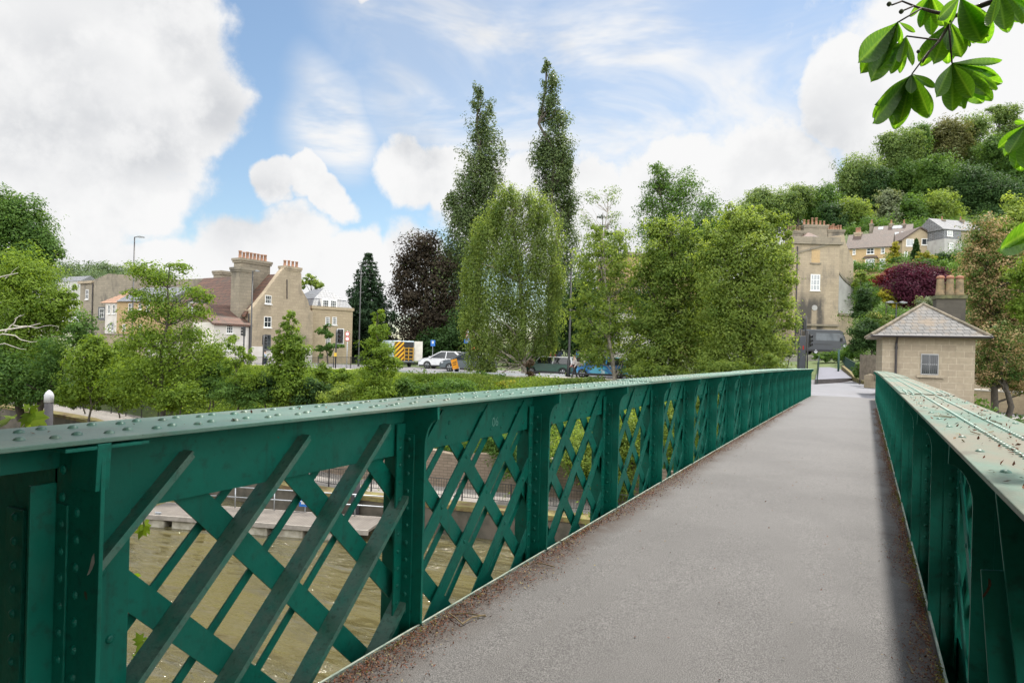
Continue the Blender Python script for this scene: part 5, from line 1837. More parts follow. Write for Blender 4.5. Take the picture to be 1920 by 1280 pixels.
# trees of the hillside wood, each with its own place and crown
HILL = [
    ((1450, 385, 48, 36), (1410, 395, 40, 30), 200, OLIVE, 'light grey-green tree on the skyline above the riverside maple'),
    ((1545, 372, 34, 34), (1530, 395, 34, 30), 205, MIDG, 'dark tree on the skyline behind the crowded chimney pots'),
    ((1612, 322, 46, 42), (1600, 355, 46, 34), 215, OLIVE, 'round pale olive tree standing out on the left of the hilltop wood'),
    ((1598, 395, 30, 32), (1618, 402, 30, 28), 178, YELLOWG, 'bright yellow-green tree just above the golden stone pair'),
    ((1668, 375, 26, 26), (1662, 402, 30, 26), 180, SILVER, 'pale grey-green tree above the brown tiled roofs'),
    ((1712, 392, 30, 34), (1716, 410, 32, 22), 178, MIDG, 'rounded mid-green tree above the gable-fronted house'),
    ((1688, 272, 44, 34), (1682, 305, 44, 40), 222, OLIVE, 'tall pale tree left of the brownish hilltop tree'),
    ((1722, 262, 28, 36), (1722, 310, 32, 40), 226, MIDG, 'upright green hilltop tree with a bare lower stem'),
    ((1780, 248, 42, 32), (1770, 282, 44, 42), 228, leafmat('russet_leaves', (0.055, 0.068, 0.022), (0.17, 0.165, 0.06), trans=0.35), 'brownish hilltop tree behind the hanging chestnut leaves'),
    ((1825, 240, 36, 28), (1822, 285, 40, 44), 232, OLIVE, 'broad hilltop tree right of the brownish one'),
    ((1885, 215, 34, 22), (1895, 250, 36, 30), 240, OLIVE, 'farthest pale tree on the highest right skyline'),
    ((1868, 280, 36, 34), (1880, 320, 44, 40), 215, MIDG, 'large green tree below the highest right skyline'),
    ((1762, 380, 34, 30), (1775, 398, 40, 22), 178, YELLOWG, 'spreading light-topped tree above the grey slate roofs'),
    ((1760, 330, 40, 50), (1745, 360, 36, 34), 205, MIDG, 'dark tree in the shade of the wood above the gable'),
    ((1820, 350, 50, 48), (1800, 385, 46, 30), 195, DEEP, 'large dark fir-like tree above the slate roofs'),
    ((1880, 370, 50, 46), (1860, 400, 50, 26), 188, DEEP, 'dark wide tree at the right edge of the wood'),
    ((1640, 345, 34, 40), (1650, 375, 30, 24), 210, DEEP, 'dark tree between the pale olive tree and the tall wood'),
    ((1690, 350, 36, 40), (1700, 330, 34, 30), 214, MIDG, 'dark middle tree under the tall pale hilltop trees'),
    ((1910, 300, 30, 50), (1930, 350, 50, 60), 205, MIDG, 'green tree cut by the right edge below the chestnut leaf'),
    ((1500, 368, 30, 28), (1485, 392, 34, 26), 203, OLIVE, 'pale rounded tree between the light skyline tree and the dark one'),
    ((1560, 400, 30, 26), (1570, 420, 40, 20), 180, DEEP, 'dark low tree directly behind the red chimney pots'),
]
for i, (a, b_, D, mt, lb) in enumerate(HILL):
    rr = np.random.default_rng(900 + i)
    extra = [(a[0] + rr.uniform(-.6, .6) * a[2], a[1] + rr.uniform(-.5, .6) * a[3], a[2] * .55, a[3] * .5) for _ in range(3)]
    tree('woodland_tree', lb, D, [a, b_] + extra, ((a[0] + b_[0]) / 2, b_[1] + b_[3] + 25), mt, seed=60 + i, trunk_r=0.5, cov=2.8, lpx=3.6, group='trees of the hillside wood', clump=0.16, gz=P(b_[0], b_[1] + b_[3] + 26, D).z, per=30)


def mass(name, ells, mat, seed, lpx=4.0, cov=2.6, tone0=0.4, D0=None):
    rng = np.random.default_rng(seed)
    C, N, T, S = [], [], [], []
    for (px, py, rx, ry, D) in ells:
        k = D / F_PX
        n = int(cov * math.pi * rx * ry / (0.16 * lpx ** 2))
        c, q, tt = crown_pts([(np.array(P(px, py, D)), (rx * k, rx * k, ry * k))], n, rng, 0.18, 34)
        C.append(c); N.append(q); T.append(tt); S.append(np.full(len(c), lpx * k))
    C = np.concatenate(C); N = np.concatenate(N); T = np.concatenate(T); S = np.concatenate(S)
    V, Fq, tv = leaves(C, N, S, rng, np.clip(tone0 + T + rng.normal(0, .16, len(C)), 0, 1))
    o = npmesh(name, V, Fq, mat, None, tv)
    return tag(o, kind='stuff')


mass('woodland', [(1570, 420, 60, 40, 215), (1640, 400, 70, 46, 222), (1710, 380, 70, 60, 228), (1790, 370, 70, 66, 226), (1860, 370, 70, 70, 222), (1930, 380, 60, 80, 215), (1850, 320, 60, 50, 240), (1740, 310, 60, 50, 245),
                  (1480, 410, 70, 30, 230), (1400, 420, 60, 30, 235), (1350, 440, 60, 30, 235), (1900, 280, 40, 40, 250)], leafmat('wood_leaves', (0.028, 0.066, 0.018), (0.11, 0.185, 0.05), trans=0.4), 101, tone0=0.35)
mass('distant_woodland', [(145, 510, 40, 20, 420), (110, 520, 30, 16, 400), (190, 505, 30, 12, 520), (215, 510, 30, 12, 560), (250, 512, 30, 10, 600), (60, 520, 50, 20, 400), (165, 522, 40, 12, 380), (100, 530, 60, 10, 380), (300, 516, 40, 8, 620), (120, 545, 60, 14, 340)],
     leafmat('distant_leaves', (0.05, 0.085, 0.04), (0.14, 0.19, 0.08), trans=0.2), 102, lpx=3.6, cov=3.0)
# hillside gardens
GARD = [
    ('purple_maple', 'large dark purple maple on the slope behind the toll house roof', 66, [(1712, 512, 44, 24), (1745, 535, 40, 28), (1695, 540, 46, 30), (1725, 560, 50, 22), (1760, 515, 22, 18)], (1720, 600), PURPLE),
    ('red_shrub', 'bright crimson shrub at the left side of the purple maple', 68, [(1655, 525, 20, 15), (1668, 512, 14, 10)], (1656, 560), REDL),
    ('rounded_shrub', 'dark grey-green rounded shrub beside the plaster flank wall', 72, [(1618, 560, 22, 28), (1612, 585, 20, 20)], (1615, 610), DEEP),
    ('yellow_shrub', 'yellow-green shrub under the red shrub', 66, [(1660, 552, 16, 14), (1672, 566, 14, 12)], (1662, 590), GOLD),
    ('grey_green_shrub', 'pale grey-green bush just above the toll house roof', 56, [(1738, 572, 24, 18), (1722, 590, 22, 16), (1752, 585, 20, 20)], (1738, 620), SILVER),
    ('spreading_conifer', 'dark spreading evergreen left of the toll house above the wooden fence', 52, [(1620, 622, 32, 22), (1640, 640, 26, 24), (1608, 645, 20, 22), (1632, 608, 20, 14)], (1632, 700), DEEP),
    ('golden_bush', 'bright golden bush between the golden pair and the gable-fronted house', 115, [(1678, 470, 10, 20), (1672, 488, 10, 14)], (1676, 510), GOLD),
    ('ball_bush', 'clipped round dark green bush below the golden bush', 108, [(1678, 488, 10, 9)], (1678, 505), MIDG),
    ('lime_bush', 'lime green bush in front of the arched white door', 100, [(1672, 505, 16, 11), (1682, 498, 12, 9)], (1672, 525), YELLOWG),
    ('golden_hedge', 'golden yellow hedge in front of the gable-fronted house', 108, [(1735, 480, 14, 9), (1722, 486, 12, 8), (1750, 484, 12, 7)], (1735, 500), GOLD),
    ('dark_hedge', 'dark hedge below the white wall of the slate-hung house', 108, [(1775, 482, 24, 9), (1758, 485, 16, 8), (1790, 480, 14, 10)], (1775, 500), DEEP),
    ('green_shrub', 'large mid-green shrub right of the purple maple', 92, [(1770, 505, 24, 18), (1745, 498, 22, 14), (1720, 492, 18, 10)], (1765, 530), MIDG),
    ('brown_shrub', 'brownish bare shrub under the slate-hung house', 96, [(1805, 500, 18, 24), (1798, 520, 18, 16)], (1803, 540), OLIVE),
    ('flowering_border', 'flower bed of yellow and orange blooms behind the dark evergreen', 58, [(1640, 592, 24, 8), (1668, 596, 18, 8), (1655, 604, 24, 8)], (1655, 625), leafmat('border_leaves', (0.05, 0.09, 0.02), (0.15, 0.20, 0.04), (0.5, 0.35, 0.12), trans=0.3)),
    ('lime_shrub', 'lime green shrub under the golden stone pair, right of the plaster flank', 90, [(1612, 515, 14, 9), (1625, 522, 18, 12), (1605, 530, 10, 10)], (1615, 550), YELLOWG),
    ('lower_shrub', 'leafy shrub below the wooden fence left of the toll house', 46, [(1612, 690, 14, 16), (1604, 700, 12, 10), (1625, 696, 10, 14)], (1612, 712), MIDG),
    ('hedge_bank', 'low green hedge below the dark van at the top of the path', 74, [(1545, 668, 18, 11), (1570, 664, 20, 14), (1595, 660, 16, 16), (1530, 668, 10, 8)], (1560, 684), MIDG),
    ('roadside_shrub', 'pale flowering shrub left of the traffic lights by the ramp', 70, [(1478, 655, 16, 16), (1465, 665, 14, 14), (1488, 640, 10, 12)], (1475, 690), SILVER),
    ('hillside_bush', 'leafy dark bush low on the slope under the yellow shrub', 78, [(1640, 560, 16, 18), (1630, 540, 14, 14)], (1636, 590), MIDG),
]
for i, (nm, lb, D, ell, base, mt) in enumerate(GARD):
    tree(nm, lb, D, ell, base, mt, seed=200 + i, trunk_r=0.06, cov=3.0, lpx=3.6, cat='shrub', parts=('stem', 'foliage'), per=30, gz=P(ell[0][0], base[1], D).z)
mass('garden_greenery', [(1620, 540, 40, 30, 95), (1660, 590, 60, 30, 82), (1720, 600, 60, 26, 76), (1780, 560, 50, 50, 90), (1790, 520, 50, 30, 105), (1700, 500, 60, 16, 112), (1830, 520, 50, 60, 100), (1640, 620, 40, 24, 64), (1600, 660, 30, 20, 70), (1830, 480, 50, 30, 110), (1690, 485, 40, 10, 120), (1620, 500, 40, 10, 118), (1890, 470, 60, 60, 110), (1650, 420, 40, 16, 170), (1740, 425, 60, 14, 168), (1840, 425, 60, 20, 165), (1600, 432, 30, 10, 170), (1570, 560, 30, 60, 110)], MIDG, 103, lpx=3.8, cov=2.4, tone0=0.42)

tree('seeding_tree', 'tree covered in tan seed clusters at the right edge behind the toll house', 40,
     [(1850, 440, 34, 36), (1830, 490, 30, 36), (1880, 490, 50, 50), (1836, 545, 30, 40), (1885, 560, 56, 50), (1850, 600, 34, 40), (1900, 630, 46, 50), (1850, 660, 28, 34), (1890, 690, 50, 34), (1845, 705, 20, 20), (1915, 720, 36, 22), (1930, 560, 40, 90)],
     (1872, 800), TAN, seed=301, trunk_r=0.22, cov=2.7, rs=1.08, tone0=0.48, clump=0.15, per=26, gz=-2.2, lpx=4.2)
tree('leaning_trunk_tree', 'multi-stemmed dark tree right of the toll house with thick leaning trunks', 36,
     [(1880, 640, 46, 46), (1860, 700, 30, 26), (1905, 700, 36, 30)], (1895, 800), TAN, seed=302, trunk_r=0.2, cov=1.6, gz=-2.2, lpx=4.2)
tree('lime_tree', 'light yellow-green tree at the right edge above the seeding tree', 62,
     [(1880, 430, 40, 30), (1905, 400, 34, 34), (1850, 455, 26, 22), (1920, 450, 30, 50)], (1900, 600), YELLOWG, seed=303, trunk_r=0.2, cov=2.6, tone0=0.6, gz=-1)
tree('fresh_tree', 'fresh green tree leaning in at the right edge beside the seeding tree', 37,
     [(1915, 520, 26, 40), (1922, 580, 30, 36)], (1960, 800), FRESH, seed=304, trunk_r=0.12, cov=2.4, gz=-2.2)


# ------------------------------------------------------------------ undergrowth on the bank
def undergrowth():
    rng = np.random.default_rng(7)

    def spread(name, n, xr, dr, mat, h, size, seed, tone0=0.45, lump=2.2, upright=False):
        rng = np.random.default_rng(seed)
        x = rng.uniform(*xr, size=n)
        y0 = yb(x); yt = yr(x)
        s = rng.uniform(*dr, size=n)
        y = y0 + 3.5 + s * np.maximum(yt - y0 - 3.6, 0.6)
        g = ground(x, y)
        l = (np.sin(x * 1.3 / lump + np.sin(y * 1.1 / lump) * 2) + np.sin(y * 1.7 / lump + x * 0.6) + np.sin(x * 3.1 / lump + 1.7) * 0.6) / 2.6
        hh = h * (0.5 + 0.62 * l) * rng.uniform(0, 1, size=n) ** 0.6
        C = np.stack([x, y, g + np.maximum(hh, 0.03)], 1)
        N = rng.normal(size=(n, 3)) * 0.7 + (np.array([0, -0.35, 0.9]) if not upright else np.array([0, -1.0, 0.1]))
        T = np.clip(tone0 + l * 0.2 + rng.normal(0, 0.17, n), 0, 1)
        V, Fq, tv = leaves(C, N, size, rng, T, 0.5 if not upright else 0.16, 0.9 if upright else None)
        tag(npmesh(name, V, Fq, mat, None, tv), kind='stuff')
    spread('undergrowth', 60000, (-62, -3.2), (0.0, 0.76), FRESH, 1.5, 0.17, 1, 0.42)
    spread('nettles', 26000, (-60, -4), (0.05, 0.8), YELLOWG, 1.2, 0.15, 2, 0.4, 1.4)
    spread('grass', 42000, (-55, -4), (0.72, 1.0), YELLOWG, 0.32, 0.26, 3, 0.5, 1.6, True)
    spread('ivy', 9000, (-34, -5), (0.0, 0.1), MIDG, 0.5, 0.16, 4, 0.35)
    # grass and scrub on the right, below the toll house
    n = 9000
    x = rng.uniform(4.5, 22, n); y = yb(x) + rng.uniform(0.5, 14, n)
    C = np.stack([x, y, ground(x, y) + rng.uniform(0, 0.9, n)], 1)
    V, Fq, tv = leaves(C, rng.normal(size=(n, 3)) + np.array([0, 0, .6]), 0.2, rng, np.clip(rng.normal(.35, .2, n), 0, 1))
    tag(npmesh('scrub', V, Fq, MIDG, None, tv), kind='stuff')
    # plants growing out of the quay wall
    C, N = [], []
    for (px, py, r) in ((680, 950, 0.45), (712, 945, 0.35), (960, 960, 0.4), (1010, 980, 0.5), (610, 900, .25), (1090, 1000, .6), (1130, 1010, .6)):
        p = onz(px, py + 20, ZW); q = np.array(P(px, py, (Vector((p.x, p.y, 0)).dot(_f)) - 0.4))
        C.append(q + rng.normal(size=(260, 3)) * r * np.array([.7, .4, .9])); N.append(rng.normal(size=(260, 3)) + np.array([0, -.6, .4]))
    C = np.concatenate(C); N = np.concatenate(N)
    V, Fq, tv = leaves(C, N, 0.14, rng, np.clip(rng.normal(.5, .2, len(C)), 0, 1))
    tag(npmesh('wall_plants', V, Fq, FRESH, None, tv), kind='stuff')


undergrowth()
BUSH = [('bank_bush', 'tall leafy bush left of the layered tree, hiding the yard wall', 46, [(215, 665, 36, 34), (245, 690, 40, 36), (190, 700, 30, 30)], (225, 765), FRESH),
        ('bank_bush', 'tall pale bush between the layered tree and the white cottage', 45, [(395, 672, 30, 26), (372, 690, 34, 30), (415, 695, 26, 26)], (392, 760), YELLOWG),
        ('bank_bush', 'tall green bush at the right of the alder sapling by the guard railing', 44, [(598, 695, 22, 18), (640, 705, 30, 16), (615, 712, 28, 18)], (620, 745), FRESH),
        ('bank_bush', 'loose green bush along the kerb below the white car', 45, [(800, 712, 32, 13), (850, 714, 30, 12)], (825, 735), FRESH),
        ('bank_bush', 'tall dark bush behind the far left railing, under the shade tree', 50, [(30, 740, 60, 26), (95, 745, 40, 22)], (60, 768), MIDG),
        ('bank_bush', 'feathery pale bush behind the railing right of the mooring pile', 48, [(150, 748, 40, 22), (190, 752, 30, 18)], (160, 768), FRESH),
        ('bank_bush', 'dense deep green bush left of the alder sapling foot', 38, [(505, 735, 34, 30), (490, 720, 26, 22)], (500, 768), DEEP),
        ('bank_bush', 'tall mid-green bush between the sparse sapling and the layered tree', 41, [(405, 705, 30, 28), (390, 725, 34, 26)], (398, 760), MIDG),
        ('bank_bush', 'dark shaded bush right of the alder sapling, low on the bank', 38, [(590, 728, 30, 28), (575, 748, 40, 18)], (585, 768), DEEP),
        ('bank_bush', 'mid-green bush right of the slender young tree foot', 39, [(760, 722, 26, 22), (742, 738, 30, 18)], (752, 752), MIDG),
        ('bank_bush', 'small dark bush under the weeping birch by the road', 46, [(915, 712, 34, 18), (885, 716, 24, 12)], (905, 730), MIDG),
        ('bank_bush', 'straw-coloured grassy clump left of the leaning bronze sapling', 44, [(955, 722, 30, 10), (985, 724, 24, 9)], (965, 732), GOLD),
        ('bank_bush', 'flowering weeds by the kerb under the pale-stemmed leaning tree', 43, [(1120, 716, 44, 12), (1070, 718, 30, 10)], (1100, 728), OLIVE),
        ('bank_bush', 'rounded green bush on the bank below the layered tree', 39, [(345, 740, 46, 26), (310, 752, 40, 22)], (335, 775), FRESH),
        ('bank_bush', 'dark leafy bush on the bank at the foot of the thin sapling', 37, [(440, 735, 46, 28), (475, 745, 36, 22)], (450, 770), MIDG),
        ('bank_bush', 'pale grassy bush between the two young trees on the bank', 38, [(640, 735, 34, 22), (625, 745, 34, 18)], (635, 765), YELLOWG),
        ('bank_bush', 'deep green bush on the bank right of the slender young tree', 40, [(850, 722, 50, 14), (790, 730, 34, 16)], (840, 745), MIDG),
        ('bank_bush', 'leafy bush low on the bank in front of the railing left of the layered tree', 44, [(235, 745, 40, 24), (205, 735, 30, 26)], (225, 775), FRESH),
        ('bank_bush', 'yellow-green bush at the kerb under the riverside willow', 42, [(1215, 695, 46, 20), (1270, 698, 46, 18)], (1240, 720), YELLOWG),
        ('bank_bush', 'leafy bush behind the parapet under the riverside maple', 38, [(1340, 690, 46, 18), (1400, 690, 46, 16), (1445, 678, 26, 20)], (1380, 712), YELLOWG),
        ('hanging_bush', 'leafy bush hanging over the retaining wall, seen through the lattice', 33, [(960, 860, 46, 40), (930, 830, 40, 26), (1010, 880, 30, 40)], (960, 870), MIDG),
        ('tall_weed_clump', 'yellow-green weeds beneath the far part of the bridge, seen through the lattice', 33, [(1090, 850, 60, 60), (1180, 820, 50, 70), (1260, 790, 40, 60), (1150, 900, 60, 50)], (1150, 900), YELLOWG),
        ('tall_weed_clump', 'leafy growth behind the farther lattice bays', 38, [(1330, 770, 40, 50), (1390, 750, 40, 40), (1440, 735, 40, 30)], (1380, 790), YELLOWG)]
for i, (nm, lb, D, ell, base, mt) in enumerate(BUSH):
    tree(nm, lb, D, ell, base, mt, seed=400 + i, trunk_r=0.05, cov=2.6, lpx=4.6, cat='bush', parts=('stem', 'foliage'), gz=P(base[0], base[1], D).z)


# ------------------------------------------------------------------ vehicles
TYRE = simple('tyre_rubber', (0.018, 0.018, 0.019), 0.85, (0.03, 0.03, 0.03), 9, 0.5)
RIM = simple('alloy_rim', (0.45, 0.46, 0.48), 0.35, (0.3, 0.3, 0.31), 9, 0.4, metal=0.8)
TRIM = simple('black_trim', (0.02, 0.02, 0.021), 0.5, (0.03, 0.03, 0.03), 6, 0.5)
CARGLASS = simple('car_glass', (0.015, 0.018, 0.02), 0.05, (0.03, 0.035, 0.04), 2, 0.5)
LAMPW = simple('headlamp_lens', (0.6, 0.62, 0.64), 0.12, (0.4, 0.42, 0.44), 8, 0.5)
LAMPR = simple('tail_lamp_lens', (0.45, 0.02, 0.02), 0.2, (0.3, 0.01, 0.01), 8, 0.5)
PLATE = simple('number_plate', (0.65, 0.65, 0.6), 0.5, (0.5, 0.5, 0.46), 8, 0.4)


def carpaint(name, c):
    return simple(name, c, 0.28, tuple(q * 0.85 for q in c), 1.5, 0.5)


def wheel(root, x, y, r, w, side):
    t_ = MB().lathe([(r * 0.62, -w / 2), (r * 0.93, -w / 2), (r, -w * 0.3), (r, w * 0.3), (r * 0.93, w / 2), (r * 0.62, w / 2)], (x, y, r), 20, 'y').build('wheel', TYRE, root, True)
    mb = MB(); yo = y + side * w * 0.5
    mb.lathe([(r * 0.64, -0.015), (r * 0.64, 0.0), (r * 0.55, 0.0), (r * 0.55, -0.03), (0.02, -0.03)], (x, yo, r), 18, 'y')
    for k in range(5):
        a = 2 * math.pi * k / 5 + 0.3
        mb.bar((x, yo + side * 0.004, r), (x + math.cos(a) * r * 0.58, yo + side * 0.004, r + math.sin(a) * r * 0.58), r * 0.2, 0.03, (0, 1, 0))
    mb.build('rim', RIM, t_)


def car(name, label, loc, rz, prof, cabin, paint_, L, W, wheels, r=0.33, roofm=None, clad=None, lamps=True, group=None, glass_in=0.04, rearplate=True):
    """x forward; prof = lower body outline (x, z), cabin = glasshouse outline (x, z) narrowing towards the roof"""
    root = thing(name, label, 'car', loc, rz, group)
    hw = W / 2

    def arch(pts):
        out = []
        for (x, z) in pts: out.append((x, z))
        return out
    # underside line with wheel arches
    low = [(L / 2 - 0.05, 0.28)]
    for wx in sorted(wheels, reverse=True):
        R_ = r * 1.13
        for k in range(0, 9):
            a = math.pi * k / 8
            low.append((wx + R_ * math.cos(a), max(0.22, r + R_ * math.sin(a) if True else 0)))
    low.append((-L / 2 + 0.05, 0.28))
    outline = prof + [p for p in reversed(low)]
    body = MB()
    n = len(outline)
    vs = []
    for s, inset in ((-1, 0.07), (-1, 0.0), (1, 0.0), (1, 0.07)):
        for (x, z) in outline:
            q = 0.05 * max(0, (z - 0.55)) * 1.2
            e = 1.0 - inset * 0.5
            vs.append((x * (1 - inset * 0.35), s * (hw - inset - q) , 0.3 + (z - 0.3) * (1 - inset * 0.25)))
    fs = []
    for ring in range(3):
        for i in range(n):
            j = (i + 1) % n
            fs.append((ring * n + i, ring * n + j, (ring + 1) * n + j, (ring + 1) * n + i))
    fs.append(tuple(range(n))); fs.append(tuple(range(4 * n - 1, 3 * n - 1, -1)))
    body.add(vs, fs)
    b = body.build('body', paint_, root, False, bevel=0.03)
    if clad:
        mb = MB().box(-L / 2 + 0.08, L / 2 - 0.08, -hw - 0.012, hw + 0.012, 0.2, 0.36); mb.build('sill', clad, root, bevel=0.02)
    # glasshouse: dark glass block with painted roof and pillars
    zb = min(z for x, z in cabin); zt = max(z for x, z in cabin)

    def cw(z): return hw - 0.06 - 0.16 * (z - zb) / (zt - zb + 1e-6)
    g = MB(); n = len(cabin)
    vs = [(x, -cw(z), z) for x, z in cabin] + [(x, cw(z), z) for x, z in cabin]
    fs = [tuple(range(n)), tuple(range(2 * n - 1, n - 1, -1))] + [(i, i + n, (i + 1) % n + n, (i + 1) % n) for i in range(n)]
    g.add(vs, fs)
    g.build('windows', CARGLASS, root)
    rm = MB()
    xs = [x for x, z in cabin if z > zt - 0.09]
    x0, x1 = min(xs), max(xs)
    rm.box(x0 - 0.03, x1 + 0.03, -cw(zt) - 0.01, cw(zt) + 0.01, zt - 0.03, zt + 0.035)
    f0 = max(cabin, key=lambda p: p[0]); r0 = min(cabin, key=lambda p: p[0])
    for s in (-1, 1):
        rm.bar((x1, s * (cw(zt) - 0.0), zt - 0.005), (f0[0], s * (cw(zb) + 0.005), zb), 0.07, 0.06, (0, 1, 0))
        rm.bar((x0, s * (cw(zt) - 0.0), zt - 0.005), (r0[0], s * (cw(zb) + 0.005), zb), 0.13, 0.06, (0, 1, 0))
        xm = (x0 + x1) / 2 + 0.1
        rm.bar((xm, s * (cw(zt) + 0.002), zt - 0.005), (xm + 0.05, s * (cw(zb) + 0.008), zb), 0.09, 0.03, (0, 1, 0))
    rm.build('roof', roofm or paint_, root, bevel=0.02)
    for wx in wheels:
        for s in (-1, 1):
            wheel(root, wx, s * (hw - 0.11), r, 0.2, s)
    if lamps:
        zf = 0.68
        for s in (-1, 1):
            MB().box(L / 2 - 0.22, L / 2 - 0.015, min(s * (hw - 0.45), s * (hw - 0.03)), max(s * (hw - 0.45), s * (hw - 0.03)), zf, zf + 0.12).build('headlight', LAMPW, root, bevel=0.02)
            MB().box(-L / 2 - 0.008, -L / 2 + 0.2, min(s * (hw - 0.3), s * (hw - 0.02)), max(s * (hw - 0.3), s * (hw - 0.02)), 0.75, 0.98).build('tail_light', LAMPR, root, bevel=0.02)
            MB().box(f0[0] - 0.28, f0[0] - 0.12, min(s * (hw - 0.02), s * (hw + 0.17)), max(s * (hw - 0.02), s * (hw + 0.17)), zb + 0.02, zb + 0.16).build('wing_mirror', paint_, root, bevel=0.02)
    MB().box(L / 2 - 0.06, L / 2 + 0.004, -0.26, 0.26, 0.36, 0.46).build('number_plate', PLATE, root)
    return root


ROADDIR = math.atan2(0.22, 1.0)
WHITEP = carpaint('white_car_paint', (0.72, 0.72, 0.73)); SILVERP = carpaint('silver_car_paint', (0.40, 0.42, 0.44)); GREYP = carpaint('grey_car_paint', (0.10, 0.12, 0.135))
DKGREEN = carpaint('dark_green_car_paint', (0.005, 0.075, 0.045)); DARKVAN = carpaint('dark_van_paint', (0.035, 0.04, 0.048))
SUVP = [(-2.2, 0.34), (-2.22, 0.72), (-2.1, 0.98), (1.0, 1.02), (1.75, 0.93), (2.12, 0.80), (2.2, 0.6), (2.18, 0.34)]
SUVC = [(-2.05, 0.96), (-1.65, 1.46), (-1.2, 1.58), (0.1, 1.58), (0.5, 1.48), (1.25, 1.0)]


def roadpos(px, py, D, dz=0.0):
    p = P(px, py, D)
    p.z = float(max(ground(p.x, p.y), ground(p.x, p.y + 2))) + 0.09 + dz
    return p


car('white_car', 'white crossover car with black lower trim on the road, first of the queue', roadpos(833, 690, 61), ROADDIR + math.pi + 0.03, SUVP, SUVC, WHITEP, 4.4, 1.84, (1.35, -1.3), 0.35, clad=TRIM)
car('silver_car', 'silver car partly hidden behind the white crossover', roadpos(842, 680, 66), ROADDIR + math.pi, [(-2.1, .3), (-2.15, .75), (-2.0, .95), (1.1, .95), (2.0, .78), (2.1, .35)], [(-1.95, .92), (-1.2, 1.42), (-0.2, 1.5), (0.5, 1.42), (1.3, .95)], SILVERP, 4.2, 1.78, (1.3, -1.25), 0.32)
car('grey_car', 'dark grey small crossover car behind the orange road sign', roadpos(878, 695, 54.5), ROADDIR + math.pi, SUVP, SUVC, GREYP, 4.2, 1.8, (1.3, -1.25), 0.35, clad=TRIM)
car('green_car', 'dark green boxy hatchback with a white roof waiting in the road', roadpos(1030, 700, 51.5), ROADDIR + math.pi, [(-1.98, .3), (-2.0, .7), (-1.95, .93), (1.0, .95), (1.75, .86), (1.95, .7), (1.98, .32)], [(-1.9, .92), (-1.72, 1.38), (-1.5, 1.43), (0.3, 1.43), (0.62, 1.36), (1.02, .95)], DKGREEN, 3.95, 1.73, (1.25, -1.2), 0.32, roofm=WHITEP, clad=TRIM)
m, t, b = newmat('liveried_blue')
o = t.obj()
c = t.mix(t.remap(t.noise(1.5, 2, o, 0.4, 1.5), 0.48, 0.52), (0.02, 0.16, 0.42), (0.06, 0.36, 0.52))
t.set(b.inputs['Base Color'], t.mix(t.remap(t.noise(2.2, 1, o), 0.63, 0.65), c, (0.45, 0.6, 0.65)))
b.inputs['Roughness'].default_value = 0.3
car('blue_car', 'bright two-tone blue estate car with a red-marked sloping tail', roadpos(1128, 706, 49), ROADDIR + math.pi, [(-2.1, .3), (-2.15, .75), (-2.0, 1.0), (1.0, .95), (1.85, .82), (2.05, .6), (2.05, .32)], [(-2.0, .98), (-1.55, 1.44), (-1.2, 1.5), (0.1, 1.5), (0.45, 1.42), (1.25, .95)], m, 4.15, 1.76, (1.3, -1.25), 0.32, clad=TRIM)
car('pale_car', 'pale car glimpsed through the leaves of the riverside maple', roadpos(1385, 665, 62), ROADDIR + math.pi, [(-2.0, .3), (-2.05, .75), (-1.95, .95), (1.1, .95), (1.9, .78), (2.0, .35)], [(-1.9, .92), (-1.2, 1.42), (-0.2, 1.5), (0.5, 1.42), (1.3, .95)], SILVERP, 4.1, 1.75, (1.25, -1.2), 0.31)


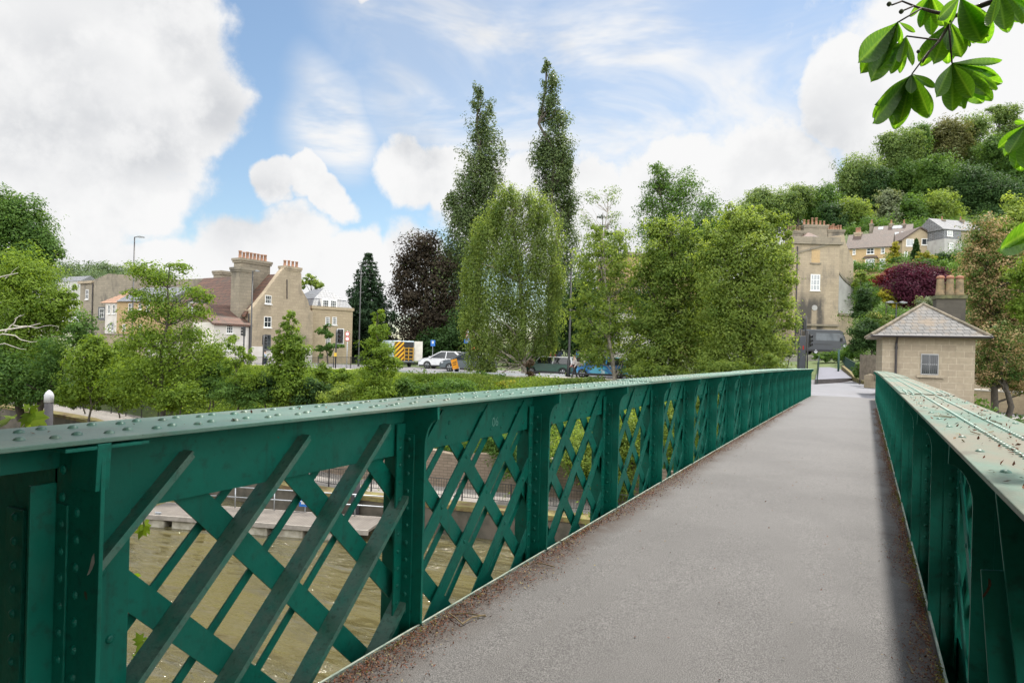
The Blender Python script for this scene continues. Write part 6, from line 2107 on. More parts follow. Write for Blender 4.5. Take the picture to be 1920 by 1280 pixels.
def work_van():
    p = roadpos(757, 690, 63)
    root = thing('work_van', 'white and blue van with yellow and red chevrons and an open rear door', 'van', p, R(146))
    # local: x forward (towards the left of the picture), rear at x = 0
    W, L, H = 2.0, 5.4, 2.5
    mb = MB()
    mb.prism([(0.0, 0.55), (0.02, H), (3.9, H), (4.6, 1.5), (5.3, 1.2), (5.4, 0.5), (4.9, 0.45), (0.0, 0.45)], lambda u, v, d: (u, d, v), -W / 2, W / 2)
    mb.build('body', simple('van_panel', (0.55, 0.60, 0.62), 0.35, (0.2, 0.36, 0.45), 1.2, 0.8), root, bevel=0.06)
    MB().prism([(3.75, 1.55), (3.75, 2.2), (4.05, 2.2), (4.5, 1.55)], lambda u, v, d: (u, d, v), -W / 2 - 0.01, W / 2 + 0.01).build('windows', CARGLASS, root)
    m, t, b = newmat('chevrons')
    o = t.obj(); x, y, z = t.sep(o)
    f = t.math('FRACT', t.math('MULTIPLY', t.math('ADD', t.math('ABSOLUTE', y), z), 2.2))
    t.set(b.inputs['Base Color'], t.mix(t.math('GREATER_THAN', f, 0.5), (0.75, 0.42, 0.02), (0.10, 0.03, 0.01)))
    b.inputs['Roughness'].default_value = 0.4
    # near door folded back along the side, other half a black sheet painted as the shaded interior, with yellow gear
    MB().box(-0.06, -0.012, 0.05, W / 2 - 0.02, 0.6, H - 0.1).build('rear_door', m, root)
    MB().box(-0.02, -0.006, -W / 2 + 0.08, 0.045, 0.6, H - 0.12).build('load_opening', TRIM, root)
    mb = MB()
    for z in (0.8, 1.15, 1.5, 1.8): mb.bar((-0.12, -0.85, z), (-0.12, 0.0, z), 0.07, 0.07)
    for y in (-0.85, -0.4, 0.0): mb.bar((-0.12, y, 0.6), (-0.12, y, 1.9), 0.07, 0.07)
    mb.build('yellow_rack', simple('safety_yellow', (0.60, 0.33, 0.03), 0.5), root)
    MB().bar((-0.02, -W / 2, 1.55), (-0.55, -W / 2 - 0.62, 1.55), 0.05, 1.85, (0, 0, 1)).build('open_door', simple('door_lining', (0.66, 0.63, 0.55), 0.6), root)
    MB().box(-0.3, 0.0, -W / 2, W / 2, 0.4, 0.52).build('bumper', TRIM, root)
    for s in (-1, 1):
        for wx in (1.0, 4.3): wheel(root, wx, s * (W / 2 - 0.12), 0.36, 0.22, s)


work_van()


def dark_van():
    a = P(1515, 656, 80); b_ = P(1588, 656, 80)
    d = (b_ - a); d.z = 0
    L = d.length; rz = math.atan2(d.y, d.x)
    z0 = P(1550, 656, 80).z - 0.55
    root = thing('dark_van', 'dark grey panel van on the upper road at the top of the bridge path', 'van', (a.x, a.y, z0), rz)
    H = P(1550, 618, 80).z - z0
    W = 1.95
    prof = [(0.0, 0.5), (0.05, H - 0.12), (0.2, H), (L * 0.80, H), (L * 0.90, H - 0.22), (L * 0.985, H * 0.55), (L, H * 0.36), (L - 0.02, 0.45)]
    MB().prism(prof, lambda u, v, dd: (u, dd, v), 0, W).build('body', DARKVAN, root, bevel=0.09)
    g = simple('van_glass', (0.10, 0.115, 0.13), 0.08, (0.04, 0.045, 0.05), 0.8, 0.8)
    MB().prism([(0.9, H * 0.56), (0.9, H * 0.86), (L * 0.80, H * 0.86), (L * 0.88, H * 0.80), (L * 0.94, H * 0.56)], lambda u, v, dd: (u, dd, v), -0.012, W + 0.012).build('windows', g, root)
    MB().box(0.05, L - 0.05, -0.02, W + 0.02, 0.36, 0.52).build('sill', TRIM, root, bevel=0.03)
    for s, y in ((-1, -0.008), (1, W - 0.2)):
        MB().box(L * 0.90, L - 0.02, y, y + 0.21, H * 0.30, H * 0.40).build('headlight', LAMPW, root, bevel=0.02)
    MB().box(-0.02, 0.05, 0.02, 0.2, H * 0.3, H * 0.55).build('tail_light', LAMPR, root)
    MB().box(L * 0.83, L * 0.87, -0.22, -0.01, H * 0.55, H * 0.68).build('wing_mirror', TRIM, root)
    MB().box(0.7, L * 0.6, -0.02, -0.012, H * 0.40, H * 0.42).build('side_moulding', TRIM, root)
    for wx in (L * 0.2, L * 0.82):
        wheel(root, wx, 0.12, 0.34, 0.22, -1); wheel(root, wx, W - 0.12, 0.34, 0.22, 1)
    # road under the van, climbing to the right
    za = z0 + 0.0
    ribbon('upper_road', [((a.x - 14, a.y - 2.2, za - 1.0), (a.x - 14, a.y + 6, za - 1.0)), ((a.x - 1, a.y - 2.0, za - 0.01), (a.x - 1, a.y + 6, za - 0.01)), ((b_.x + 1, b_.y - 2.0, za - 0.01), (b_.x + 1, b_.y + 6, za - 0.01)), ((b_.x + 18, b_.y, za + 1.2), (b_.x + 18, b_.y + 8, za + 1.2))], ROADM)
    mb = MB(); mb.box(-14, L + 14, -2.3, -2.0, -4, -0.1)
    tag(mb.build('upper_road_bank', CONC, None, loc=(a.x, a.y, z0)), kind='structure').rotation_euler = (0, 0, rz)


dark_van()


# ------------------------------------------------------------------ lamps, signals, signs
BLACK = simple('black_painted_steel', (0.016, 0.016, 0.017), 0.45, (0.03, 0.03, 0.03), 6, 0.5)
LENS = simple('dark_signal_lens', (0.05, 0.02, 0.01), 0.25, (0.02, 0.02, 0.02), 8, 0.5)
BACKW = simple('white_backing_edge', (0.7, 0.7, 0.7), 0.5)


def lamp(label, px, ptop, pbase, D, arm=0.9, r=0.075, mat=BLACK, double=False, side=1):
    b0 = P(px, pbase, D)
    H = P(px, ptop, D).z - b0.z
    root = thing('street_lamp', label, 'street lamp', b0, TH, 'street lamps')
    MB().tube([(0, 0, -1), (0, 0, 1.2), (0, 0, 1.25), (0, 0, H)], [r * 1.5, r * 1.5, r, r * 0.7], 10).build('pole', mat, root, True)
    for s in ((1, -1) if double else (side,)):
        m1 = MB(); m1.bar((0, 0, H - 0.03), (s * 0.3, 0, H), 0.06, 0.06); m1.build('arm', mat, root)
        m2 = MB(); m2.prism([(0.25, -0.04), (0.3, 0.07), (arm * 0.6, 0.1), (arm, 0.02), (arm, -0.03)], lambda u, v, d: (s * u, d, H + v), -0.15, 0.15)
        h = m2.build('lamp_head', simple('lamp_grey', (0.22, 0.23, 0.24), 0.5), root, bevel=0.02)
        MB().box(min(s * 0.35, s * (arm - 0.05)), max(s * 0.35, s * (arm - 0.05)), -0.12, 0.12, H - 0.052, H - 0.041).build('lens', LAMPW, h)
    return root


lamp('tall black street lamp standing against the clouds behind the layered tree', 246, 444, 690, 62)
lamp('black street lamp in front of the corner chimney of the gabled house', 469, 508, 695, 58, arm=0.6)
lamp('dark street lamp in front of the tall drooping conifer', 672, 498, 695, 62, arm=0.5, r=0.06)
lamp('thick black lamp post beside the weeping birch and the green car', 1066, 470, 706, 49, arm=0.7, r=0.09)
lamp('low double-headed street lamp behind the toll house roof', 1679, 567, 640, 50, arm=0.75, r=0.05, double=True)


def signal(label, px, ptop, pbase, D, head=(0, 0), face=0.0, tall=1.0, white=True, yellow=False, n=1, pole_top=None):
    b0 = P(px, pbase, D)
    root = thing('traffic_light', label, 'traffic light', b0, TH + face, 'traffic lights at the junction')
    zt = P(px, ptop, D).z - b0.z
    MB().tube([(0, 0, -0.8), (0, 0, (zt if pole_top is None else P(px, pole_top, D).z - b0.z))], 0.057, 10).build('pole', BLACK, root, True)
    for k in range(n):
        x = 0.28 + k * 0.36
        h = MB().box(x - 0.15, x + 0.15, -0.1, 0.12, zt - 1.0 * tall, zt).build('signal_head', BLACK, root, bevel=0.02)
        if white:
            mb = MB(); z0, z1 = zt - 1.0 * tall - 0.1, zt + 0.1
            for (a, b_, c, d) in ((x - 0.27, x - 0.22, z0, z1), (x + 0.22, x + 0.27, z0, z1), (x - 0.22, x + 0.22, z0, z0 + 0.05), (x - 0.22, x + 0.22, z1 - 0.05, z1)):
                mb.box(a, b_, 0.121, 0.135, c, d)
            mb.build('backing_border', BACKW, h)
            MB().box(x - 0.22, x + 0.22, 0.122, 0.13, z0 + 0.05, z1 - 0.05).build('backing_board', BLACK, h)
        for q in range(3):
            z = zt - (0.18 + 0.32 * q) * tall
            mb = MB()
            mb.lathe([(0.105, 0), (0.105, -0.16), (0.098, -0.16), (0.098, 0)], (x, -0.1, z), 12, 'y')
            mb.build('visor', BLACK, h)
            MB().lathe([(0.09, 0.004), (0.09, -0.012), (0.05, -0.03), (0.01, -0.034)], (x, -0.1, z), 12, 'y').build('lens', LENS, h)
        MB().bar((0, 0, zt - 0.3), (x - 0.1, 0, zt - 0.3), 0.04, 0.04).build('bracket', BLACK, root)
    if yellow:
        MB().box(-0.09, 0.09, -0.2, -0.06, 1.0, 1.28).build('push_button_unit', simple('yellow_box', (0.62, 0.40, 0.03), 0.5), root, bevel=0.01)
    return root


signal('traffic light with white-edged board beside the pedestrian railing on the left', 629, 618, 692, 52, yellow=True)
signal('dark traffic light in front of the gabled house ground floor', 493, 628, 690, 54, face=1.9, white=False, tall=0.8)
signal('black traffic light against the white cottage wall', 456, 612, 690, 56, face=-1.2, white=False, tall=0.8)
s = signal('traffic light carrying round signs and a blue plate left of the weeping birch', 880, 602, 694, 56, white=True)
for nm, px, py, w, h, col in (('blue_plate', 876, 639, 0.62, 0.40, (0.02, 0.16, 0.55)),):
    zz = P(px, py, 56).z - s.location.z
    bp = MB().box(-0.5, 0.12, -0.075, -0.06, zz - h / 2, zz + h / 2).build(nm, simple('sign_blue', col, 0.4), s)
    mb = MB()
    for k in range(2): mb.box(-0.42, 0.0 - 0.1 * k, -0.079, -0.0755, zz - 0.02 - 0.1 * k + 0.04, zz + 0.02 - 0.1 * k + 0.04)
    mb.build('lettering', BACKW, bp)
RED = simple('sign_red', (0.55, 0.03, 0.03), 0.4)
for px, py, dx in ((876, 622, -0.2), (876, 631, -0.2)):
    zz = P(px, py, 56).z - s.location.z
    d = MB().lathe([(0.2, 0), (0.2, -0.012), (0.14, -0.0125)], (dx, -0.06, zz), 18, 'y').build('round_sign', RED, s)
    MB().lathe([(0.145, 0), (0.145, -0.004), (0.01, -0.005)], (dx, -0.0725, zz), 18, 'y').build('sign_face', BACKW, d)
zz = P(886, 630, 56).z - s.location.z
d = MB().box(0.08, 0.5, -0.03, -0.015, zz - 0.21, zz + 0.21).build('square_sign', BACKW, s)
MB().lathe([(0.17, 0), (0.17, -0.006), (0.115, -0.0065), (0.115, 0.0)], (0.29, -0.031, zz), 18, 'y').build('red_ring', RED, d)
MB().bar((0.2, -0.04, zz - 0.05), (0.36, -0.04, zz + 0.07), 0.03, 0.01, (0, 1, 0)).build('arrow', BLACK, d)
# two round speed signs on a thin post behind the left signal
b0 = P(650, 692, 55)
root = thing('speed_sign_post', 'thin grey post with two small red-ringed round signs right of the left traffic light', 'road sign', b0, TH)
zt = P(650, 620, 55).z - b0.z
MB().tube([(0, 0, -0.5), (0, 0, zt)], 0.04, 8).build('post', GALV, root, True)
for py in (626, 635):
    z = P(650, py, 55).z - b0.z
    d = MB().lathe([(0.2, 0), (0.2, -0.012), (0.14, -0.0125)], (0, -0.045, z), 18, 'y').build('round_sign', RED, root)
    MB().lathe([(0.145, 0), (0.145, -0.004), (0.01, -0.005)], (0, -0.0575, z), 18, 'y').build('sign_face', BACKW, d)
# blue information sign by the hedge
b0 = P(811, 668, 70)
root = thing('blue_sign', 'small blue information sign in front of the dark hedge bank', 'road sign', b0, TH)
z = P(811, 643, 70).z - b0.z
MB().tube([(0, 0, -0.5), (0, 0, z + 0.2)], 0.035, 8).build('post', GALV, root)
bp = MB().box(-0.22, 0.24, -0.06, -0.045, z - 0.32, z + 0.32).build('sign_board', simple('sign_blue', (0.02, 0.16, 0.55), 0.4), root)
MB().box(-0.1, 0.1, -0.064, -0.0605, z - 0.05, z + 0.2).build('symbol', BACKW, bp)
# orange road-works board, tilted
b0 = roadpos(856, 697, 51.5)
root = thing('orange_road_sign', 'orange temporary road sign leaning in front of the dark grey car', 'road sign', (b0.x, b0.y, P(857, 697, 51.5).z), TH + 0.1)
mb = MB().box(-0.24, 0.24, -0.03, 0.0, 0.25, 1.0); bd = mb.build('sign_board', simple('sign_orange', (0.75, 0.30, 0.01), 0.5), root); bd.rotation_euler = (0.12, -0.25, 0)
mb = MB(); mb.box(-0.15, 0.15, -0.034, -0.0305, 0.72, 0.78); mb.box(-0.15, 0.1, -0.034, -0.0305, 0.56, 0.62); mb.build('lettering', BLACK, bd)
mb = MB()
for x in (-0.2, 0.2): mb.bar((x, 0.0, 0.35), (x, 0.3, -0.05), 0.03, 0.03); mb.bar((x, -0.02, 0.35), (x, -0.15, -0.05), 0.03, 0.03)
mb.build('stand', GALV, root)
# signals at the head of the bridge path
signal('pair of black signal heads on a tall pole left of the dark van', 1509, 597, 700, 58, n=1, white=False, face=math.pi + 0.5, pole_top=592)
signal('black signal head seen from the side left of the tall pole', 1499, 604, 700, 57, n=1, white=False, face=math.pi - 0.3)
signal('black louvred signal head overlapping the dark van', 1513, 626, 700, 52, n=1, white=False, face=0.8, pole_top=620)
b0 = P(1501, 690, 56)
root = thing('control_cabinet', 'slim black signal cabinet with a red light beside the ramp railing', 'cabinet', b0, TH)
MB().box(-0.22, 0.3, -0.2, 0.2, -1.0, P(1501, 630, 56).z - b0.z).build('casing', simple('cabinet_grey', (0.06, 0.065, 0.075), 0.5), root, bevel=0.02)
MB().box(0.05, 0.15, -0.215, -0.2, P(1501, 655, 56).z - b0.z, P(1501, 648, 56).z - b0.z).build('red_light', LAMPR, root)
b0 = P(1572, 690, 62)
root = thing('green_post', 'slim dark green post at the top of the path beneath the van', 'post', b0, TH)
MB().tube([(0, 0, -1), (0, 0, P(1572, 655, 62).z - b0.z)], 0.09, 10).build('post_shaft', simple('dark_green_paint', (0.006, 0.05, 0.035), 0.4), root, True)

# ------------------------------------------------------------------ ramp and plaza beyond the bridge
def ramp():
    z1 = -0.2
    A = onz(1528, 720, z1); B = onz(1597, 716, z1)
    zt = P(1560, 711, (Vector((A.x, A.y, 0)).dot(_f) + Vector((B.x, B.y, 0)).dot(_f)) / 2).z
    C = P(1538, 680, 84); D = P(1566, 679.5, 84)
    LP = simple('lilac_path', (0.135, 0.135, 0.165), 0.8, (0.115, 0.115, 0.138), 1.5, 0.6, 0.1, 60)
    zt = z1 + 0.32
    ribbon('path', [((A.x, A.y, zt), (B.x, B.y, zt)), ((C.x, C.y, C.z), (D.x, D.y, D.z))], LP)
    mb = MB(); mb.add([(A.x, A.y, z1 - 0.3), (B.x, B.y, z1 - 0.3), (B.x, B.y, zt - 0.003), (A.x, A.y, zt - 0.003), (A.x, A.y + .25, z1 - .3), (B.x, B.y + .25, z1 - .3), (B.x, B.y + .25, zt - .004), (A.x, A.y + .25, zt - .004)],
                      [(0, 1, 2, 3), (5, 4, 7, 6), (1, 5, 6, 2), (4, 0, 3, 7)])
    tag(mb.build('kerb', simple('dark_kerb', (0.10, 0.085, 0.08), 0.9, (0.06, 0.05, 0.045), 3, 0.6), None), kind='structure')
    # plaza between the bridge end and the ramp
    poly = [(-4.5, 35.36), (3.5, 35.36), (4.3, 37.5), (3.2, 47), (B.x + 1.2, B.y + 4), (B.x, B.y), (A.x, A.y), (A.x - 3, A.y + 2), (-5.5, 46)]
    mb = MB(); mb.add([(x, y, zc(35.4) - 0.002) for x, y in poly], [tuple(range(len(poly)))])
    tag(mb.build('plaza', PAVE), kind='structure')
    mb = MB(); mb.add([(-5.0, 34.2, -4), (3.6, 34.2, -4), (3.6, 34.2, zc(35) - 0.5), (-5, 34.2, zc(35) - 0.5), (-5.0, 35.35, -4), (3.6, 35.35, -4), (3.6, 35.35, zc(35) - 0.01), (-5, 35.35, zc(35) - 0.01)], [(0, 1, 2, 3), (4, 7, 6, 5), (3, 2, 6, 7), (1, 5, 6, 2), (0, 3, 7, 4)])
    tag(mb.build('abutment', BATH_DARK), 'stone abutment carrying the far end of the footbridge', 'abutment')
    # railings of the ramp
    gr = simple('dark_green_railing', (0.012, 0.045, 0.036), 0.5, (0.02, 0.03, 0.028), 6, 0.5)
    a = Vector((A.x + 0.15, A.y, zt)); c = Vector((C.x - 0.1, C.y, C.z))
    railing('ramp_railing', 'dark green railing along the left edge of the rising path', [a, a.lerp(c, .35), c], 1.15, gr, 0.13)
    b_ = Vector((B.x + 0.3, B.y + 0.5, zt)); d = Vector((D.x + 0.4, D.y, D.z))
    railing('ramp_railing', 'dark green railing along the right edge of the rising path', [b_, b_.lerp(d, .4), d], 1.15, gr, 0.13)
    mb = MB()
    pts = [P(1640, 723, 46), P(1620, 720, 49), P(1604, 713, 52), P(1595, 703, 56), P(1580, 690, 66)]
    for p, q in zip(pts[:-1], pts[1:]): mb.bar((p.x, p.y, p.z), (q.x, q.y, q.z), 0.25, 0.5)
    tag(mb.build('verge_kerb', MOSSY), kind='structure')
    # black railing running left from the bridge end
    ln = [Vector((-2.9, 35.8, -0.2)), Vector((-6.5, 44.2, -0.2)), Vector((-14.5, 43.2, -0.2))]
    railing('roadside_railing', 'black iron railing running left from the bridge end behind the riverside maple', ln, 1.15, IRON, 0.14)
    # wooden fence and post left of the toll house
    f = Fr(1613, 44, 1652, 42, -0.6)
    root = thing('wooden_fence', 'grey weathered wooden fence left of the toll house', 'fence', f.o, f.rz)
    zt = f.xz(1625, 664)[1]; zb = f.xz(1625, 690)[1] - 0.8
    wood = simple('weathered_wood', (0.24, 0.20, 0.15), 0.9, (0.13, 0.11, 0.085), 4, 0.8, 0.3, 20)
    mb = MB()
    k = 0; x = 0.0
    while x < f.w:
        mb.box(x, x + 0.11, 0, 0.025, zb, zt - 0.03 * (k % 3)); x += 0.135; k += 1
    mb.build('boards', wood, root)
    mb = MB(); mb.box(0, f.w, 0.026, 0.08, zt - 0.3, zt - 0.2); mb.box(0, f.w, 0.026, 0.08, zb + 0.5, zb + 0.6); mb.build('rail', wood, root)
    f = Fr(1640, 45, 1653, 44, -0.4)
    root = thing('white_gate', 'white wooden gate panel beside the fence left of the toll house', 'gate', f.o, f.rz)
    a, z1 = f.xz(1640, 667); b_, z0 = f.xz(1652, 680)
    mb = MB(); mb.box(0, f.w, 0, 0.05, z0, z1); mb.build('panel', RENDER_W, root)
    f = Fr(1622, 43, 1634, 42.5, -0.6)
    root = thing('stone_post', 'short stone gatepost at the corner below the wooden fence', 'post', f.o, f.rz)
    z = f.xz(1628, 704)[1]
    mb = MB().box(0, f.w, 0, f.w, -1, z); mb.add([(0, 0, z), (f.w, 0, z), (f.w, f.w, z), (0, f.w, z), (f.w / 2, f.w / 2, z + 0.15)], [(0, 1, 4), (1, 2, 4), (2, 3, 4), (3, 0, 4)]); mb.build('post_shaft', BATH, root)


ramp()

# right bank below the toll house: garden wall, iron railing and pale ledge
f = Fr(1826, 52, 1905, 50, -3.0)
root = thing('garden_wall', 'low stone wall with an iron railing right of the toll house', 'wall', f.o, f.rz)
z1 = f.xz(1860, 701)[1]; z0 = f.xz(1860, 713)[1]
MB().box(0, f.w + 6, 0, 0.4, z0 - 2, z1).build('wall_face', BATH, root)
mb = MB()
zt = f.xz(1860, 676)[1]
for k in range(int((f.w + 6) / 0.14)): mb.bar((k * 0.14, 0.2, z1), (k * 0.14, 0.2, zt), 0.018, 0.018, (1, 0, 0))
mb.bar((0, 0.2, zt), (f.w + 6, 0.2, zt), 0.04, 0.04); mb.build('iron_railing', IRON, root)
f = Fr(1826, 46, 1935, 43, -3.2)
root = thing('pale_ledge', 'long pale stone kerb behind the leaning trunks right of the toll house', 'kerb', f.o, f.rz)
z1 = f.xz(1860, 732)[1]
MB().box(0, f.w + 4, 0, 0.5, z1 - 1.5, z1 - 0.06).build('kerb_stone', BATH_CLEAN, root)
MB().box(-0.05, f.w + 4, -0.05, 0.55, z1 - 0.058, z1 + 0.04).build('coping', RENDER_W, root)

# pedestrian guard railing and low crash rail by the road
pts = [P(568, 700, 55), P(625, 697, 53), P(690, 697, 52)]
zg = [P(568, 694, 55).z, P(625, 694, 53).z, P(690, 695, 52).z]
railing('guard_railing', 'black pedestrian guard railing around the traffic light on the left', [(p.x, p.y, z) for p, z in zip(pts, zg)], 1.05, IRON, 0.12)
railing('guard_railing', 'black pedestrian railing in front of the gabled house and white cottage', [(p.x, p.y, P(px, 692, D).z) for px, D in ((420, 60), (500, 58), (565, 56)) for p in [P(px, 692, D)]], 1.05, IRON, 0.13)
ln = [(px, D) for px, D in ((690, 49), (760, 48.5), (850, 48), (960, 47), (1060, 46.5))]
root = thing('crash_rail', 'low grey steel crash rail along the near edge of the road', 'barrier', P(690, 697, 49))
o = root.location
m1, m2 = MB(), MB()
q = [P(px, 695.5 + (px - 690) * 0.024, D) - o for px, D in ln]
for a, b_ in zip(q[:-1], q[1:]):
    m1.bar(a, b_, 0.07, 0.22)
m1.build('rail', GALV, root)
for a, b_ in zip(q[:-1], q[1:]):
    for k in range(2):
        p = a.lerp(b_, k / 2)
        MB().bar(p + Vector((0, 0.08, -0.75)), p + Vector((0, 0.08, 0.08)), 0.09, 0.09, (1, 0, 0)).build('post', GALV, root)


# ------------------------------------------------------------------ people
def person(label, loc, rz, coat, legs, hair, stride=0.22, h=1.72, arm=0.25, hat=None):
    root = thing('person', label, 'person', loc, rz)
    s = h / 1.72
    sk = simple('skin', (0.50, 0.32, 0.24), 0.6, (0.42, 0.26, 0.19), 9, 0.4)

    def skin(name, V, E, Rd, mat, lv=1):
        me = bpy.data.meshes.new(name); me.from_pydata([tuple(c * s for c in v) for v in V], E, []); me.update(); me.materials.append(mat)
        o = bpy.data.objects.new(name, me); COL.objects.link(o); o.parent = root
        md = o.modifiers.new('skin', 'SKIN'); md.use_smooth_shade = True
        for i, r in enumerate(Rd):
            sv = me.skin_vertices[0].data[i]; sv.radius = (r * s, r * s); sv.use_root = (i == 0)
        sd = o.modifiers.new('sub', 'SUBSURF'); sd.levels = lv; sd.render_levels = lv
        return o
    a = stride
    V = [(0, 0, 0.95), (0, 0, 1.15), (0.01, 0, 1.38), (0.02, 0, 1.50), (0.03, 0, 1.58), (0.03, 0, 1.68),
         (0, 0.09, 0.92), (a * 0.5, 0.1, 0.50), (a, 0.1, 0.08), (a + 0.16, 0.1, 0.035),
         (0, -0.09, 0.92), (-a * 0.3, -0.1, 0.50), (-a, -0.1, 0.10), (-a + 0.15, -0.1, 0.04),
         (0, 0.2, 1.40), (-arm * 0.5, 0.25, 1.12), (arm * 0.1, 0.24, 0.90), (arm * 0.3, 0.24, 0.82),
         (0, -0.2, 1.40), (arm * 0.5, -0.25, 1.12), (arm * 1.1, -0.22, 0.92), (arm * 1.35, -0.21, 0.86)]
    E = [(0, 1), (1, 2), (2, 3), (3, 4), (4, 5), (0, 6), (6, 7), (7, 8), (8, 9), (0, 10), (10, 11), (11, 12), (12, 13), (2, 14), (14, 15), (15, 16), (16, 17), (2, 18), (18, 19), (19, 20), (20, 21)]
    Rd = [0.13, 0.12, 0.13, 0.055, 0.085, 0.075, 0.085, 0.06, 0.045, 0.035, 0.085, 0.06, 0.045, 0.035, 0.05, 0.04, 0.032, 0.03, 0.05, 0.04, 0.032, 0.03]
    skin('body', V, E, Rd, sk)
    ix = [0, 1, 2, 14, 15, 16, 18, 19, 20]
    mp = {k: i for i, k in enumerate(ix)}
    skin('coat', [V[i] for i in ix], [(mp[p], mp[q]) for p, q in E if p in mp and q in mp], [Rd[i] + 0.028 for i in ix], coat)
    ix = [0, 6, 7, 8, 10, 11, 12]
    mp = {k: i for i, k in enumerate(ix)}
    skin('trousers', [V[i] for i in ix], [(mp[p], mp[q]) for p, q in E if p in mp and q in mp], [Rd[i] + 0.02 for i in ix], legs)
    MB().dome((0.015 * s, 0, 1.62 * s), (-0.25, 0, 1), 0.115 * s, 10, 1.2).build('hat' if hat else 'hair', hat or hair, root, True)
    return root


CL = lambda n, c: simple('cloth_' + n, c, 0.9, tuple(q * 0.7 for q in c), 8, 0.6)
HAIR = CL('dark_hair', (0.03, 0.02, 0.015))
gp = lambda px, py, D: P(px, py, D)
person('person walking in a pale blue and dark top in front of the gabled house', gp(496, 693, 60), TH + 0.3, CL('pale_blue', (0.30, 0.36, 0.48)), CL('navy', (0.02, 0.025, 0.05)), HAIR)
person('person in a pale grey coat walking between the green and blue cars', gp(1077, 711, 46.5), TH + math.pi, CL('pale_grey', (0.46, 0.42, 0.42)), CL('dark', (0.03, 0.03, 0.035)), HAIR)
person('person in orange work clothes behind the parapet near the bridge end', gp(1318, 706, 44), TH + 1.3, CL('orange', (0.60, 0.17, 0.04)), CL('orange_trousers', (0.50, 0.14, 0.04)), HAIR)
person('person in a bright yellow jacket and dark trousers behind the grey car', gp(912, 690, 62), TH, CL('hi_vis', (0.42, 0.60, 0.03)), CL('dark', (0.03, 0.03, 0.035)), HAIR)
person('person under the trees holding a red umbrella by the grey car', gp(889, 692, 60), TH, CL('maroon', (0.16, 0.03, 0.03)), CL('dark', (0.03, 0.03, 0.035)), HAIR)
p = gp(890, 692, 60)
root = thing('umbrella', 'small red umbrella held up behind the grey car', 'umbrella', p + Vector((0, 0, 1.75)), TH)
MB().lathe([(0.5, 0.0), (0.42, 0.12), (0.25, 0.22), (0.03, 0.28)], (0, 0, 0), 12).build('canopy', simple('red_cloth', (0.62, 0.06, 0.05), 0.8), root, True)
MB().tube([(0, 0, -0.85), (0, 0, 0.34)], 0.012, 6).build('handle', BLACK, root)


# ------------------------------------------------------------------ parked cycles across the road
def bicycle(label, loc, rz, col):
    root = thing('bicycle', label, 'bicycle', loc, rz, 'cycles parked across the road')
    for x in (-0.52, 0.52):
        mb = MB(); ring = [(x + 0.33 * math.cos(k * math.pi / 9), 0, 0.34 + 0.33 * math.sin(k * math.pi / 9)) for k in range(19)]
        mb.tube(ring, 0.022, 6, False)
        for k in range(6):
            a = k * math.pi / 3; mb.bar((x, 0, 0.34), (x + 0.32 * math.cos(a), 0, 0.34 + 0.32 * math.sin(a)), 0.006, 0.006, (0, 1, 0))
        mb.build('wheel', TYRE, root)
    mb = MB()
    for a, b_ in (((-0.52, .34), (-.12, .34)), ((-.12, .34), (-.25, .86)), ((-.52, .34), (-.22, .78)), ((-.22, .78), (.36, .82)), ((-.12, .34), (.38, .74)), ((.34, .95), (.52, .34))):
        mb.tube([(a[0], 0, a[1]), (b_[0], 0, b_[1])], 0.022, 6)
    mb.build('frame', col, root)
    MB().prism([(-0.4, 0.86), (-0.12, 0.88), (-0.12, 0.92), (-0.4, 0.93)], lambda u, v, d: (u, d, v), -0.06, 0.06).build('saddle', TRIM, root)
    mb = MB(); mb.tube([(.34, -0.28, 1.0), (.34, 0.28, 1.0)], 0.02, 6); mb.tube([(.34, 0, .95), (.34, 0, 1.0)], 0.02, 6); mb.build('handlebar', TRIM, root)


for i, (px, c, lb) in enumerate(((1036, (0.5, 0.04, 0.03), 'red cycle, leftmost of the cycles parked across the road'), (1050, (0.03, 0.05, 0.12), 'dark blue cycle parked right of the red one'), (1062, (0.02, 0.02, 0.02), 'black cycle parked just left of the thick lamp post'),
                             (1082, (0.03, 0.2, 0.5), 'bright blue cycle parked just right of the thick lamp post'), (1096, (0.35, 0.12, 0.25), 'pink cycle, rightmost of the cycles parked across the road'))):
    p = P(px, 676, 66)
    bicycle(lb, p, TH + 0.9 + 0.1 * i, simple('cycle_%s' % ('red', 'navy', 'black', 'blue', 'pink')[i], c, 0.4))
mb = MB(); a = P(1020, 678, 66.5); c = P(1180, 680, 65)
d = (c - a)
mb.bar(a - Vector((0, 0, 0.75)), c - Vector((0, 0, 0.75)), 3.0, 1.5)
tag(mb.build('raised_pavement', PAVE2), kind='structure')


# ------------------------------------------------------------------ chestnut above the camera, and trees of the near bank
CHEST = None
m, t, b = newmat('chestnut_leaf')
at = t.new('ShaderNodeAttribute'); at.attribute_name = 'tone'
o = t.obj()
c = t.mix(t.remap(at.outputs['Fac'], 0.0, 1.0, smooth=False), (0.045, 0.125, 0.010), (0.16, 0.27, 0.055))
c = t.mix(t.remap(t.noise(18, 4, o), 0.62, 0.8, 0, 0.5), c, (0.10, 0.10, 0.02))
t.set(b.inputs['Base Color'], c); b.inputs['Roughness'].default_value = 0.42
tr = t.new('ShaderNodeBsdfTranslucent'); t.set(tr.inputs['Color'], t.mix(1.0, c, (2.6, 2.6, 0.6), 'MULTIPLY'))
mx = t.new('ShaderNodeMixShader'); mx.inputs[0].default_value = 0.6
t.l.new(b.outputs[0], mx.inputs[1]); t.l.new(tr.outputs[0], mx.inputs[2]); t.l.new(mx.outputs[0], t.n['Material Output'].inputs['Surface'])
CHEST = m


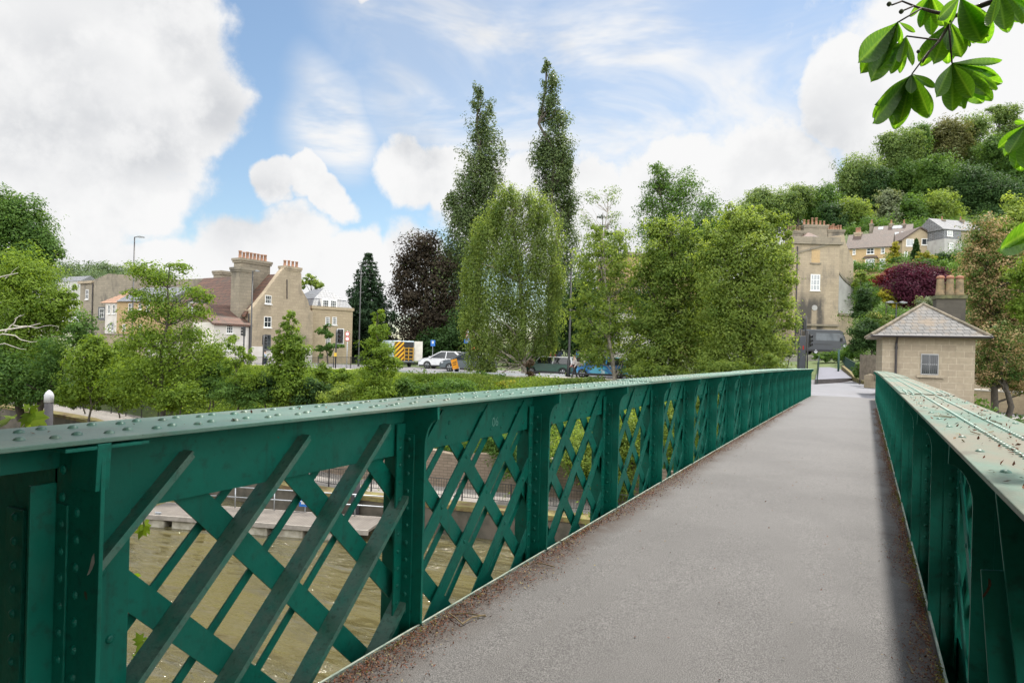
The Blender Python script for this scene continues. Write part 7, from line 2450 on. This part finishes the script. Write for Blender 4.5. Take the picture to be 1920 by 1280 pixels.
def leaflet(V, Fq, T, a, tip, roll, w=0.36, droop=0.12):
    """one pleated, toothed, obovate leaflet from a to tip, added to the lists"""
    a, tip = Vector(a), Vector(tip)
    d = tip - a; L = d.length; d.normalize()
    view = (a + tip) / 2 - Vector((0, 0, EYE))
    s = d.cross(view).normalized()
    n = s.cross(d).normalized()
    s, n = s * math.cos(roll) + n * math.sin(roll), n * math.cos(roll) - s * math.sin(roll)
    nu, nv = 56, 10
    k = len(V)
    for i in range(nu + 1):
        u = i / nu
        ww = L * w * (0.02 + (math.sin(min(1, u / 0.64) * math.pi / 2) ** 1.35 if u < 0.64 else max(0.0, 1 - ((u - 0.64) / 0.36) ** 2.1) ** 0.75) * 0.98)
        ww *= 1 + 0.045 * (1 - 2 * abs(((u * 26) % 1) - 0.5)) * (u > 0.15)
        for j in range(nv + 1):
            v = 2 * j / nv - 1
            ph = (u - 0.22 * abs(v)) * 15
            pleat = (abs((ph % 1) - 0.5) - 0.25) * L * 0.030 * min(1, abs(v) * 2.2) * min(1, (1 - abs(v)) * 4 + 0.3)
            z = pleat - droop * L * u * u - L * 0.045 * abs(v) ** 1.4 * (0.35 + u)
            p = a + d * (L * u) + s * (ww * v) - n * z * -1
            V.append(tuple(p))
            vein = max(0.0, 1 - abs(((ph + 0.5) % 1) - 0.5) * 7) * 0.55
            mid = max(0.0, 1 - abs(v) * 9)
            T.append(min(1.0, 0.18 + max(vein, mid)))
    for i in range(nu):
        for j in range(nv):
            q = k + i * (nv + 1) + j
            Fq.append((q, q + 1, q + nv + 2, q + nv + 1))


def chestnut():
    root = thing('chestnut_branch', 'horse chestnut branch with large hanging palmate leaves at the upper right', 'branch', P(1900, -120, 2.3))
    o = root.location
    mb = MB()
    b1 = [P(2080, -160, 2.2), P(1900, -60, 2.3), P(1870, 0, 2.4), P(1826, 16, 2.45), P(1789, 31, 2.5), P(1748, 22, 2.5), P(1720, 14, 2.5), P(1690, 2, 2.5)]
    mb.tube([p - o for p in b1], [0.02, 0.016, 0.011, 0.0095, 0.008, 0.006, 0.004, 0.003], 8)
    b2 = [P(1789, 31, 2.5), P(1778, 50, 2.48), P(1762, 76, 2.46), P(1742, 98, 2.45), P(1730, 118, 2.45)]
    mb.tube([p - o for p in b2], [0.007, 0.006, 0.005, 0.004, 0.003], 8)
    for p, q in (((1779, 46), (1785, 119)), ((1742, 96), (1710, 139)), ((1728, 16), (1684, 42)), ((1762, 76), (1700, 68)), ((1785, 32), (1781, 41)), ((1842, 10), (1850, 6)), ((1690, 3), (1672, 10)), ((1712, 12), (1690, 22))):
        mb.tube([P(*p, 2.47) - o, P(*q, 2.46) - o], [0.0035, 0.0028], 6)
    mb.build('wood', simple('chestnut_twig', (0.075, 0.05, 0.04), 0.8, (0.035, 0.025, 0.02), 30, 0.8, 0.4, 90), root, True)
    mb = MB()
    for px, py, r in ((1690, 22, 0.009), (1667, 8, 0.009), (1722, 97, 0.007)):
        p = P(px, py, 2.46) - o
        mb.dome(p, (0, 0, 1), r, 8, 1.0); mb.dome(p, (0, 0, -1), r, 8, 1.0)
    mb.build('buds', simple('bud_green', (0.06, 0.07, 0.03), 0.8), root, True)
    LV = [
        ((1785, 119), [((1786, 209), 0.0, .42), ((1826, 184), -.3, .40), ((1852, 181), .5, .34), ((1862, 174), .9, .30), ((1868, 124), 1.1, .22), ((1845, 139), 1.2, .20), ((1752, 186), .4, .36), ((1800, 205), .9, .3)], 2.46),
        ((1710, 139), [((1672, 236), .2, .42), ((1690, 232), -.6, .34), ((1655, 219), .6, .40), ((1628, 232), .8, .34), ((1637, 196), 1.0, .30), ((1730, 214), -.2, .42), ((1746, 219), -.8, .36), ((1706, 178), .3, .44), ((1748, 165), .9, .28)], 2.45),
        ((1684, 41), [((1629, 158), .3, .36), ((1605, 122), .1, .40), ((1645, 140), -.7, .30), ((1645, 88), -.5, .34), ((1714, 62), .8, .30), ((1668, 96), .9, .30)], 2.5),
        ((1699, 68), [((1669, 140), .2, .34), ((1708, 127), .6, .22), ((1656, 112), .9, .30), ((1690, 122), -.6, .30)], 2.47),
        ((1781, 41), [((1803, 112), .1, .42), ((1748, 124), .3, .38), ((1722, 118), -.3, .36), ((1770, 100), .8, .34), ((1815, 92), 1.0, .26)], 2.55),
        ((1800, -6), [((1840, 80), .2, .50), ((1857, 66), -.6, .40), ((1800, 60), .9, .30), ((1752, 40), .6, .30)], 2.4),
        ((1745, -10), [((1722, 50), .5, .40), ((1772, 50), -.3, .40), ((1700, 30), .9, .34), ((1745, 66), .2, .36)], 2.6),
        ((1872, -18), [((1884, 60), .3, .42), ((1902, 34), -.2, .44), ((1930, 20), .4, .40), ((1860, 55), -.8, .30), ((1912, 50), .9, .34)], 2.3),
        ((1926, 232), [((1868, 280), .2, .36), ((1890, 292), -.4, .38), ((1900, 226), .4, .38), ((1902, 316), .2, .40), ((1925, 320), .0, .4), ((1885, 262), .9, .3)], 2.3),
        ((1985, 400), [((1862, 470), .75, .40), ((1880, 474), -.9, .34), ((1905, 452), 1.0, .3)], 2.1),
    ]
    for (h, lets, D) in LV:
        V, Fq, T = [], [], []
        hp = P(*h, D)
        rr = random.Random(h[0])
        for (tp, roll, w) in lets:
            leaflet(V, Fq, T, hp - o, P(tp[0], tp[1], D + rr.uniform(-0.05, 0.06)) - o, roll, w, rr.uniform(0.02, 0.08))
        for (p1, r1, w1), (p2, r2, w2) in zip(lets[:-1], lets[1:]):
            q = (p1[0] * 0.5 + p2[0] * 0.5 + rr.uniform(-6, 6), p1[1] * 0.5 + p2[1] * 0.5 + rr.uniform(-4, 8))
            leaflet(V, Fq, T, hp - o, P(q[0], q[1], D + rr.uniform(0.03, 0.12)) - o, rr.uniform(-.5, .5), (w1 + w2) * 0.48, rr.uniform(0.02, 0.08))
        ob = npmesh('leaf', np.array(V), np.array(Fq), CHEST, root, T)
        ob.data.shade_smooth()


_leaflet_raw = leaflet


def leaflet(V, Fq, T, a, tip, roll, w=0.36, droop=0.12, org=None):
    off = ORG
    k = len(V)
    _leaflet_raw(V, Fq, T, Vector(a) + off, Vector(tip) + off, roll * 0.8, w * 0.46, droop)
    for i in range(k, len(V)):
        V[i] = tuple(Vector(V[i]) - off)


ORG = P(1900, -120, 2.3)
chestnut()

# big trees on the bank behind the camera (out of view, crowns shaped to shade the near end of the bridge)
rngt = np.random.default_rng(77)
for i, (lb, c, ells) in enumerate((
    ('large horse chestnut on the near bank overhanging the bridge end', (3.4, -4.0), [((1.0, -2.6, 4.6), (3.6, 2.4, 1.7)), ((4.0, -3.5, 8.0), (3.6, 3.2, 3.0)), ((0.0, -4.5, 8.0), (3.8, 3.2, 2.8)), ((-0.8, -0.9, 4.3), (2.2, 1.3, 0.8)), ((-0.6, -3.4, 2.2), (3.0, 1.0, 2.4)), ((-3.4, 2.7, 7.2), (2.6, 2.5, 1.0)), ((-4.6, 0.2, 5.8), (2.4, 1.8, 1.3)), ((-1.6, 0.4, 6.2), (2.6, 1.5, 0.9))]),
    ('broad tree on the near bank behind the left parapet', (-6.0, -5.0), [((-5.0, -4.2, 4.6), (3.2, 2.4, 3.2)), ((-6.0, -5.0, 8.0), (3.8, 3.0, 3.0)), ((-3.0, -4.0, 7.0), (2.6, 2.2, 2.6)), ((-2.6, -3.4, 4.0), (1.6, 1.4, 2.0))]),
    ('leafy thicket on the near bank hard against the left parapet', (-4.6, -0.9), [((-4.6, -1.0, 0.6), (1.6, 1.1, 2.0)), ((-5.6, -0.7, 3.0), (1.6, 1.3, 1.6)), ((-4.0, -1.6, 3.4), (1.4, 1.2, 1.4)), ((-1.4, -2.2, 3.6), (1.3, 0.8, 1.2))]))):
    root = thing('near_bank_tree', lb, 'tree', (c[0], c[1], -0.1))
    E3 = [(np.array(a), np.array(b_)) for a, b_ in ells]
    C, N, T = crown_pts(E3, 34000, rngt, 0.22, 30)
    bn = np.array([c[0], c[1], -0.1])
    V, Fq, tv = leaves(C - bn, N, 0.30, rngt, np.clip(0.4 + T, 0, 1), 0.55)
    npmesh('crown', V, Fq, DEEP, root, tv)
    mb = MB(); tr = limb(mb, (0, 0, -0.2), tuple(E3[1][0] - bn), 0.32, 0.08, rngt, 9, 7, 0.02)
    for a, r in E3: limb(mb, tr[3], tuple(a - bn), 0.13, 0.03, rngt, 6)
    mb.build('trunk', BARK, root, True)


# ------------------------------------------------------------------ pontoon, piles, sprigs and litter
def pontoon():
    zd = -6.62
    a = onz(250, 962, zd); b = onz(690, 994, zd)
    d = (b - a).normalized(); n = Vector((-d.y, d.x, 0))
    W = 2.3
    root = thing('pontoon', 'floating timber landing stage with pale floats by the quay wall', 'pontoon', a, math.atan2(d.y, d.x))
    L = (b - a).length
    m, t, bb = newmat('pontoon_deck')
    o = t.obj(); x, y, z = t.sep(o)
    f = t.math('FRACT', t.math('MULTIPLY', x, 7.0))
    c = t.mix(t.remap(t.noise(2.0, 5, o), 0.3, 0.7), (0.165, 0.145, 0.125), (0.12, 0.105, 0.09))
    t.set(bb.inputs['Base Color'], t.mix(t.math('LESS_THAN', f, 0.12), c, (0.05, 0.04, 0.035))); bb.inputs['Roughness'].default_value = 0.85
    MB().box(0, L, 0, W, -0.10, 0.0).build('deck', m, root)
    mb = MB(); mb.box(-0.02, L + 0.02, -0.08, -0.003, -0.2, 0.015); mb.box(-0.02, L + 0.02, W + 0.003, W + 0.08, -0.2, 0.015)
    mb.build('edge_beam', simple('silvered_timber', (0.30, 0.27, 0.24), 0.8, (0.18, 0.16, 0.14), 4, 0.7), root)
    fl = simple('concrete_float', (0.42, 0.39, 0.32), 0.9, (0.17, 0.15, 0.11), 2.2, 0.8, 0.3, 12)
    x = 0.25
    while x < L - 1.2:
        MB().box(x, x + 1.35, 0.02, W - 0.1, -0.95, -0.205).build('float', fl, root, bevel=0.05); x += 1.75
    for x in (1.2, L * 0.5, L - 1.0):
        mb = MB(); mb.box(x - 0.12, x + 0.12, 0.08, 0.2, 0.0, 0.05); mb.tube([(x - 0.17, 0.14, 0.09), (x + 0.17, 0.14, 0.09)], 0.03, 8); mb.tube([(x, 0.14, 0.03), (x, 0.14, 0.09)], 0.04, 8)
        mb.build('cleat', GALV, root)
    # rail along the back of the stage
    mb = MB()
    for z in (0.55, 1.05): mb.tube([(1.8, W - 0.1, z), (L + 0.6, W - 0.1, z)], 0.028, 8)
    mb.build('hand_rail', GALV, root, True)
    x = 1.8
    while x < L + 0.7:
        MB().tube([(x, W - 0.1, -0.1), (x, W - 0.1, 1.07)], 0.028, 8).build('rail_post', GALV, root, True); x += 2.1
    # blue notice on the rail
    p = onz(570, 958, zd)
    q = P(572, 941, (Vector((p.x, p.y, 0)).dot(_f)))
    r2 = thing('blue_notice', 'blue notice board with white lettering on the landing stage rail', 'sign', q, math.atan2(d.y, d.x))
    bd = MB().box(-0.30, 0.30, -0.02, 0.0, -0.22, 0.28).build('board', simple('sign_blue', (0.02, 0.16, 0.55), 0.4), r2)
    mb = MB(); mb.box(-0.2, 0.22, -0.024, -0.0205, -0.1, 0.02); mb.box(-0.1, 0.2, -0.024, -0.0205, 0.12, 0.15); mb.box(-0.14, 0.2, -0.024, -0.0205, 0.19, 0.22); mb.build('lettering', BACKW, bd)
    MB().tube([(0, 0.02, 0.28), (0, 0.02, -0.7)], 0.025, 6).build('post', GALV, r2)


pontoon()
PILE = simple('dark_pile', (0.028, 0.026, 0.030), 0.8, (0.014, 0.013, 0.015), 2.5, 0.7, 0.3, 8)
for lb, px, pt, D, r in (('dark mooring pile with a white cap standing in the river at the far left', 92, 742, 31, 0.18), ('dark mooring pile standing by the quay wall behind the first lattice bay', 668, 872, 33, 0.22)):
    t0 = P(px, pt, D)
    root = thing('mooring_pile', lb, 'pile', (t0.x, t0.y, ZW), 0, 'mooring piles of the landing stage')
    h = t0.z - ZW
    MB().tube([(0, 0, -2), (0, 0, h)], r, 16).build('shaft', PILE, root, True)
    MB().lathe([(r * 1.08, h - 0.3), (r * 1.08, h + 0.04), (r * 0.8, h + 0.16), (r * 0.2, h + 0.27)], (0, 0, 0), 16).build('cap', simple('white_cap', (0.42, 0.42, 0.44), 0.6, (0.42, 0.42, 0.43), 4, 0.5), root, True)


SYC = leafmat('sycamore_leaf', (0.10, 0.19, 0.015), (0.26, 0.36, 0.05), trans=0.5, rough=0.45, tcol=(1.8, 1.7, 0.6))


def lobed(V, Fq, T, c, tip, nrm, tone):
    """five-lobed leaf as a fan of quads"""
    c, tip = Vector(c), Vector(tip)
    d = tip - c; L = d.length; d.normalize(); n = Vector(nrm); n = (n - d * n.dot(d)).normalized(); s = d.cross(n)
    out = [(0.0, 0.0), (-0.05, -0.3), (0.22, -0.52), (0.28, -0.28), (0.62, -0.46), (0.6, -0.18), (1.0, 0.0), (0.6, 0.18), (0.62, 0.46), (0.28, 0.28), (0.22, 0.52), (-0.05, 0.3)]
    k = len(V)
    V.append(tuple(c + d * L * 0.3)); T.append(min(1, tone + 0.25))
    for (u, v) in out:
        V.append(tuple(c + d * (u * L) + s * (v * L) + n * (-0.12 * L * abs(v) - 0.1 * L * u * u))); T.append(tone)
    m = len(out)
    for i in range(0, m, 2):
        Fq.append((k, k + 1 + i, k + 1 + (i + 1) % m, k + 1 + (i + 2) % m))


def sprig(label, stem, lvs, D):
    root = thing('leaf_sprig', label, 'plant', P(*stem[0], D))
    o = root.location
    MB().tube([P(*q, D) - o for q in stem], 0.004, 6).build('stem', simple('green_stem', (0.16, 0.20, 0.05), 0.6), root, True)
    V, Fq, T = [], [], []
    rr = random.Random(int(stem[0][0]))
    for (c, tp) in lvs:
        nr = Vector((rr.uniform(-.5, .5) + 0.4, rr.uniform(-.6, .2) - 0.3, 1.0))
        lobed(V, Fq, T, P(*c, D) - o, P(*tp, D + rr.uniform(-0.06, 0.06)) - o, nr, rr.uniform(0.15, 0.8))
    npmesh('leaves', np.array(V), np.array(Fq), SYC, root, T)


sprig('bright green leafy sprig growing up behind the left parapet top', [(70, 830), (62, 800), (57, 775), (54, 764)], [((57, 780), (32, 786)), ((57, 776), (92, 780)), ((55, 768), (44, 755)), ((58, 784), (88, 795)), ((55, 774), (36, 800)), ((56, 768), (74, 758)), ((60, 790), (52, 806)), ((28, 782), (0, 776)), ((20, 786), (-10, 788)), ((56, 766), (66, 772))], 3.3)
sprig('green leafy sprig inside the first lattice bay near the bottom', [(262, 1262), (262, 1220), (270, 1200)], [((265, 1205), (255, 1184)), ((270, 1200), (292, 1224)), ((262, 1225), (246, 1236)), ((275, 1205), (304, 1196)), ((264, 1215), (280, 1226)), ((290, 1200), (306, 1222)), ((262, 1240), (248, 1262))], 2.9)
sprig('yellow-green leaf tips hanging beyond the end plate', [(268, 960), (270, 985), (262, 1000)], [((270, 985), (258, 1012)), ((270, 980), (284, 1002)), ((250, 1075), (252, 1096))], 3.2)

LIT = leafmat('leaf_litter', (0.045, 0.018, 0.010), (0.175, 0.068, 0.038), (0.24, 0.20, 0.10), trans=0.0, rough=0.9, tcol=(1, 1, 1))


def litter():
    rng = np.random.default_rng(5)

    def put(name, C, N, size, mat, tone, asp=0.4):
        V, Fq, tv = leaves(C, N, size, rng, np.clip(tone, 0, 1), asp)
        tag(npmesh(name, V, Fq, mat, None, tv), kind='stuff')
    C = []
    # against the left kerb strip
    n = 19000
    y = 1.0 + 26 * rng.uniform(0, 1, n) ** 1.9
    patch = 0.5 + 0.5 * np.sin(y * 2.3 + 1.0) * np.sin(y * 0.9)
    x = LE + 0.02 + np.abs(rng.normal(0, 0.085, n)) * (0.45 + patch * 1.3)
    C.append(np.stack([x, y, zc(y) + 0.012 + rng.uniform(0, 0.012, n)], 1))
    # against the right kerb strip
    n = 15000
    y = 0.8 + 26 * rng.uniform(0, 1, n) ** 1.8
    patch = 0.5 + 0.5 * np.sin(y * 2.9 + 2.0)
    x = RE - 0.02 - np.abs(rng.normal(0, 0.055, n)) * (0.5 + patch)
    C.append(np.stack([x, y, zc(y) + 0.012 + rng.uniform(0, 0.014, n)], 1))
    C = np.concatenate(C)
    keep = C[:, 1] < 40
    C = C[keep]
    put('leaf_litter', C, rng.normal(size=(len(C), 3)) * 0.5 + np.array([0, 0, 1.0]), 0.017, LIT, rng.uniform(0, 1, len(C)), 0.35)
    # moss and small weeds along the kerbs
    n = 4200
    y = 1.2 + 20 * rng.uniform(0, 1, n) ** 1.5
    side = rng.uniform(0, 1, n) < 0.72
    wob = (np.sin(y * 5.1) + np.sin(y * 2.2 + 1)) > 0.1
    keep = wob | (rng.uniform(0, 1, n) < 0.15)
    x = np.where(side, RE - 0.005 - np.abs(rng.normal(0, 0.018, n)), LE + 0.03 + np.abs(rng.normal(0, 0.02, n)))
    C = np.stack([x, y, zc(y) + 0.012 + rng.uniform(0, 0.03, n) * side], 1)[keep]
    put('moss', C, rng.normal(size=(len(C), 3)) + np.array([0, -0.3, 0.5]), 0.022, leafmat('moss_green', (0.05, 0.055, 0.01), (0.17, 0.16, 0.03), trans=0.1, rough=0.9), rng.uniform(0, 1, len(C)), 0.3)
    # a few crumbs and blossoms on the deck and on the broad right flange
    n = 130
    y = 1.2 + 12 * rng.uniform(0, 1, n) ** 1.3
    C = np.stack([rng.uniform(LE + 0.3, RE - 0.3, n), y, zc(y) + 0.027], 1)
    put('crumbs', C, rng.normal(size=(n, 3)) * 0.3 + np.array([0, 0, 1.0]), 0.018, LIT, rng.uniform(0.3, 1, n), 0.6)
    n = 420
    y = 1.0 + 9 * rng.uniform(0, 1, n) ** 1.4
    C = np.stack([RE + rng.uniform(-0.06, 0.33, n), y, zc(y) + 1.2865 + 0.006], 1)
    put('flange_litter', C, rng.normal(size=(n, 3)) * 0.5 + np.array([0, 0, 1.0]), 0.019, LIT, rng.uniform(0.1, 1, n), 0.45)
    n = 40
    y = 1.0 + 5 * rng.uniform(0, 1, n)
    C = np.stack([LE - rng.uniform(-0.02, 0.3, n), y, zc(y) + 1.2865 + 0.005], 1)
    put('flange_crumbs', C, rng.normal(size=(n, 3)) * 0.4 + np.array([0, 0, 1.0]), 0.018, LIT, rng.uniform(0.1, .9, n), 0.4)
    # twigs
    mb = MB()
    for (px, py, qx, qy) in ((845, 1150, 912, 1155), (840, 1148, 868, 1170), (868, 1168, 910, 1152), (1000, 1054, 1040, 1062), (1040, 1014, 1072, 1016), (1715, 1165, 1738, 1195), (1690, 1090, 1712, 1098), (1700, 1240, 1712, 1262)):
        a = onz(px, py, 0.016); b = onz(qx, qy, 0.016)
        m_ = a.lerp(b, 0.5) + Vector((rng.uniform(-.02, .02), rng.uniform(-.02, .02), 0.008))
        mb.tube([a, m_, b], 0.004, 5)
    for k in range(9):
        y = rng.uniform(1.4, 5); x = RE + rng.uniform(0, 0.25); a = Vector((x, y, 1.2915 + zc(y))); an = rng.uniform(0, 3.1)
        mb.tube([a, a + Vector((math.cos(an) * 0.09, math.sin(an) * 0.09, 0.004))], 0.0022, 5)
    tag(mb.build('twigs', simple('dry_twig', (0.20, 0.15, 0.07), 0.9, (0.08, 0.05, 0.03), 30, 0.7)), kind='stuff')


litter()
